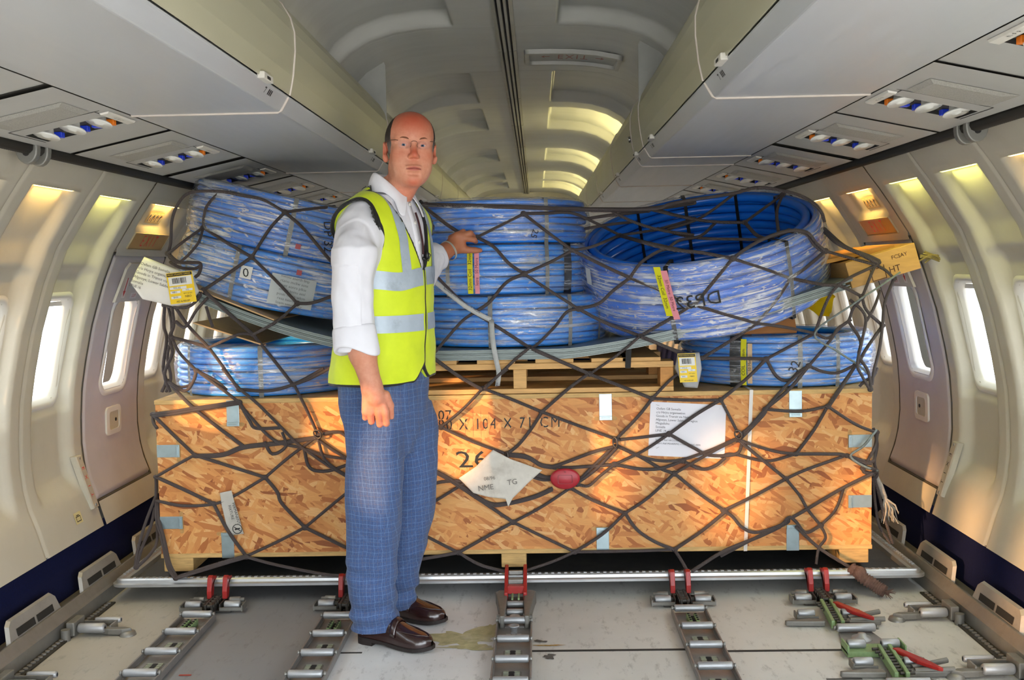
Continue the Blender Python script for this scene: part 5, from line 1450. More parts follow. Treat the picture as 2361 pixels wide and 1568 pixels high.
def catmull(P, n=6):
    P = [np.array(p, float) for p in P]; out = []
    for i in range(len(P) - 1):
        p0 = P[i - 1] if i else 2 * P[0] - P[1]; p1, p2 = P[i], P[i + 1]; p3 = P[i + 2] if i + 2 < len(P) else 2 * P[-1] - P[-2]
        for t in np.linspace(0, 1, n, endpoint=False):
            out.append(.5 * ((2 * p1) + (-p0 + p2) * t + (2 * p0 - 5 * p1 + 4 * p2 - p3) * t * t + (-p0 + 3 * p1 - 3 * p2 + p3) * t ** 3))
    out.append(P[-1]); return out
def strand(pix, lift=0.0):
    n = max(3, int(2 + max(np.hypot(*(np.array(pix[i + 1]) - np.array(pix[i]))) for i in range(len(pix) - 1)) / 14))
    C_ = catmull(pix, min(n, 14)); s = [0]
    for a, b in zip(C_[:-1], C_[1:]): s.append(s[-1] + float(np.hypot(*(b - a))) + 1e-6)
    d = [net_depth(*p) for p in C_]; d = hullmin(s, d)
    return [atY(p[0], p[1], y - lift) for p, y in zip(C_, d)]
M_ROPE = bpy.data.materials.new('braided_rope'); M_ROPE.use_nodes = True
_nt = M_ROPE.node_tree; _p = _nt.nodes['Principled BSDF']
_w1 = _nt.nodes.new('ShaderNodeTexWave'); _w1.inputs['Scale'].default_value = 115; _w1.inputs['Distortion'].default_value = 2.5; _w1.bands_direction = 'DIAGONAL'
_nt.links.new(worldpos(_nt), _w1.inputs['Vector'])
_f, _ = tnoise(_nt, worldpos(_nt), 6, 4, .6); _f2, _ = tnoise(_nt, worldpos(_nt), 260, 3, .6)
_c = mixnode(_nt, _w1.outputs['Fac'], col('#3b3433'), col('#605757')); _c = mixnode(_nt, ramp(_nt, _f, [(.45, G4(0)), (.7, G4(.5))]), _c, col('#54453e'))
_nt.links.new(_c, _p.inputs['Base Color']); _p.inputs['Roughness'].default_value = .8
_nt.links.new(bump(_nt, math_(_nt, 'ADD', _w1.outputs['Fac'], _f2), .8, .002), _p.inputs['Normal'])
net = MB(); ends = {}
LINES = [l.split() for l in NET.strip().splitlines()]
for li, w in enumerate(LINES):
    ox, oy, sc = ZO[w[0]]; a = [int(v) for v in w[1:]]
    pix = [(ox + a[i] / sc, oy + a[i + 1] / sc) for i in range(0, len(a), 2)]
    P = strand(pix, .002 * (li % 3))
    thick = .0066 if li % 2 else .0073
    net.tube(P, thick, 8, flat=.8)
    for e, p in ((pix[0], P[0]), (pix[-1], P[-1])):
        key = (round(e[0] / 9), round(e[1] / 9)); ends.setdefault(key, []).append(Vector(p))
for key, ps in ends.items():
    if len(ps) >= 2:
        c = sum(ps, Vector((0, 0, 0))) / len(ps); r = random.Random(str(key))
        net.ell(c, (.0115 + .003 * r.random(), .009, .0095 + .003 * r.random()), 10, 6)
netobj = thing('cargo_net', 'grey brown rope cargo net stretched over the crate and coils', 'cargo net', (0, 4.0, .09))
net.build('rope_mesh', M_ROPE, netobj)
M_RING = mat('net_ring_steel', '#5c5550', .4, metal=.8, var=.2, vscale=50, dirt=.4, dirtcol='#5b3a22')
for (px, py, rx, rz, rot) in ((1168, 1053, .006, .018, 0), (1418, 1020, .008, .020, .1), (1702, 1002, .012, .018, .4), (732, 1001, .014, .018, .6)):
    b = MB(); c = Vector(atY(px, py, net_depth(px, py) - .016))
    b.tube([c + Vector((rx * math.cos(t) * math.cos(rot) - rz * math.sin(t) * math.sin(rot), -.004 * math.cos(t), rz * math.sin(t) * math.cos(rot) + rx * math.cos(t) * math.sin(rot))) for t in np.linspace(0, 2 * math.pi, 20, endpoint=False)], .0035, 6, closed=True)
    b.build('ring', M_RING, netobj)
# red plastic disc threaded on the net
b = MB(); c = Vector(atY(1303, 1105, 4.005)); 
b.lathe(c + Vector((0, .012, 0)), (0, -1, 0), [(0, 0), (0, .052), (.004, .058), (.010, .058), (.014, .050), (.016, 0)], 32)
for v in range(len(b.v)): x, y, z = b.v[v]; b.v[v] = (c.x + (x - c.x) * 1.0, y, c.z + (z - c.z) * .70 + .04 * abs(x - c.x))
tg = b.build('disc_tag', mat('red_plastic', '#a8232f', .4, var=.08), netobj)
b = MB(); fr_ = frame2(c + Vector((0, -.0055, 0)), (1, 0, 0), (0, 0, 1))
R_ = rrect(.058, .036, .006, 3); b.add([fr_(a, d) for a, d in R_] + [fr_(a * .9, d * .9) for a, d in R_], [(i, (i + 1) % 16, 16 + (i + 1) % 16, 16 + i) for i in range(16)]); b.cyl(fr_(0, .030), fr_(0, .030) + Vector((0, -.002, 0)), .003, 8)
b.build('raised_frame', mat('red_plastic_edge', '#86131f', .4), tg)
# cloth name tag
PT = [(1137, 1036), (1098, 1074), (1058, 1102), (1092, 1135), (1132, 1146), (1166, 1150), (1172, 1168), (1182, 1148), (1214, 1116), (1250, 1083), (1215, 1071), (1180, 1058)]
def cloth(name, px, Y, m, parent, wob=.006, n=10, seed=3):
    P = [Vector(atY(x, y, Y)) for x, y in px]; c = sum(P, Vector()) / len(P); b = MB(); vs = [c]; N = len(P); ring = []
    for k in range(1, n + 1):
        for i in range(N * 4):
            a, f = divmod(i, 4); p = P[a].lerp(P[(a + 1) % N], f / 4); ring.append(c.lerp(p, k / n))
    vs += ring; M = N * 4
    vs = [v + Vector((0, -abs(wob) * (1 + mnoise.noise(v * 16 + Vector((seed, 0, 0)))) , 0)) for v in vs]
    fs = [(0, 1 + i, 1 + (i + 1) % M) for i in range(M)] + [(1 + (k - 1) * M + i, 1 + k * M + i, 1 + k * M + (i + 1) % M, 1 + (k - 1) * M + (i + 1) % M) for k in range(1, n) for i in range(M)]
    b.add(vs, fs, 0, True); o = b.build(name, m, parent); sm = o.modifiers.new('thickness', 'SOLIDIFY'); sm.thickness = .0012; return o
M_TAG = mat('dirty_white_cloth', '#cfc9bd', .8, var=.08, vscale=20, dirt=.5, dirtcol='#8a7a66')
ct = cloth('cloth_tag', PT, 4.035, M_TAG, netobj, .01)
b = MB(); ft = frame2(atY(1120, 1125, 4.008), (1, 0, .12), (-.12, 0, 1))
put_text(b, 'NME', lambda a, d: ft(a + .0, d - .0), .03); put_text(b, 'TG', lambda a, d: ft(a + .106, d + .008), .03); put_text(b, '08/96', lambda a, d: ft(a + .02, d + .035), .02)
b.build('lettering', mat('faded_ink', '#6a655d', .7), ct)
# permanent fixture tag
ct = cloth('fixture_tag', [(508, 1136), (535, 1130), (542, 1158), (563, 1230), (528, 1234), (512, 1165)], 4.043, mat('grey_tag', '#b9b5ab', .7, dirt=.25), netobj, .004)
b = MB(); fp = frame2(atY(539, 1185, 4.031), (.22, 0, -.97), (.97, 0, .22))
put_text(b, 'PERMANENT', lambda a, d: fp(a - .0, d + .009), .0155); put_text(b, 'FIXTURE', lambda a, d: fp(a - .008, d - .009), .0155)
cc = (.062, -.002)
for t in range(24):
    a0, a1 = 2 * math.pi * t / 24, 2 * math.pi * (t + 1) / 24
    b.add([fp(cc[0] + r * math.cos(a), cc[1] + r * math.sin(a)) for r, a in ((.017, a0), (.020, a0), (.020, a1), (.017, a1))], [(0, 1, 2, 3)])
b.add([fp(cc[0] - .012, cc[1] - .010), fp(cc[0] - .010, cc[1] - .012), fp(cc[0] + .012, cc[1] + .010), fp(cc[0] + .010, cc[1] + .012)], [(0, 1, 2, 3)])
b.add([fp(cc[0] - .003, cc[1] - .01), fp(cc[0] + .003, cc[1] - .01), fp(cc[0] + .002, cc[1] + .012), fp(cc[0] - .002, cc[1] + .012)], [(0, 1, 2, 3)])
b.build('lettering', M_INK, ct)
# thin cord knotted through the right end, blue grey
M_CORD = mat('blue_grey_cord', '#77807e', .8, var=.25, vscale=90)
b = MB(); x_ = []
b.tube(strand([(1300 + x / 2.851, 400 + y / 2.851) for x, y in [(2210, 650), (2080, 740), (1900, 860), (1650, 1050), (1800, 1170), (1940, 1262), (2010, 1330)]], .018), .0042, 6)
tag(b.build('thin_cord', M_CORD), 'thin blue grey cord zigzagging over the lower right coil', 'cord')
b = MB(); b.tube(strand([(1661 + x / 2.184, 850 + y / 2.184) for x, y in [(785, 310), (720, 390), (655, 440), (720, 490), (790, 515)]], .018), .005, 6)
tag(b.build('thin_cord', M_CORD), 'short blue grey cord tied to the net at the right edge of the crate', 'cord')
# frayed tassel and knotted rope tail
b = MB(); top = Vector(atY(2040, 1148, 4.14))
b.tube([Vector(atY(2014, 1090, 4.14)), Vector(atY(2030, 1120, 4.13)), top], .011, 8)
for k in range(26):
    r = random.Random(k); e = Vector(atY(2040 + r.uniform(-14, 34), 1195 + r.uniform(-14, 14), 4.14 + r.uniform(-.02, .02)))
    b.tube([top, top.lerp(e, .5) + Vector((r.uniform(-.008, .012), r.uniform(-.008, .008), .004)), e], [.005, .004, .0015], 5)
tag(b.build('rope_tassel', mat('frayed_rope', '#9a958d', .9, var=.2, vscale=80)), 'frayed grey rope end hanging beside the right end of the crate', 'rope')
b = MB(); pp = [atY(x, y, Y) for x, y, Y in ((1960, 1308, 3.985), (1978, 1322, 3.965), (1994, 1335, 3.945), (2012, 1346, 3.93), (2026, 1356, 3.915), (2040, 1364, 3.90))]
b.tube(catmull(pp, 10), [.018 + .008 * abs(math.sin(i * .9)) for i in range(51)], 10)
b.ell(Vector(atY(1983, 1322, 3.955)), (.026, .024, .028), 12, 8)
for k in range(14):
    r = random.Random(k + 90); p = Vector(pp[-1]); b.tube([p, p + Vector((r.uniform(.0, .04), r.uniform(-.03, .01), r.uniform(-.03, .012)))], [.003, .001], 4)
tag(b.build('rope_tail', mat('brown_rope_tail', '#6e5348', .9, var=.25, vscale=90, bmp=.8, bscale=200, bdist=.004)), 'knotted brown rope tail lying over the right end of the pallet edge', 'rope')
# printed webbing tape hanging down the centre coils
b = MB(); tp = [(998, 645), (1030, 672), (1072, 705), (1112, 728), (1132, 738)]; tq = [(1133, 738), (1137, 790), (1144, 830), (1150, 860), (1147, 890)]
for pts, wv in ((tp, Vector((.3, 0, .9))), (tq, Vector((1, 0, .1)))):
    P = [Vector(p) for p in strand(pts, .012)]; wv = wv.normalized() * .0095; n_ = len(P)
    b.add([p + wv * s for p in P for s in (-1, 1)], [(2 * i, 2 * i + 1, 2 * i + 3, 2 * i + 2) for i in range(n_ - 1)], 0, True)
tt = b.build('webbing_tape', mat('grey_webbing', '#b5b7b5', .7, var=.1, vscale=40)); tag(tt, 'grey printed webbing tape trailing over the centre coils and pallet', 'webbing tape')
sm = tt.modifiers.new('thickness', 'SOLIDIFY'); sm.thickness = .0012
b = MB(); P0, P1 = Vector(strand(tp, .016)[0]), Vector(strand(tp, .016)[-1]); f_ = frame2((P0 + P1) / 2 - Vector((0, .004, 0)), P0 - P1, Vector((-.6, 0, -.8)))
put_text(b, 'NON AUTORIZZATO REINTR', lambda a, d: f_(a, d), .013); 
Q0 = Vector(strand(tq, .016)[-1]); f2_ = frame2(Q0 + Vector((0, -.004, .025)), (.05, 0, 1), (-1, 0, .05)); put_text(b, 'UNDER BAN', lambda a, d: f2_(a, d), .011)
b.build('lettering', mat('navy_ink', '#2c3350', .7), tt)
# ------------------------------------------------------------------ coil labels and marker writing
th, h = c2.angle_at(1086, 620); HH = .17
c2.label(th - .0, c2.H / 2 - .005, .021, .175, M_YEL, [('32mm Coil   32mm', .019, math.pi / 2, .0, 0, M_INK)])
th, h = c2.angle_at(1099, 620)
c2.label(th + .010, c2.H / 2 - .005, .018, .175, M_PNK, [('letre   50 Metre', .017, math.pi / 2, .0, 0, mat('maroon_ink', '#6a2430', .6))])
th, h = cA1.angle_at(571, 628); cA1.label(th, h, .044, .05, M_WHT, [('0', .05, .25, 0, -.003, M_INK)], out=.02)
th, h = cA1.angle_at(672, 672); cA1.label(th, h, .17, .12, mat('printed_sheet', '#b9bfc0', .6, var=.05), [('\n'.join(['nwoiu aserth lmp', 'rtano mcliw sote', 'vuet aonrs plkie', 'mwcr toinu aesl', 'pouti nrase wlcm', 'resa tuonm ikpl', 'loam setuw incr']), .0155, math.pi / 2 * 0 - .05, 0, 0, mat('pale_ink', '#6e7173', .7))], out=.02)
for px, py in ((686, 568), (688, 628)):
    cc_ = cA2 if py < 600 else cA1; th, h = cc_.angle_at(px, py); cc_.label(th, h, .02, .02, mat('red_sticker', '#b3545c', .5), out=.019)
th, h = cA2.angle_at(751, 545); cA2.scrawl('DP 32', th, h, .05, rot=-1.35, out=.02)
th, h = c3.angle_at(1229, 545); c3.scrawl('25', th, h + .01, .036, rot=-1.9)
th, h = cC.angle_at(1610, 690); cC.scrawl('DP32', th, h, .075, rot=.05, flip=True, out=.022)
th, h = cC.angle_at(1534, 680); cC.label(th, h + .02, .026, .20, M_YEL, [('32mm Coil  32mm', .018, -math.pi / 2, 0, 0, M_INK)], out=.021, tilt=-.12)
th, h = cC.angle_at(1550, 688); cC.label(th, h + .02, .024, .20, M_PNK, [('50 Metre  50 Metre', .016, -math.pi / 2, 0, 0, mat('maroon_ink', '#6a2430', .6))], out=.0215, tilt=-.12)
th, h = cC.angle_at(1369, 650); cC.label(th, h + .03, .04, .07, M_WHT, out=.021)
th, h = cE.angle_at(1698, 850); cE.band(th, M_BBAND, .05)
th, h = cE.angle_at(1717, 850); cE.label(th, cE.H / 2, .022, .185, M_YEL, [('COIL   32mm', .019, math.pi / 2, 0, 0, M_INK)])
th, h = cE.angle_at(1731, 850); cE.label(th, cE.H / 2 - .005, .018, .16, mat('peach_label', '#d3b48c', .5), [('50 Metre', .016, math.pi / 2, 0, 0, M_INK)])
th, h = cE.angle_at(1831, 845); cE.scrawl('32', th, h, .05, rot=1.25)
# ------------------------------------------------------------------ address parcels
def plastic_parcel(px, Y, label, seed, m):
    P = [Vector(atY(x, y, Y)) for x, y in px]; c = sum(P, Vector()) / len(P); N = len(P); b = MB()
    def ringpt(k, i, s):
        a, f = divmod(i, 4); p = P[a].lerp(P[(a + 1) % N], f / 4); v = c.lerp(p, math.sin(k / 8 * math.pi / 2))
        return v + Vector((0, s * .028 * math.cos(k / 8 * math.pi / 2) ** .6 + .006 * mnoise.noise(v * 22 + Vector((seed, s, 0))), 0))
    M = N * 4
    for s in (-1, 1):
        vs = [ringpt(k, i, s) for k in range(9) for i in range(M)]
        fs = [(k * M + i, (k + 1) * M + i, (k + 1) * M + (i + 1) % M, k * M + (i + 1) % M) for k in range(8) for i in range(M)]
        b.add(vs, fs if s < 0 else [f[::-1] for f in fs], 0, True)
    o = b.build('parcel', m); return tag(o, label, 'parcel')
M_WBAG = mat('white_plastic_bag', '#dedcd6', .35, var=.04, vscale=10)
par = plastic_parcel([(333, 592), (445, 636), (459, 672), (440, 700), (398, 706), (330, 690), (302, 652), (318, 618)], 4.02, 'white plastic address parcel with a yellow waybill tied to the net at left', 1, M_WBAG)
b = MB(); rt = (Vector(atY(459, 640, 3.9)) - Vector(atY(333, 600, 3.9))); f_ = frame2(atY(333, 602, 3.984), (rt.x, 0, rt.z), (-rt.z, 0, rt.x))
for k, s in enumerate(('Oxfam GB Somalia', 'c/o Hirjra organisation', 'Goods in Transit via Nairobi', 'Afgooye, Lower Sabbelle Regio', 'Somalia', 'LINE /6')):
    put_text(b, s, lambda a, d, k=k: f_(-.012 - .004 * k + a, -.012 - .0185 * k + d), .0155, 'LEFT')
b.build('lettering', mat('grey_ink', '#55555c', .7), par)
def waybill(parent, o, ux, uy, w, h, dest=('NBO', 'NBO', 'BHX')):
    f = frame2(o, ux, uy); b = MB(); R4 = lambda x0, x1, y0, y1, k: [f(x0 * w, y0 * h, k), f(x1 * w, y0 * h, k), f(x1 * w, y1 * h, k), f(x0 * w, y1 * h, k)]
    b.add(R4(0, 1, 0, 1, 0), [(0, 1, 2, 3)], 0)
    b.add(R4(.02, .98, .88, .98, .0008), [(0, 1, 2, 3)], 2)
    b.add(R4(.06, .94, .58, .86, .0008), [(0, 1, 2, 3)], 1)
    x = .2; r = random.Random(5)
    while x < .74:
        ww = r.choice((.012, .02, .03)); b.add(R4(x, x + ww, .64, .82, .0014), [(0, 1, 2, 3)], 2); x += ww + r.choice((.012, .02))
    for x0, x1, y0, y1 in ((.06, .7, .46, .54), (.06, .44, .33, .41), (.52, .92, .38, .45), (.06, .44, .16, .24)): b.add(R4(x0, x1, y0, y1, .0008), [(0, 1, 2, 3)], 1)
    for s, x, y, sz in (('VIRGIN ATLANTIC CARGO', .48, .93, .062), ('932-62', .34, .50, .085), (dest[0], .22, .37, .08), ('KG', .72, .415, .07), (dest[1], .72, .2, .1), (dest[2], .24, .2, .08), ('AID & RELIEF', .5, .06, .08), ('QTY & NO', .72, .30, .06)):
        put_text(b, s, lambda a, d: f(x * w + a, y * h + d, .0016), sz * min(h, w * 1.18), mi=(0 if y > .9 else 2))
    return b.build('waybill', [mat('waybill_yellow', '#e8c414', .5, var=.04), M_WHT, M_INK], parent)
waybill(par, atY(394, 702, 3.982), (1, 0, .10), (-.12, 0, 1), .102, .120)
p2 = plastic_parcel([(1562, 815), (1612, 812), (1618, 850), (1608, 895), (1578, 893), (1556, 850)], 4.045, 'small clear wrapped parcel with a yellow waybill beside the wooden pallet', 4, mat('grey_plastic_bag', '#a9aaab', .3, var=.06, vscale=12))
waybill(p2, atY(1568, 882, 4.008), (1, 0, .02), (-.08, 0, 1), .068, .112)
# ------------------------------------------------------------------ the man: smooth implicit volumes meshed on a grid
f32 = np.float32
class Field:
    def __init__(s, xs, ys, zs):
        s.ax = [np.asarray(a, f32) for a in (xs, ys, zs)]; s.D = np.full([len(a) for a in s.ax], .5, f32)
    def _sl(s, lo, hi, pad):
        sl = []
        for a, l, h in zip(s.ax, lo, hi):
            i0 = max(int(np.searchsorted(a, l - pad)) - 1, 0); i1 = min(int(np.searchsorted(a, h + pad)) + 1, len(a)); sl.append(slice(i0, max(i1, i0 + 1)))
        X = s.ax[0][sl[0]][:, None, None]; Y = s.ax[1][sl[1]][None, :, None]; Z = s.ax[2][sl[2]][None, None, :]
        return tuple(sl), X, Y, Z
    def add(s, prim, k=.01):
        fn, lo, hi = prim; sl, X, Y, Z = s._sl(lo, hi, .018 + k); d = fn(X, Y, Z).astype(f32); g = s.D[sl]
        if k <= 0: s.D[sl] = np.minimum(g, d); return s
        h = np.clip(.5 + .5 * (g - d) / k, 0, 1); s.D[sl] = g + (d - g) * h - k * h * (1 - h); return s
    def sub(s, prim, k=.006):
        fn, lo, hi = prim; sl, X, Y, Z = s._sl(lo, hi, .018 + k); d = -fn(X, Y, Z).astype(f32); g = s.D[sl]
        if k <= 0: s.D[sl] = np.maximum(g, d); return s
        h = np.clip(.5 - .5 * (g - d) / k, 0, 1); s.D[sl] = g + (d - g) * h + k * h * (1 - h); return s
    def clip(s, fn):
        s.D = np.maximum(s.D, fn(s.ax[0][:, None, None], s.ax[1][None, :, None], s.ax[2][None, None, :]).astype(f32)); return s
    def mesh(s):
        D = s.D; n = D.shape; ins = D < 0
        act = np.zeros([k - 1 for k in n], np.int8)
        for a in (0, 1):
            for b in (0, 1):
                for c in (0, 1): act += ins[a:n[0] - 1 + a, b:n[1] - 1 + b, c:n[2] - 1 + c]
        I = np.argwhere((act > 0) & (act < 8)); del act
        ids = (I[:, 0] * (n[1] - 1) + I[:, 1]) * (n[2] - 1) + I[:, 2]
        cr = np.array([(a, b, c) for a in (0, 1) for b in (0, 1) for c in (0, 1)])
        val = np.stack([D[I[:, 0] + c[0], I[:, 1] + c[1], I[:, 2] + c[2]] for c in cr], 1)
        pos = np.stack([np.stack([s.ax[k][I[:, k] + c[k]] for k in range(3)], 1) for c in cr], 1)
        P = np.zeros((len(I), 3)); cnt = np.zeros(len(I))
        for a in range(8):
            for b in range(a + 1, 8):
                if np.abs(cr[a] - cr[b]).sum() != 1: continue
                m = (val[:, a] < 0) != (val[:, b] < 0); t = val[:, a] / np.where(m, val[:, a] - val[:, b], 1)
                P += np.where(m[:, None], pos[:, a] + (pos[:, b] - pos[:, a]) * t[:, None], 0); cnt += m
        P /= cnt[:, None]; quads = []
        for ax in range(3):
            u, v = [(1, 2), (2, 0), (0, 1)][ax]
            A = [slice(1, n[k] - 1) for k in range(3)]; B = list(A); A[ax] = slice(0, n[ax] - 1); B[ax] = slice(1, n[ax])
            ia, ib = ins[tuple(A)], ins[tuple(B)]; E = np.argwhere(ia != ib); fl = ia[tuple(E.T)]
            E = E + np.array([0 if k == ax else 1 for k in range(3)])
            q = []
            for du, dv in ((-1, -1), (0, -1), (0, 0), (-1, 0)):
                c = E.copy(); c[:, u] += du; c[:, v] += dv; q.append((c[:, 0] * (n[1] - 1) + c[:, 1]) * (n[2] - 1) + c[:, 2])
            q = np.stack(q, 1); q = np.where(fl[:, None], q, q[:, ::-1]); quads.append(np.searchsorted(ids, q))
        return P, np.concatenate(quads)
def cone(a, b, ra, rb):
    a, b = np.array(a, float), np.array(b, float); ba = b - a; L2 = float(ba @ ba) + 1e-12; R = max(ra, rb)
    def fn(X, Y, Z):
        t = np.clip(((X - a[0]) * ba[0] + (Y - a[1]) * ba[1] + (Z - a[2]) * ba[2]) / L2, 0, 1)
        return np.sqrt((X - a[0] - t * ba[0]) ** 2 + (Y - a[1] - t * ba[1]) ** 2 + (Z - a[2] - t * ba[2]) ** 2) - (ra + (rb - ra) * t)
    return fn, np.minimum(a, b) - R, np.maximum(a, b) + R
def ellip(c, r, M=None):
    c = np.array(c, float); r = np.array(r, float); M = np.eye(3) if M is None else np.array(M, float); R = np.sqrt(((M * r[:, None]) ** 2).sum(0)) if M is not None else r
    def fn(X, Y, Z):
        x, y, z = X - c[0], Y - c[1], Z - c[2]; q = [M[i, 0] * x + M[i, 1] * y + M[i, 2] * z for i in range(3)]
        k0 = np.sqrt(sum((q[i] / r[i]) ** 2 for i in range(3))); k1 = np.sqrt(sum((q[i] / r[i] ** 2) ** 2 for i in range(3))) + 1e-9
        return k0 * (k0 - 1) / k1
    return fn, c - R, c + R
def loft(st, ex=None, p=2.0):
    """stations (z, cx, cy, a, b): stacked ellipses; ex = horizontal direction of semi-axis a"""
    st = sorted(st); z = [q[0] for q in st]; ex = np.array([1, 0]) if ex is None else np.array(ex); ey = np.array([-ex[1], ex[0]])
    def fn(X, Y, Z):
        cx, cy, a, b = [np.interp(Z, z, [q[i] for q in st]) for i in (1, 2, 3, 4)]
        u = (X - cx) * ex[0] + (Y - cy) * ex[1]; v = (X - cx) * ey[0] + (Y - cy) * ey[1]
        d = ((np.abs(u / a) ** p + np.abs(v / b) ** p) ** (1 / p) - 1) * np.minimum(a, b)
        return np.maximum(d, np.maximum(Z - z[-1], z[0] - Z))
    R = max(max(q[3], q[4]) for q in st)
    return fn, np.array([min(q[1] for q in st) - R, min(q[2] for q in st) - R, z[0]]), np.array([max(q[1] for q in st) + R, max(q[2] for q in st) + R, z[-1]])
def axis(lo, hi, fine=None, h=.004, hf=.002):
    out = [lo]
    while out[-1] < hi:
        x = out[-1]; out.append(x + (hf if fine is not None and fine[0] <= x <= fine[1] else h))
    return out
def to_obj(name, P, Q, mats, parent, disp=None, sm=0):
    me = bpy.data.meshes.new(name); o = bpy.data.objects.new(name, me); S.collection.objects.link(o)
    off = np.zeros(3)
    if parent is not None:
        o.parent = parent; p = parent
        while p is not None: off += np.array(p.location); p = p.parent
    if sm:
        E = np.concatenate([Q[:, [0, 1]], Q[:, [1, 2]], Q[:, [2, 3]], Q[:, [3, 0]]]); E = np.concatenate([E, E[:, ::-1]])
        for _ in range(sm):
            acc = np.zeros_like(P); c = np.zeros(len(P)); np.add.at(acc, E[:, 0], P[E[:, 1]]); np.add.at(c, E[:, 0], 1); P = P * .5 + .5 * acc / np.maximum(c, 1)[:, None]
    me.vertices.add(len(P)); me.vertices.foreach_set('co', (P - off).ravel())
    me.loops.add(Q.size); me.loops.foreach_set('vertex_index', Q.ravel().astype(np.int32))
    me.polygons.add(len(Q)); me.polygons.foreach_set('loop_start', np.arange(0, Q.size, 4, dtype=np.int32)); me.polygons.foreach_set('use_smooth', np.ones(len(Q), bool))
    for m in (mats if isinstance(mats, (list, tuple)) else [mats]): me.materials.append(m)
    me.update(calc_edges=True); me.validate()
    if disp is not None:
        nn = np.zeros(len(P) * 3); me.vertices.foreach_get('normal', nn); nn = nn.reshape(-1, 3)
        dv = np.array([disp(Vector(p), n) for p, n in zip(P, nn)]); me.vertices.foreach_set('co', (P + nn * dv[:, None] - off).ravel()); me.update()
    return o
def vattr(o, name, vals):
    a = o.data.attributes.new(name, 'FLOAT', 'POINT'); a.data.foreach_set('value', np.asarray(vals, np.float32))
J = lambda x, y, Y: np.array(atY(x, y, Y))
FW = np.array([.915, -.403]); LA = np.array([.403, .915])              # chest direction, his left
zat = lambda y, Y, x=890: float(atY(x, y, Y)[2])
# torso stations
TS = []
for z, px, a, b in ((.86, 884, .178, .132), (.95, 884, .180, .138), (1.0, 886, .180, .140), (1.1, 889, .180, .140), (1.2, 890, .186, .138), (1.3, 890, .192, .134), (1.38, 889, .196, .126),
                    (1.44, 888, .192, .112), (1.475, 888, .172, .098), (1.505, 889, .135, .084), (1.535, 891, .098, .072), (1.565, 893, .074, .064), (1.59, 895, .064, .060)):
    y = 619 + (1.29 - z) * 2390 / 3.52; c = J(px, y, 3.52); TS.append((z, c[0], c[1], a, b))
tc = lambda z: np.array([np.interp(z, [q[0] for q in TS], [q[1] for q in TS]), np.interp(z, [q[0] for q in TS], [q[2] for q in TS])])
grow = lambda e, lo=-9: [(z, x, y, a + e, b + e) for z, x, y, a, b in TS if z > lo]
SR = np.array([*(tc(1.44) - LA * .165 - FW * .006), 1.437]); SL = np.array([*(tc(1.44) + LA * .140 - FW * .03), 1.43])
ELR, WRR = J(813, 722, 3.285), J(857, 889, 3.265)
ELL, WRL = J(962, 640, 3.88), J(1026, 580, 4.02)
# head frame
HF = np.array([.255, -.966, -.03]); HF /= np.linalg.norm(HF); HZ = np.array([.035, .02, 1.0]); HX = np.cross(HF, HZ); HX /= np.linalg.norm(HX); HZ = np.cross(HX, HF)
if HX[0] < 0: HX = -HX; HZ = -HZ
if HZ[2] < 0: HZ = -HZ
HO = J(953.5, 333, 3.405)
HM = np.stack([HX, HF, HZ])
hp = lambda x, y, z: HO + HX * x + HF * y + HZ * z
he = lambda c, r, M=None: ellip(hp(*c), r, HM if M is None else np.array(M) @ HM)
hc = lambda a, b, ra, rb: cone(hp(*a), hp(*b), ra, rb)
def rotm(ax, ang):
    return np.array(Matrix.Rotation(ang, 3, ax))
t0x, t0y = HO[0], HO[1]
BF = Field(axis(-.64, .10, (-.45, -.19), .0042, .0019), axis(3.17, 4.17, (3.33, 3.56), .0042, .0019), axis(.78, 1.84, (1.52, 1.82), .0042, .0019))
# torso core, arms
BF.add(loft(grow(-.03, .97), ex=LA), .02)
BF.add(cone((*(tc(1.50) + FW * .010), 1.50), hp(-.004, -.088, -.09), .058, .052), .025)
BF.add(cone(hp(-.004, -.060, -.105), (*(tc(1.50) + FW * .022), 1.50), .032, .040), .022)
BF.add(cone(SR, ELR, .05, .042), .03); BF.add(cone(ELR, J(836, 815, 3.27), .043, .041), .02); BF.add(cone(J(836, 815, 3.27), WRR, .041, .032), .02)
BF.add(cone(SL, ELL, .05, .042), .03); BF.add(cone(ELL, WRL, .044, .031), .02)
# ---- head
BF.add(he((0, -.088, .022), (.0785, .101, .090)), .02)                    # skull
BF.add(he((0, -.060, .040), (.070, .068, .066)), .02)                      # forehead
BF.add(he((0, -.058, -.045), (.0665, .062, .090)), .02)                    # face
for s in (-1, 1):
    BF.add(hc((s * .044, -.072, -.072), (s * .018, -.020, -.111), .023, .018), .03)   # jaw
    BF.add(he((s * .042, -.026, -.034), (.022, .019, .022)), .028)             # cheekbone
    BF.add(hc((s * .014, -.004, .0155), (s * .050, -.018, .017), .0095, .009), .012)  # brow
    BF.add(he((s * .030, -.020, -.068), (.026, .022, .028)), .028)
BF.add(he((0, -.009, -.114), (.024, .021, .017)), .014)                     # chin
BF.add(he((0, -.005, -.084), (.031, .019, .026)), .02)
for s in (-1, 1): BF.sub(he((s * .029, .013, -.003), (.0160, .019, .0110)), .016)   # orbits
BF.add(hc((0, -.003, .008), (0, .019, -.032), .0085, .0105), .008)             # nose bridge
BF.add(he((0, .019, -.036), (.0112, .0120, .0098)), .007)
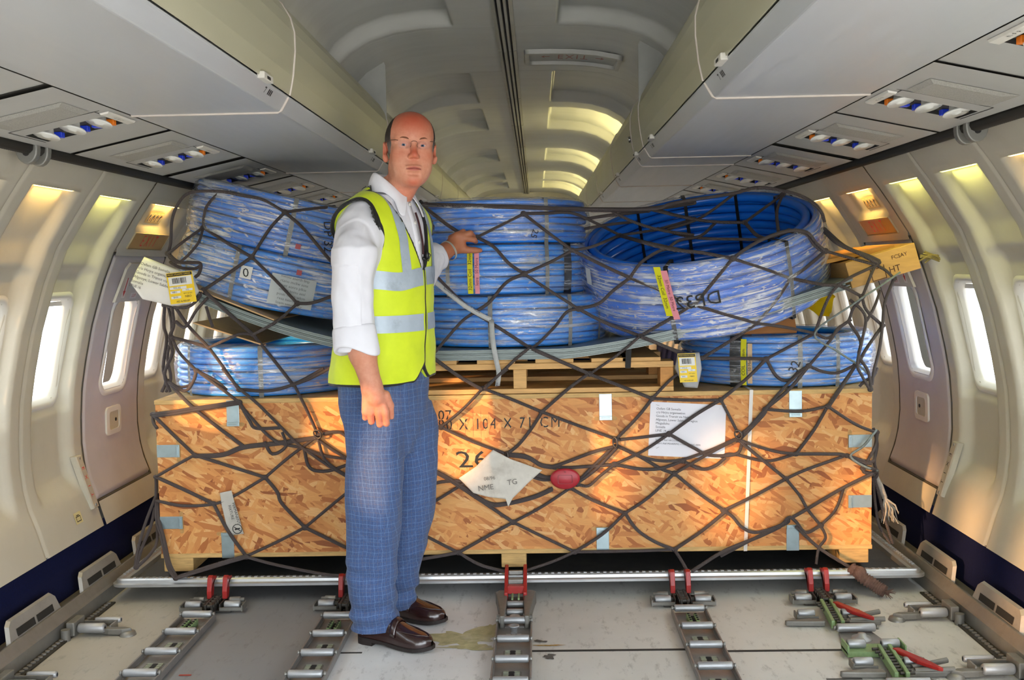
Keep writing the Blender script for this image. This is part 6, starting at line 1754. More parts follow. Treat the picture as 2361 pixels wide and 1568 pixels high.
for s in (-1, 1):
    BF.add(he((s * .0112, .0095, -.0400), (.0072, .010, .0070)), .006)
    BF.sub(he((s * .0065, .016, -.0485), (.0042, .0055, .0045)), .003)
    BF.add(ellip(hp(s * .0315, -.0125, -.002), (.0145, .0145, .0135), HM), .004)       # lids
    BF.sub(he((s * .0315, .0035, -.0026), (.0128, .0075, .0035)), .0014)
    BF.add(hc((s * .019, -.001, -.016), (s * .042, -.008, -.016), .0035, .003), .006)  # lower lid bag
# mouth
BF.add(he((0, .0140, -.0725), (.0245, .0078, .0052)), .006); BF.add(he((0, .0122, -.0830), (.0215, .0080, .0062)), .006)
BF.sub(hc((-.024, .013, -.0800), (.0, .0220, -.0768), .0014, .0016), .002); BF.sub(hc((.024, .013, -.0800), (.0, .0220, -.0768), .0014, .0016), .002)
BF.sub(hc((-.016, .013, -.096), (.016, .013, -.096), .003, .003), .010)
# ears
for s in (-1, 1):
    Mr = rotm('Z', s * .42) @ rotm('X', -.16)
    BF.add(ellip(hp(s * .0835, -.088, -.020), (.0075, .0185, .033), Mr @ HM), .006)
    BF.add(ellip(hp(s * .0800, -.080, -.044), (.0080, .0110, .012), HM), .006)
    BF.sub(ellip(hp(s * .0890, -.081, -.016), (.0075, .0100, .020), Mr @ HM), .004)
# ---- right hand, hanging, back of the hand to the camera
YH = 3.255
def chain(pts, rs, k=.004):
    for a, b, r0, r1 in zip(pts[:-1], pts[1:], rs[:-1], rs[1:]): BF.add(cone(a, b, r0, r1), k)
BF.add(cone(WRR, J(866, 915, YH), .030, .031), .016)
for x0, x1 in ((845, 842.5), (857, 855), (872, 873), (885, 889)):
    BF.add(cone(J(858 + (x0 - 866) * .55, 900, YH + .006), J(x1, 950, YH), .0165, .0125), .010)
for (mx, my), (qx, qy), (tx, ty), r in (((842.5, 951), (842, 963), (846, 957), .0095), ((855, 955), (856.5, 972), (860, 963), .0105), ((873, 957), (876, 978), (878, 968), .0112), ((889, 954), (891, 976), (889, 966), .0108)):
    chain([J(mx, my, YH), J(qx, qy, YH + .012), J(tx, ty, YH + .036)], [r * 1.08, r, r * .9], .0025)
chain([J(888, 912, YH + .012), J(899, 935, YH + .024), J(902, 961, YH + .034)], [.017, .0125, .0095], .006)
# ---- left hand laid on the middle coil
YL = 4.055
BF.add(cone(WRL, J(1047, 567, YL - .005), .029, .030), .016)
for (ax_, ay_), (bx_, by_) in (((1038, 563), (1052, 543)), ((1041, 567), (1061, 543)), ((1043, 572), (1071, 548))):
    BF.add(cone(J(ax_, ay_, YL), J(bx_, by_, YL - .008), .020, .0135), .012)
BF.add(cone(J(1045, 574, YL), J(1066, 566, YL), .020, .016), .012)
chain([J(1050, 544, YL - .006), J(1068, 534, YL + .002), J(1075, 541, YL + .032)], [.0125, .0105, .009], .003)
chain([J(1061, 544, YL - .008), J(1084, 537.5, YL - .004), J(1092, 545, YL + .028)], [.0135, .0115, .0095], .003)
chain([J(1071, 549, YL - .006), J(1093, 553, YL - .006), J(1097, 557, YL + .026)], [.0135, .0112, .0095], .003)
chain([J(1040, 548, YL + .004), J(1053, 540, YL + .018), J(1060, 546, YL + .04)], [.012, .010, .0085], .003)
chain([J(1048, 574, YL), J(1076, 576, YL + .004), J(1094, 577, YL + .008), J(1107, 577.5, YL + .012)], [.020, .0135, .0115, .0095], .006)
# ---------------- materials
def skin_mat():
    m = bpy.data.materials.new('sunburnt_skin'); m.use_nodes = True; nt = m.node_tree; p = nt.nodes['Principled BSDF']
    at = nt.nodes.new('ShaderNodeAttribute'); at.attribute_name = 'flush'; at2 = nt.nodes.new('ShaderNodeAttribute'); at2.attribute_name = 'lip'; at3 = nt.nodes.new('ShaderNodeAttribute'); at3.attribute_name = 'tan'
    a, _ = tnoise(nt, worldpos(nt), 60, 5, .65); b, _ = tnoise(nt, worldpos(nt), 380, 3, .6)
    base = ramp(nt, a, [(.3, col('#c98a6e')), (.7, col('#d8a084'))])
    o = mixnode(nt, math_(nt, 'MULTIPLY', at.outputs['Fac'], .85), base, col('#bf4c30'))
    o = mixnode(nt, at3.outputs['Fac'], o, col('#a4623f'))
    o = mixnode(nt, at2.outputs['Fac'], o, col('#a84a44'))
    at4 = nt.nodes.new('ShaderNodeAttribute'); at4.attribute_name = 'mouth_line'; o = mixnode(nt, at4.outputs['Fac'], o, col('#6b2b29'))
    nt.links.new(o, p.inputs['Base Color']); p.inputs['Roughness'].default_value = .5; p.inputs['Specular IOR Level'].default_value = .4
    p.inputs['Subsurface Weight'].default_value = .12; p.inputs['Subsurface Radius'].default_value = (.010, .004, .002); p.inputs['Subsurface Scale'].default_value = .6
    nt.links.new(bump(nt, b, .12, .0008), p.inputs['Normal']); return m
P, Q = BF.mesh(); del BF
man = to_obj('person', P, Q, skin_mat(), None)
L_ = (P - HO) @ HM.T
gs = lambda c, r: np.exp(-(((L_ - np.array(c)) / np.array(r)) ** 2).sum(1))
fl_ = 1.0 * gs((0, -.03, .075), (.07, .07, .045)) + .9 * gs((0, .02, -.030), (.016, .03, .022)) + .55 * gs((.045, -.02, -.035), (.025, .03, .022)) + .5 * gs((-.045, -.02, -.035), (.025, .03, .022)) + .6 * gs((0, .01, -.125), (.03, .03, .018)) + .6 * gs((-.085, -.09, -.03), (.02, .03, .05)) + .6 * gs((.085, -.09, -.03), (.02, .03, .05)) + .35 * gs((0, -.05, -.16), (.07, .07, .03)) + .12
fl_ -= .5 * (gs((.031, 0, .0), (.017, .03, .012)) + gs((-.031, 0, .0), (.017, .03, .012)))
hnd = np.exp(-((P - J(868, 965, YH)) ** 2).sum(1) / .05 ** 2) + .4 * np.exp(-((P - J(868, 930, YH)) ** 2).sum(1) / .07 ** 2)
vattr(man, 'flush', np.clip(fl_ + .4 * hnd, 0, 1))
vattr(man, 'lip', np.clip(.75 * (1 - sstep(.6, 1.15, np.sqrt((L_[:, 0] / .0250) ** 2 + ((L_[:, 2] + .0785 + .06 * np.abs(L_[:, 0])) / .0080) ** 2))) * (L_[:, 1] > .0), 0, 1))
vattr(man, 'mouth_line', .85 * np.exp(-((L_[:, 2] + .0772 + .10 * np.abs(L_[:, 0]) ** 1.0) / .0013) ** 2) * (np.abs(L_[:, 0]) < .0245) * (L_[:, 1] > 0))
vattr(man, 'tan', .75 * sstep(3.9, 4.0, P[:, 1]) * (P[:, 0] > -.34) + .35 * np.exp(-((P - J(840, 830, 3.27)) ** 2).sum(1) / .06 ** 2))
man['label'] = 'standing man in a yellow vest, white shirt and blue checked trousers beside the crate'; man['category'] = 'person'
# ---------------- hair
hf = Field(axis(-.47, -.17, None, .0026), axis(3.33, 3.65, None, .0026), axis(1.60, 1.84, None, .0026))
hf.add(he((0, -.089, .022), (.0825, .1045, .0922)), 0.0); hf.add(he((0, -.060, .040), (.0745, .070, .066)), .01); hf.add(he((0, -.062, -.02), (.0735, .060, .07)), .01)
def bald(X, Y, Z):
    q = [HM[i, 0] * (X - HO[0]) + HM[i, 1] * (Y - HO[1]) + HM[i, 2] * (Z - HO[2]) for i in range(3)]
    x, y, z = np.abs(q[0]), q[1], q[2]
    front = (y + .036 + .80 * np.maximum(0, .070 - x) + .25 * np.maximum(0, z - .06) + .5 * np.maximum(0, -z - .0)) * .75
    low = np.where(y > -.068, -(z + .030), np.where(y > -.105, -(z - .012), -(z + .07)))
    side = -(z + .015) - 3 * (y + .105) * 0
    return np.maximum(front, low)
hf.clip(bald)
P, Q = hf.mesh()
def hairmat():
    m = bpy.data.materials.new('short_dark_hair'); m.use_nodes = True; nt = m.node_tree; p = nt.nodes['Principled BSDF']
    at = nt.nodes.new('ShaderNodeAttribute'); at.attribute_name = 'grey'; f, _ = tnoise(nt, worldpos(nt, (1, 1, .35)), 420, 3, .6)
    o = mixnode(nt, at.outputs['Fac'], ramp(nt, f, [(.3, col('#17110e')), (.7, col('#3a2c25'))]), col('#7d7570'))
    nt.links.new(o, p.inputs['Base Color']); p.inputs['Roughness'].default_value = .7; nt.links.new(bump(nt, f, .8, .003), p.inputs['Normal']); return m
hair = to_obj('hair', P, Q, hairmat(), man, disp=lambda p, n: .0012 * mnoise.noise(p * 300), sm=1)
L_ = (P - HO) @ HM.T; vattr(hair, 'grey', np.clip(sstep(.035, -.02, L_[:, 2]) * .75, 0, 1))
M_HAIR = hairmat()
for s in (-1, 1):
    b = MB(); pts = [hp(s * x, y, z) for x, y, z in ((.012, .0090, .0150), (.024, .0092, .0195), (.038, .0025, .0215), (.051, -.0075, .0165))]
    b.tube(catmull(pts, 6), [.0022 + .0014 * math.sin(math.pi * min(1, i / 14)) for i in range(19)], 8, flat=.75); b.build('eyebrow', mat('eyebrow_hair', '#74452f', .8, var=.3, vscale=300), man)
    c = Vector(hp(s * .0315, -.0125, -.002)); b = MB(); b.ell(c, (.0127, .0127, .0127), 20, 14); eo = b.build('eye', mat('eye_white', '#cfc9c3', .25, var=.03), man)
    g = Vector(CAMP) - c; g.normalize(); b = MB()
    b.lathe(c + g * .01215, g, [(-.0012, .0056), (.0006, .0052), (.0009, .0)], 18); b.build('iris', mat('blue_grey_iris', '#4c6478', .25), eo)
    b = MB(); b.lathe(c + g * .0131, g, [(-.001, .0024), (.0003, .0022), (.0004, 0)], 14); b.build('pupil', mat('pupil_black', '#08080a', .15), eo)
# ---------------- rimless glasses
gl = MB(); ms = [mat('glasses_metal', '#6d4a3f', .3, metal=.8)]
br = [hp(-.010, .016, .006), hp(-.004, .019, .009), hp(.004, .019, .009), hp(.010, .016, .006)]
gl.tube(catmull(br, 5), .0009, 6)
for s in (-1, 1): gl.tube(catmull([hp(s * .052, .010, .010), hp(s * .062, .0, .012), hp(s * .078, -.04, .012), hp(s * .084, -.088, .006)], 6), .0011, 6); gl.tube(catmull([hp(s * .011, .016, .004), hp(s * .010, .012, -.004), hp(s * .012, .010, -.010)], 4), .0008, 5)
go = gl.build('glasses', ms, man)
gm = bpy.data.materials.new('spectacle_lens'); gm.use_nodes = True; nt = gm.node_tree; nt.nodes.clear()
o_ = nt.nodes.new('ShaderNodeOutputMaterial'); t_ = nt.nodes.new('ShaderNodeBsdfTransparent'); g_ = nt.nodes.new('ShaderNodeBsdfGlossy'); x_ = nt.nodes.new('ShaderNodeMixShader'); x_.inputs[0].default_value = .008
g_.inputs['Roughness'].default_value = .05; g_.inputs[0].default_value = (.92, .9, 1, 1); t_.inputs[0].default_value = (.96, .95, .98, 1)
nt.links.new(t_.outputs[0], x_.inputs[1]); nt.links.new(g_.outputs[0], x_.inputs[2]); nt.links.new(x_.outputs[0], o_.inputs[0])
for s in (-1, 1):
    b = MB(); R_ = rrect(.042, .026, .009, 5); pts = [hp(s * .0315 + a, .0155 - .10 * abs(s * .0315 + a) * .5 + (0), -.002 + c) for a, c in R_]
    pts2 = [p - HF * .0012 for p in pts]; n_ = len(R_); b.add(pts + pts2, [list(range(n_)), list(range(n_, 2 * n_))[::-1]] + [(i, (i + 1) % n_, n_ + (i + 1) % n_, n_ + i) for i in range(n_)]); b.build('lens', gm, go)
# ---------------- shirt
SHIRT = mat('white_cotton', '#e3e3ea', .75, var=.02, vscale=20, bmp=.15, bscale=900, bdist=.0006)
sf = Field(axis(-.66, -.12, None, .0042), axis(3.16, 4.05, None, .0042), axis(.945, 1.64, None, .0042))
sf.add(loft([q for q in grow(.004, .949) if q[0] < 1.55], ex=LA), 0)
def sleeve(st, Y):
    out = []
    for y, l, r, dep in st:
        c = J((l + r) / 2, y, Y); out.append((c[2], c[0], Y, (r - l) / 2 * Y / 2390, dep))
    return loft(out)
sf.add(cone(SR + np.array([0, 0, .002]) + np.array([*(LA * .025), 0]), J(818, 580, 3.285), .067, .067), .05)
sf.add(sleeve(((578, 768, 865, .064), (600, 766, 864, .067), (650, 764, 861, .066), (700, 764.5, 861, .064), (745, 766, 863, .062), (790, 770, 864, .058), (812, 777, 862, .05)), 3.285), .035)
sf.add(cone((*(tc(1.5) + FW * .012), 1.485), (*(tc(1.5) + FW * .022), 1.530), .068, .062), .02)
sf.add(cone(SL, ELL, .060, .058), .03); sf.add(cone(ELL, J(1000, 598, 3.96), .064, .050), .03)
P, Q = sf.mesh()
def shirt_fold(p, n):
    v = mnoise.noise(Vector((p.x * 30, p.y * 30, p.z * 5))) * .006 + mnoise.noise(Vector((p.x * 9 + 3, p.y * 9, p.z * 16 + p.x * 20))) * .005
    uu = float((p.x - tc(p.z)[0]) * LA[0] + (p.y - tc(p.z)[1]) * LA[1]); v *= .25 + .75 * float(sstep(.12, .20, abs(uu)))
    if p.x < -.44 and p.z < 1.30: v += .0035 * math.sin((p.z * 26 + p.x * 22 + 2 * mnoise.noise(p * 6)))
    return v
shirt = to_obj('shirt', P, Q, SHIRT, man, disp=shirt_fold, sm=2)
# rolled cuffs
cb = MB()
def cuff(path, rin, rout, parent, slant, squ=1.0, seed=1):
    a, b_ = np.array(path[0]), np.array(path[1]); d = Vector(b_ - a); L = d.length; d.normalize(); u = Vector((1, 0, 0)); u = (u - d * u.dot(d)).normalized(); w = d.cross(u)
    m = MB(); prof = [(0, rout - .012), (.004, rout - .002), (.2, rout), (.55, rout + .002), (.9, rout + .003), (1.0, rout), (1.01, rout - .006), (.97, rin + .003), (.6, rin), (.1, rin)]
    nu = 56
    def fn(i, j):
        t = 2 * math.pi * i / nu; h, r = prof[j]; s_ = slant(t) if h > .3 else 0
        r2 = r + .0035 * mnoise.noise(Vector((math.cos(t) * 2.5 + seed, math.sin(t) * 2.5, h * 3 + seed))) * (1 if r > rin + .004 else .3)
        p = Vector(a) + d * (h * L + s_ * h) + (u * math.cos(t) + w * math.sin(t) * squ) * r2
        return p
    m.grid(nu, len(prof) - 1, fn, closeu=True); return m.build('cuff', SHIRT, parent, sub=1)
cuff((J(816, 752, 3.283), J(823, 812, 3.272)), .054, .0705, shirt, lambda t: .012 * math.sin(t * 2 + .6) + .010 * math.cos(t), .92, 2)
cuff((J(985, 604, 3.94), J(1007, 590, 3.99)), .040, .0560, shirt, lambda t: 0, 1.0, 5)
# collar with turned down points
SB = BVHTree.FromPolygons([tuple(v.co) for v in shirt.data.vertices], [tuple(p.vertices) for p in shirt.data.polygons])
def radial(BV, c, z, di, e, rmin=0):
    o = Vector((c[0] + di[0] * .5, c[1] + di[1] * .5, z)); h = BV.ray_cast(o, Vector((-di[0], -di[1], 0)), .5)
    return max((.5 - h[3] if h[0] is not None else 0) + e, rmin)
tz = 1.548; NC = np.array([*(tc(tz) + FW * .026 - LA * .004), tz]); co = MB(); NU, NV = 72, 9
def colpt(i, j):
    u = -1 + 2 * i / NU; f = abs(u); fr = sstep(.45, 1.0, f); sg = 1 if u > 0 else -1
    def at(dphi, r, z):
        an = math.pi + u * (math.pi - dphi); di = FW * math.cos(an) + LA * math.sin(an); return np.array([*(NC[:2] + di * r), NC[2] + z]), di
    zt = .066 - .078 * sstep(.30, 1.0, f)                       # fold line sinks towards the open front
    ri = .0605 - .001 * fr
    base, _ = at(.16, ri - .003, -.035 - .030 * fr); top, _ = at(.16, ri, zt)
    pt = sstep(.66, .95, f); zo = -.012 - .075 * pt; _, di = at(.16 + .46 * pt, 1, 0)
    r1 = radial(SB, NC, NC[2] + zo, di, .012, .078); r0 = .082
    h = SB.ray_cast(Vector((NC[0] + di[0] * r0, NC[1] + di[1] * r0, NC[2] + .12)), Vector((0, 0, -1)), .3); z0 = (h[0].z + .006 - NC[2]) if h[0] is not None else -.012
    e0, _ = at(.16 + .46 * pt, r0, min(z0, .010)); e1, _ = at(.16 + .46 * pt, r1, zo); ed = e0 + (e1 - e0) * pt
    if j <= 3: return base + (top - base) * j / 3
    t = (j - 3) / (NV - 3); m = top + (ed - top) * t; bul = .005 * math.sin(math.pi * t) ; d2 = m[:2] - NC[:2]; d2 = d2 / np.linalg.norm(d2)
    return np.array([*(m[:2] + d2 * bul), m[2] + .004 * math.sin(math.pi * t)])
co.grid(NU, NV, colpt)
cobj = co.build('collar', SHIRT, shirt, sub=1); sm_ = cobj.modifiers.new('thickness', 'SOLIDIFY'); sm_.thickness = .002
def on_shirt(z, u, e):
    c = tc(z) + LA * u; o = Vector((*(c + FW * .5), z)); h = SB.ray_cast(o, Vector((*-FW, 0)), .6)
    v = .5 - h[3] + e if h[0] is not None else .14; return np.array([*(c + FW * v), z])
b = MB(); zs_ = np.linspace(1.27, 1.515, 24)
b.add([p for z in zs_ for p in (on_shirt(z, -.020, .002), on_shirt(z, .012, .002))], [(2 * i, 2 * i + 1, 2 * i + 3, 2 * i + 2) for i in range(23)], 0, True)
pk = b.build('placket', SHIRT, shirt); q_ = pk.modifiers.new('thickness', 'SOLIDIFY'); q_.thickness = .004
for z, u, e in ((1.502, -.004, .006), (1.440, -.004, .005), (1.375, -.004, .005)):
    b = MB(); c = Vector(on_shirt(z, u, e)); n = Vector((*FW, .1)).normalized(); b.lathe(c, n, [(-.002, .0055), (.002, .0055), (.0025, .004), (.0015, 0)], 14); b.build('button', mat('shirt_button', '#d8d6cf', .3), shirt)
b = MB(); b.tube(catmull([on_shirt(z, u, .005) for z, u in ((1.475, .022), (1.44, .020), (1.38, .016), (1.335, .014))], 6), .0035, 7); b.build('lanyard', mat('dark_red_cord', '#3a1418', .7), shirt)
b = MB(); c = Vector(on_shirt(1.332, .020, .016)); b.ell(c, (.007, .007, .016), 10, 8); b.ell(c + Vector((-.012, -.004, -.012)), (.008, .006, .006), 8, 6)
b.tube([c + Vector((0, -.004, .012)), c + Vector((.012, -.008, .0)), c + Vector((.004, -.008, -.02)), c + Vector((-.012, -.004, -.012))], .0022, 6)
b.build('clip_microphone', mat('black_plastic', '#0d0d0e', .4), shirt)
# ---------------- high visibility vest
vf = Field(axis(-.66, -.14, None, .0038), axis(3.22, 3.86, None, .0038), axis(.895, 1.60, None, .0038))
VT = [(z, x, y, a + .013 + .036 * max(0, 1.12 - z) / .2, b + .013 + .010 * max(0, 1.12 - z) / .2) for z, x, y, a, b in TS]
vf.add(loft(VT, ex=LA), 0)
def shoulder_strap(s):
    return cone((*(tc(1.50) + LA * s * .085), 1.507), (*(tc(1.47) + LA * s * .195), 1.478), .030, .026)
for s in (-1, 1): vf.add(cone((*(tc(1.45) + LA * s * .10), 1.452), (*(tc(1.43) + LA * s * .165), 1.425), .091, .088), .02)
def loc_uv(X, Y, Z):
    c = [np.interp(Z, [q[0] for q in TS], [q[i] for q in TS]) for i in (1, 2)]
    return (X - c[0]) * LA[0] + (Y - c[1]) * LA[1], (X - c[0]) * FW[0] + (Y - c[1]) * FW[1]
def g_neck(X, Y, Z):
    u, v = loc_uv(X, Y, Z); w = .006 + .098 * np.clip((Z - 1.285) / .235, 0, 1.2) ** 1.0
    w = np.where(Z < 1.285, -.02, w)
    fr = np.where(v > -.005, np.abs(u) - w, .06)
    ring = np.sqrt(u ** 2 + (v - .01) ** 2) - .089; ring = np.where(Z > 1.49, ring, .2)
    return np.minimum(fr * .92, ring)
def g_arm(X, Y, Z):
    u, v = loc_uv(X, Y, Z); zc = 1.395
    q = np.sqrt(((v - .008) / .078) ** 2 + ((Z - zc) / .116) ** 2)
    a = (q - 1) * .09; b = .124 - np.abs(u); k = .045; h = np.clip(.5 + .5 * (a - b) / k, 0, 1)
    return b + (a - b) * h + k * h * (1 - h)
def g_hem(X, Y, Z):
    u, v = loc_uv(X, Y, Z); z0 = .912 + .05 * np.clip(1 - np.abs(u + .0) / .055, 0, 1) ** 1.5 * (v > 0) + .006 * np.sin(u * 12)
    return Z - z0
VPRE = vf.D.copy()
vf.clip(lambda X, Y, Z: np.maximum(np.maximum(-g_neck(X, Y, Z), -g_arm(X, Y, Z)), -g_hem(X, Y, Z)))
P, Q = vf.mesh()
def vest_fold(p, n):
    return .004 * mnoise.noise(Vector((p.x * 10, p.y * 10, p.z * 7))) + .003 * mnoise.noise(Vector((p.x * 22, p.y * 22, p.z * 18 + 4)))
E4 = P.astype(float)
def vestmat():
    m = bpy.data.materials.new('fluorescent_yellow_mesh'); m.use_nodes = True; nt = m.node_tree; p = nt.nodes['Principled BSDF']
    at = nt.nodes.new('ShaderNodeAttribute'); at.attribute_name = 'edge'
    f, _ = tnoise(nt, worldpos(nt), 12, 5, .6); o = ramp(nt, f, [(.3, col('#c8dc10')), (.7, col('#d6e81c'))])
    o = mixnode(nt, math_(nt, 'LESS_THAN', at.outputs['Fac'], .0085), o, col('#0b0c0b'))
    nt.links.new(o, p.inputs['Base Color']); p.inputs['Roughness'].default_value = .65; p.inputs['Sheen Weight'].default_value = .15
    w = nt.nodes.new('ShaderNodeTexNoise'); w.inputs['Scale'].default_value = 700; nt.links.new(worldpos(nt), w.inputs['Vector']); nt.links.new(bump(nt, w.outputs['Fac'], .2, .0008), p.inputs['Normal']); return m
vest = to_obj('safety_vest', P, Q, vestmat(), man, disp=vest_fold, sm=2)
gx = (P[:, 0], P[:, 1], P[:, 2]); u_, v_ = loc_uv(*gx)
zip_ = np.where((v_ > 0) & (P[:, 2] < 1.30), np.abs(u_ - .004) + .0045, 1)
def unit_dist(g):
    p = P.T; e = .0015; g0 = g(*p); gr = [(g(*(p + e * np.eye(3)[k][:, None])) - g0) / e for k in range(3)]
    return g0 / np.clip(np.sqrt(sum(q * q for q in gr)), .35, 6)
def sample(D, ax, p):
    I, T = [], []
    for k in range(3):
        i = np.clip(np.searchsorted(ax[k], p[:, k]) - 1, 0, len(ax[k]) - 2); I.append(i); T.append(np.clip((p[:, k] - ax[k][i]) / (ax[k][i + 1] - ax[k][i]), 0, 1))
    out = 0
    for c in range(8):
        o = [(c >> k) & 1 for k in range(3)]; w = 1
        for k in range(3): w = w * (T[k] if o[k] else 1 - T[k])
        out = out + w * D[I[0] + o[0], I[1] + o[1], I[2] + o[2]]
    return out
dv_ = np.clip((-sample(VPRE, vf.ax, P) - .005) * 1.5, 0, .05)
vattr(vest, 'edge', dv_ + np.minimum(np.minimum(np.minimum(unit_dist(g_neck), unit_dist(g_arm)), unit_dist(g_hem)), zip_))
VB = BVHTree.FromPolygons([tuple(v.co) for v in vest.data.vertices], [tuple(p.vertices) for p in vest.data.polygons])
M_REFL = mat('reflective_tape', '#a9b6c2', .42, metal=.15, var=.06, vscale=25, dirt=.55, dirtcol='#5f6468', bmp=.3, bscale=60, bdist=.003)
def wrap_band(z0, z1, wave, name):
    b = MB(); n = 90; rows = 5; vs = []; ok = []
    for i in range(n):
        t = 2 * math.pi * i / n; c = tc(.5 * (z0 + z1)); d = Vector((*(FW * math.cos(t) + LA * math.sin(t)), 0))
        for j in range(rows):
            z = z0 + (z1 - z0) * j / (rows - 1) + wave(t); o = Vector((*c, z)) + d * .6; h = VB.ray_cast(o, -d, .6)
            vs.append((h[0] + d * .0022) if h[0] is not None else o - d * .43); ok.append(h[0] is not None)
    fs = [(i * rows + j, ((i + 1) % n) * rows + j, ((i + 1) % n) * rows + j + 1, i * rows + j + 1) for i in range(n) for j in range(rows - 1) if ok[i * rows + j] and ok[((i + 1) % n) * rows + j + 1] and abs(math.remainder(2 * math.pi * (i + .5) / n, 2 * math.pi)) > .05]
    b.add(vs, fs, 0, True); return b.build(name, M_REFL, vest)
wrap_band(1.232, 1.292, lambda t: -.012 * math.exp(-((math.remainder(t + .75, 2 * math.pi)) / .35) ** 2) + .006 * math.sin(t), 'reflective_band')
wrap_band(1.082, 1.138, lambda t: .002 * math.sin(2 * t), 'reflective_band')
for s in (-1, 1):                                      # braces over the shoulder
    b = MB(); nr, ws = 60, (-.018, -.009, 0, .009, .018); G = np.full((nr, 5, 3), np.nan)
    for k in range(nr):
        f = k / (nr - 1)
        for j, w in enumerate(ws):
            if f < .6:
                z = 1.262 + (1.43 - 1.262) * f / .6; o = Vector((*(tc(z) + LA * (s * (.086 + .012 * f) + w) + FW * .5), z)); d = Vector((*-FW, 0))
            else:
                a = (f - .6) / .4 * 2.2; c0 = Vector((*(tc(1.43) + LA * (s * (.0932 + .008 * (f - .6) / .4) + w)), 1.43)); o = c0 + Vector((*(FW * .5 * math.cos(a)), .5 * math.sin(a))); d = (c0 - o).normalized()
            h = VB.ray_cast(o, d, .6)
            if h[0] is not None: G[k, j] = h[0] - d * .0026
    for _ in range(3):
        for k in range(1, nr - 1):
            for j in range(5):
                if not (np.isnan(G[k - 1, j, 0]) or np.isnan(G[k + 1, j, 0]) or np.isnan(G[k, j, 0])) and np.linalg.norm(G[k + 1, j] - G[k - 1, j]) < .04: G[k, j] = .5 * G[k, j] + .25 * (G[k - 1, j] + G[k + 1, j])
    vs = G.reshape(-1, 3); vs = np.where(np.isnan(vs), 0, vs)
    fs = [(k * 5 + j, (k + 1) * 5 + j, (k + 1) * 5 + j + 1, k * 5 + j + 1) for k in range(nr - 1) for j in range(4)
          if not np.isnan(G[k:k + 2, j:j + 2]).any() and max(np.linalg.norm(G[k, j] - G[k + 1, j + 1]), np.linalg.norm(G[k + 1, j] - G[k, j + 1])) < .04]
    used = sorted(set(i for f_ in fs for i in f_)); mp = {u: i for i, u in enumerate(used)}
    b.add([vs[u] for u in used], [tuple(mp[i] for i in f_) for f_ in fs], 0, True); b.build('reflective_band', M_REFL, vest)
# ---------------- trousers
tf = Field(axis(-.66, -.10, None, .0048), axis(3.24, 3.88, None, .0048), axis(.05, .97, None, .0048))
def leg(st, Y):
    return loft([(J((l + r) / 2, y, yy)[2], J((l + r) / 2, y, yy)[0], yy, (r - l) / 2 * yy / 2390, (r - l) / 2 * yy / 2390 * k) for y, l, r, yy, k in st], p=2.3)
tf.add(loft([(z, *(tc(.95)), a, b_) for z, a, b_ in ((.66, .10, .09), (.73, .135, .115), (.80, .166, .136), (.86, .176, .142), (.90, .176, .142), (.95, .174, .140), (.985, .172, .139))], ex=LA), .0)
tf.add(leg(((930, 790, 922, 3.475, .85), (975, 796, 927, 3.455, 1.0), (1050, 799, 931, 3.44, 1.02), (1100, 798, 931, 3.44, 1.0), (1200, 796, 926, 3.44, .95), (1300, 798, 915, 3.46, .95), (1380, 804, 914, 3.48, 1.0), (1440, 809, 921, 3.50, 1.0), (1452, 810, 921, 3.50, 1.0)), 3.45), .025)
tf.add(leg(((925, 886, 996, 3.60, 1.0), (960, 884, 1006, 3.62, 1.1), (1050, 883, 1012, 3.63, 1.05), (1100, 880, 1009, 3.63, 1.0), (1200, 874, 999, 3.65, .95), (1300, 866, 974, 3.68, .95), (1340, 860, 966, 3.70, 1.0), (1398, 853, 957, 3.72, 1.0), (1412, 853, 955, 3.72, 1.0)), 3.65), .03)
P, Q = tf.mesh()
def trouser_fold(p, n):
    low = float(sstep(.42, .10, p.z)); v = .006 * mnoise.noise(Vector((p.x * 9, p.y * 9, p.z * 7))) + .004 * mnoise.noise(Vector((p.x * 20, p.y * 20, p.z * 10 + 7)))
    v += low * .006 * math.sin(p.z * 62 + 9 * p.x + 4 * mnoise.noise(Vector((p.x * 6, p.y * 6, p.z * 9))))
    if p.z > .66: v += .004 * math.sin(p.x * 40 - p.z * 18 + 3 * mnoise.noise(p * 5))
    return v
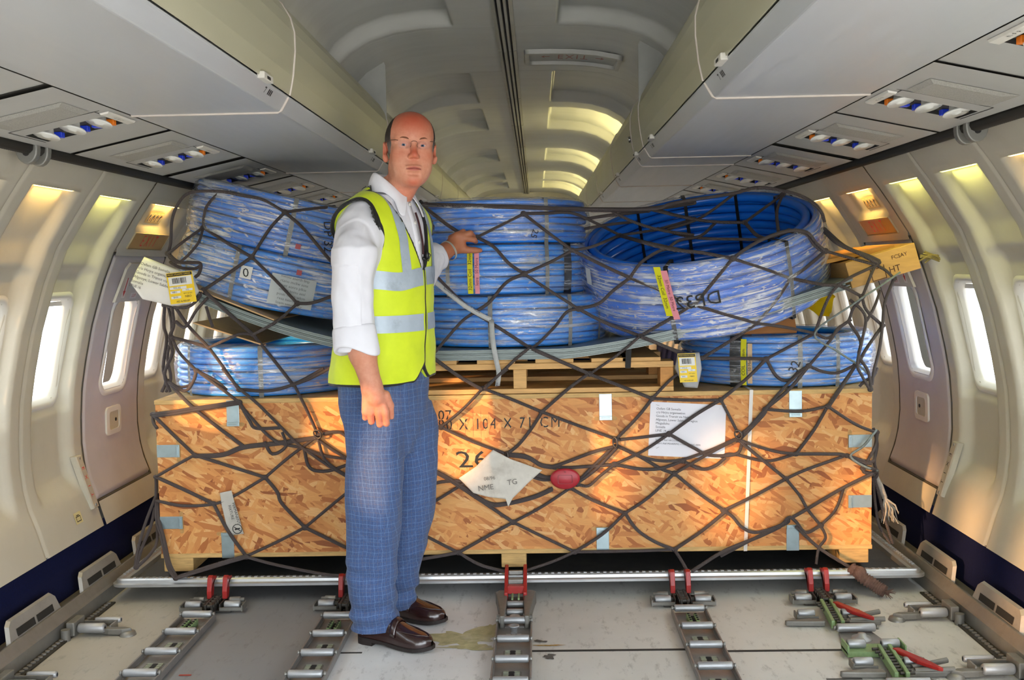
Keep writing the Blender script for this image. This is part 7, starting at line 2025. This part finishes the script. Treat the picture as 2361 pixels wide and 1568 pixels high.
def tweed():
    m = bpy.data.materials.new('blue_checked_cloth'); m.use_nodes = True; nt = m.node_tree; p = nt.nodes['Principled BSDF']
    pos = worldpos(nt); f, fc = tnoise(nt, pos, 3.5, 4, .6); ad = nt.nodes.new('ShaderNodeVectorMath'); ad.operation = 'MULTIPLY_ADD'; nt.links.new(fc, ad.inputs[0]); ad.inputs[1].default_value = (.05, .05, .05); nt.links.new(pos, ad.inputs[2])
    sx = nt.nodes.new('ShaderNodeSeparateXYZ'); nt.links.new(ad.outputs[0], sx.inputs[0])
    g, _ = tnoise(nt, worldpos(nt, (1, 1, 3)), 340, 3, .7); g2, _ = tnoise(nt, worldpos(nt, (3, 3, .4)), 150, 3, .7)
    base = ramp(nt, math_(nt, 'MULTIPLY', math_(nt, 'ADD', g, g2), .5), [(.36, col('#263a66')), (.62, col('#49638f'))])
    o = base
    for src, off, per in (('X', 0, .0235), ('Z', .3, .0255), ('Y', .1, .03)):
        q = math_(nt, 'FRACT', math_(nt, 'ADD', math_(nt, 'DIVIDE', sx.outputs[src], per), off))
        ln = math_(nt, 'MULTIPLY', math_(nt, 'LESS_THAN', q, .062), .22 if src != 'Y' else .05)
        o = mixnode(nt, ln, o, col('#8fb0dc'))
        q2 = math_(nt, 'FRACT', math_(nt, 'ADD', math_(nt, 'DIVIDE', sx.outputs[src], per), off + .5))
        o = mixnode(nt, math_(nt, 'MULTIPLY', math_(nt, 'LESS_THAN', q2, .07), .22 if src != 'Y' else .05), o, col('#7a6a62'))
    nt.links.new(o, p.inputs['Base Color']); p.inputs['Roughness'].default_value = .85; p.inputs['Sheen Weight'].default_value = .1
    nt.links.new(bump(nt, g, .3, .001), p.inputs['Normal']); return m
trousers = to_obj('trousers', P, Q, tweed(), man, disp=trouser_fold, sm=2)
# ---------------- shoes
M_SHOE = mat('dark_brown_leather', '#2b1513', .24, var=.2, vscale=14, coat=.6, bmp=.1, bscale=300); M_SOLE = mat('shoe_sole', '#1f1715', .55); M_THR = mat('shoe_stitch', '#5b4438', .7)
def shoe(heel, toe, kind):
    h, t = np.array(heel, float), np.array(toe, float); d = Vector((*(t - h), 0)); L = d.length; d.normalize(); w = Vector((-d.y, d.x, 0)); O = Vector((*h, 0))
    sl = [0, .03, .10, .22, .36, .5, .62, .74, .84, .92, .97, 1.0]; wl = [.012, .026, .033, .034, .034, .038, .044, .047, .045, .036, .024, .008]; hl = [.040, .058, .072, .082, .088, .082, .066, .054, .047, .040, .031, .016]
    zl_ = [.024] * 4 + [.021, .018, .016, .015, .015, .017, .019, .021]
    b = MB(); ns, nf = 44, 22
    def fn(i, j):
        s = i / ns; a = math.pi * j / nf; ww, hh, z0 = np.interp(s, sl, wl), np.interp(s, sl, hl), np.interp(s, sl, zl_)
        c = math.cos(a); sn = math.sin(a); e = .72
        x = ww * math.copysign(abs(c) ** e, c) * (1 - .12 * max(0, sn) ** 3); z = z0 + hh * sn ** .8
        if .55 < s < .97 and sn > .8: z -= .0025 * sstep(.8, .9, sn)
        return O + d * (s * L) + w * x + Vector((0, 0, z))
    b.grid(ns, nf, fn); so = b.build('shoe', M_SHOE, man)
    o = MB(); ol = [(s, np.interp(s, sl, wl) + .0045) for s in np.linspace(0.0, 1.0, 30)]; ol[0] = (-.012, .012); ol[-1] = (1.018, .012)
    poly = [(s * L, x) for s, x in ol] + [(s * L, -x) for s, x in ol[::-1]]
    N = len(poly); z_at = lambda a: float(np.interp(a / L, sl, zl_))
    vs = [O + d * a + w * c + Vector((0, 0, z_at(a) + .002)) for a, c in poly] + [O + d * a + w * c * .97 + Vector((0, 0, max(z_at(a) - .011, 0 if a / L > .45 else .011))) for a, c in poly]
    o.add(vs, [list(range(N)), list(range(N, 2 * N))[::-1]] + [(i, N + i, N + (i + 1) % N, (i + 1) % N) for i in range(N)])
    hp_ = [(a, c) for a, c in poly if a / L < .27]; M = len(hp_)
    o.add([O + d * a + w * c * .98 + Vector((0, 0, .014)) for a, c in hp_] + [O + d * a + w * c * .96 for a, c in hp_], [list(range(M)), list(range(M, 2 * M))[::-1]] + [(i, M + i, M + (i + 1) % M, (i + 1) % M) for i in range(M)])
    o.build('sole', M_SOLE, so)
    st = MB(); pts = []
    for k in range(60):
        u = k / 59; s = .56 + .40 * math.sin(math.pi * u); a = math.radians(38 + 104 * u)
        i = s * ns; pts.append(Vector(fn(i, nf * a / math.pi)) + Vector((0, 0, .0012)))
    st.tube(pts, .0024, 6); st.build('apron_seam', M_SHOE, so)
    sb = MB()
    sb.grid(3, 16, lambda i, j: Vector(fn((.50 + .075 * i / 3) * ns, 2 + (nf - 4) * j / 16)) + (Vector((0, 0, 1)) * math.sin(math.pi * (2 + (nf - 4) * j / 16) / nf) + w * math.cos(math.pi * (2 + (nf - 4) * j / 16) / nf)) * .0028)
    q = sb.build('strap', M_SHOE, so); md = q.modifiers.new('thickness', 'SOLIDIFY'); md.thickness = .002
shoe((-.525, 3.515), (-.263, 3.400), 0)
shoe((-.520, 3.770), (-.243, 3.672), 1)
# bracelet
b = MB(); c = J(1034, 576, 4.035); d = Vector(J(1047, 567, YL) - WRL).normalized(); u = d.orthogonal().normalized(); w = d.cross(u); vs = []
for i in range(40):
    t = 2 * math.pi * i / 40
    for h, r in ((-.004, .041), (.004, .041), (.004, .0385), (-.004, .0385)): vs.append(Vector(c) + Vector((0, .004, -.004)) + d * h + (u * math.cos(t) + w * math.sin(t)) * r)
b.add(vs, [(i * 4 + k, ((i + 1) % 40) * 4 + k, ((i + 1) % 40) * 4 + (k + 1) % 4, i * 4 + (k + 1) % 4) for i in range(40) for k in range(4)], 0, False)
b.build('bracelet', mat('silver', '#e2e0da', .38, metal=.7), man)
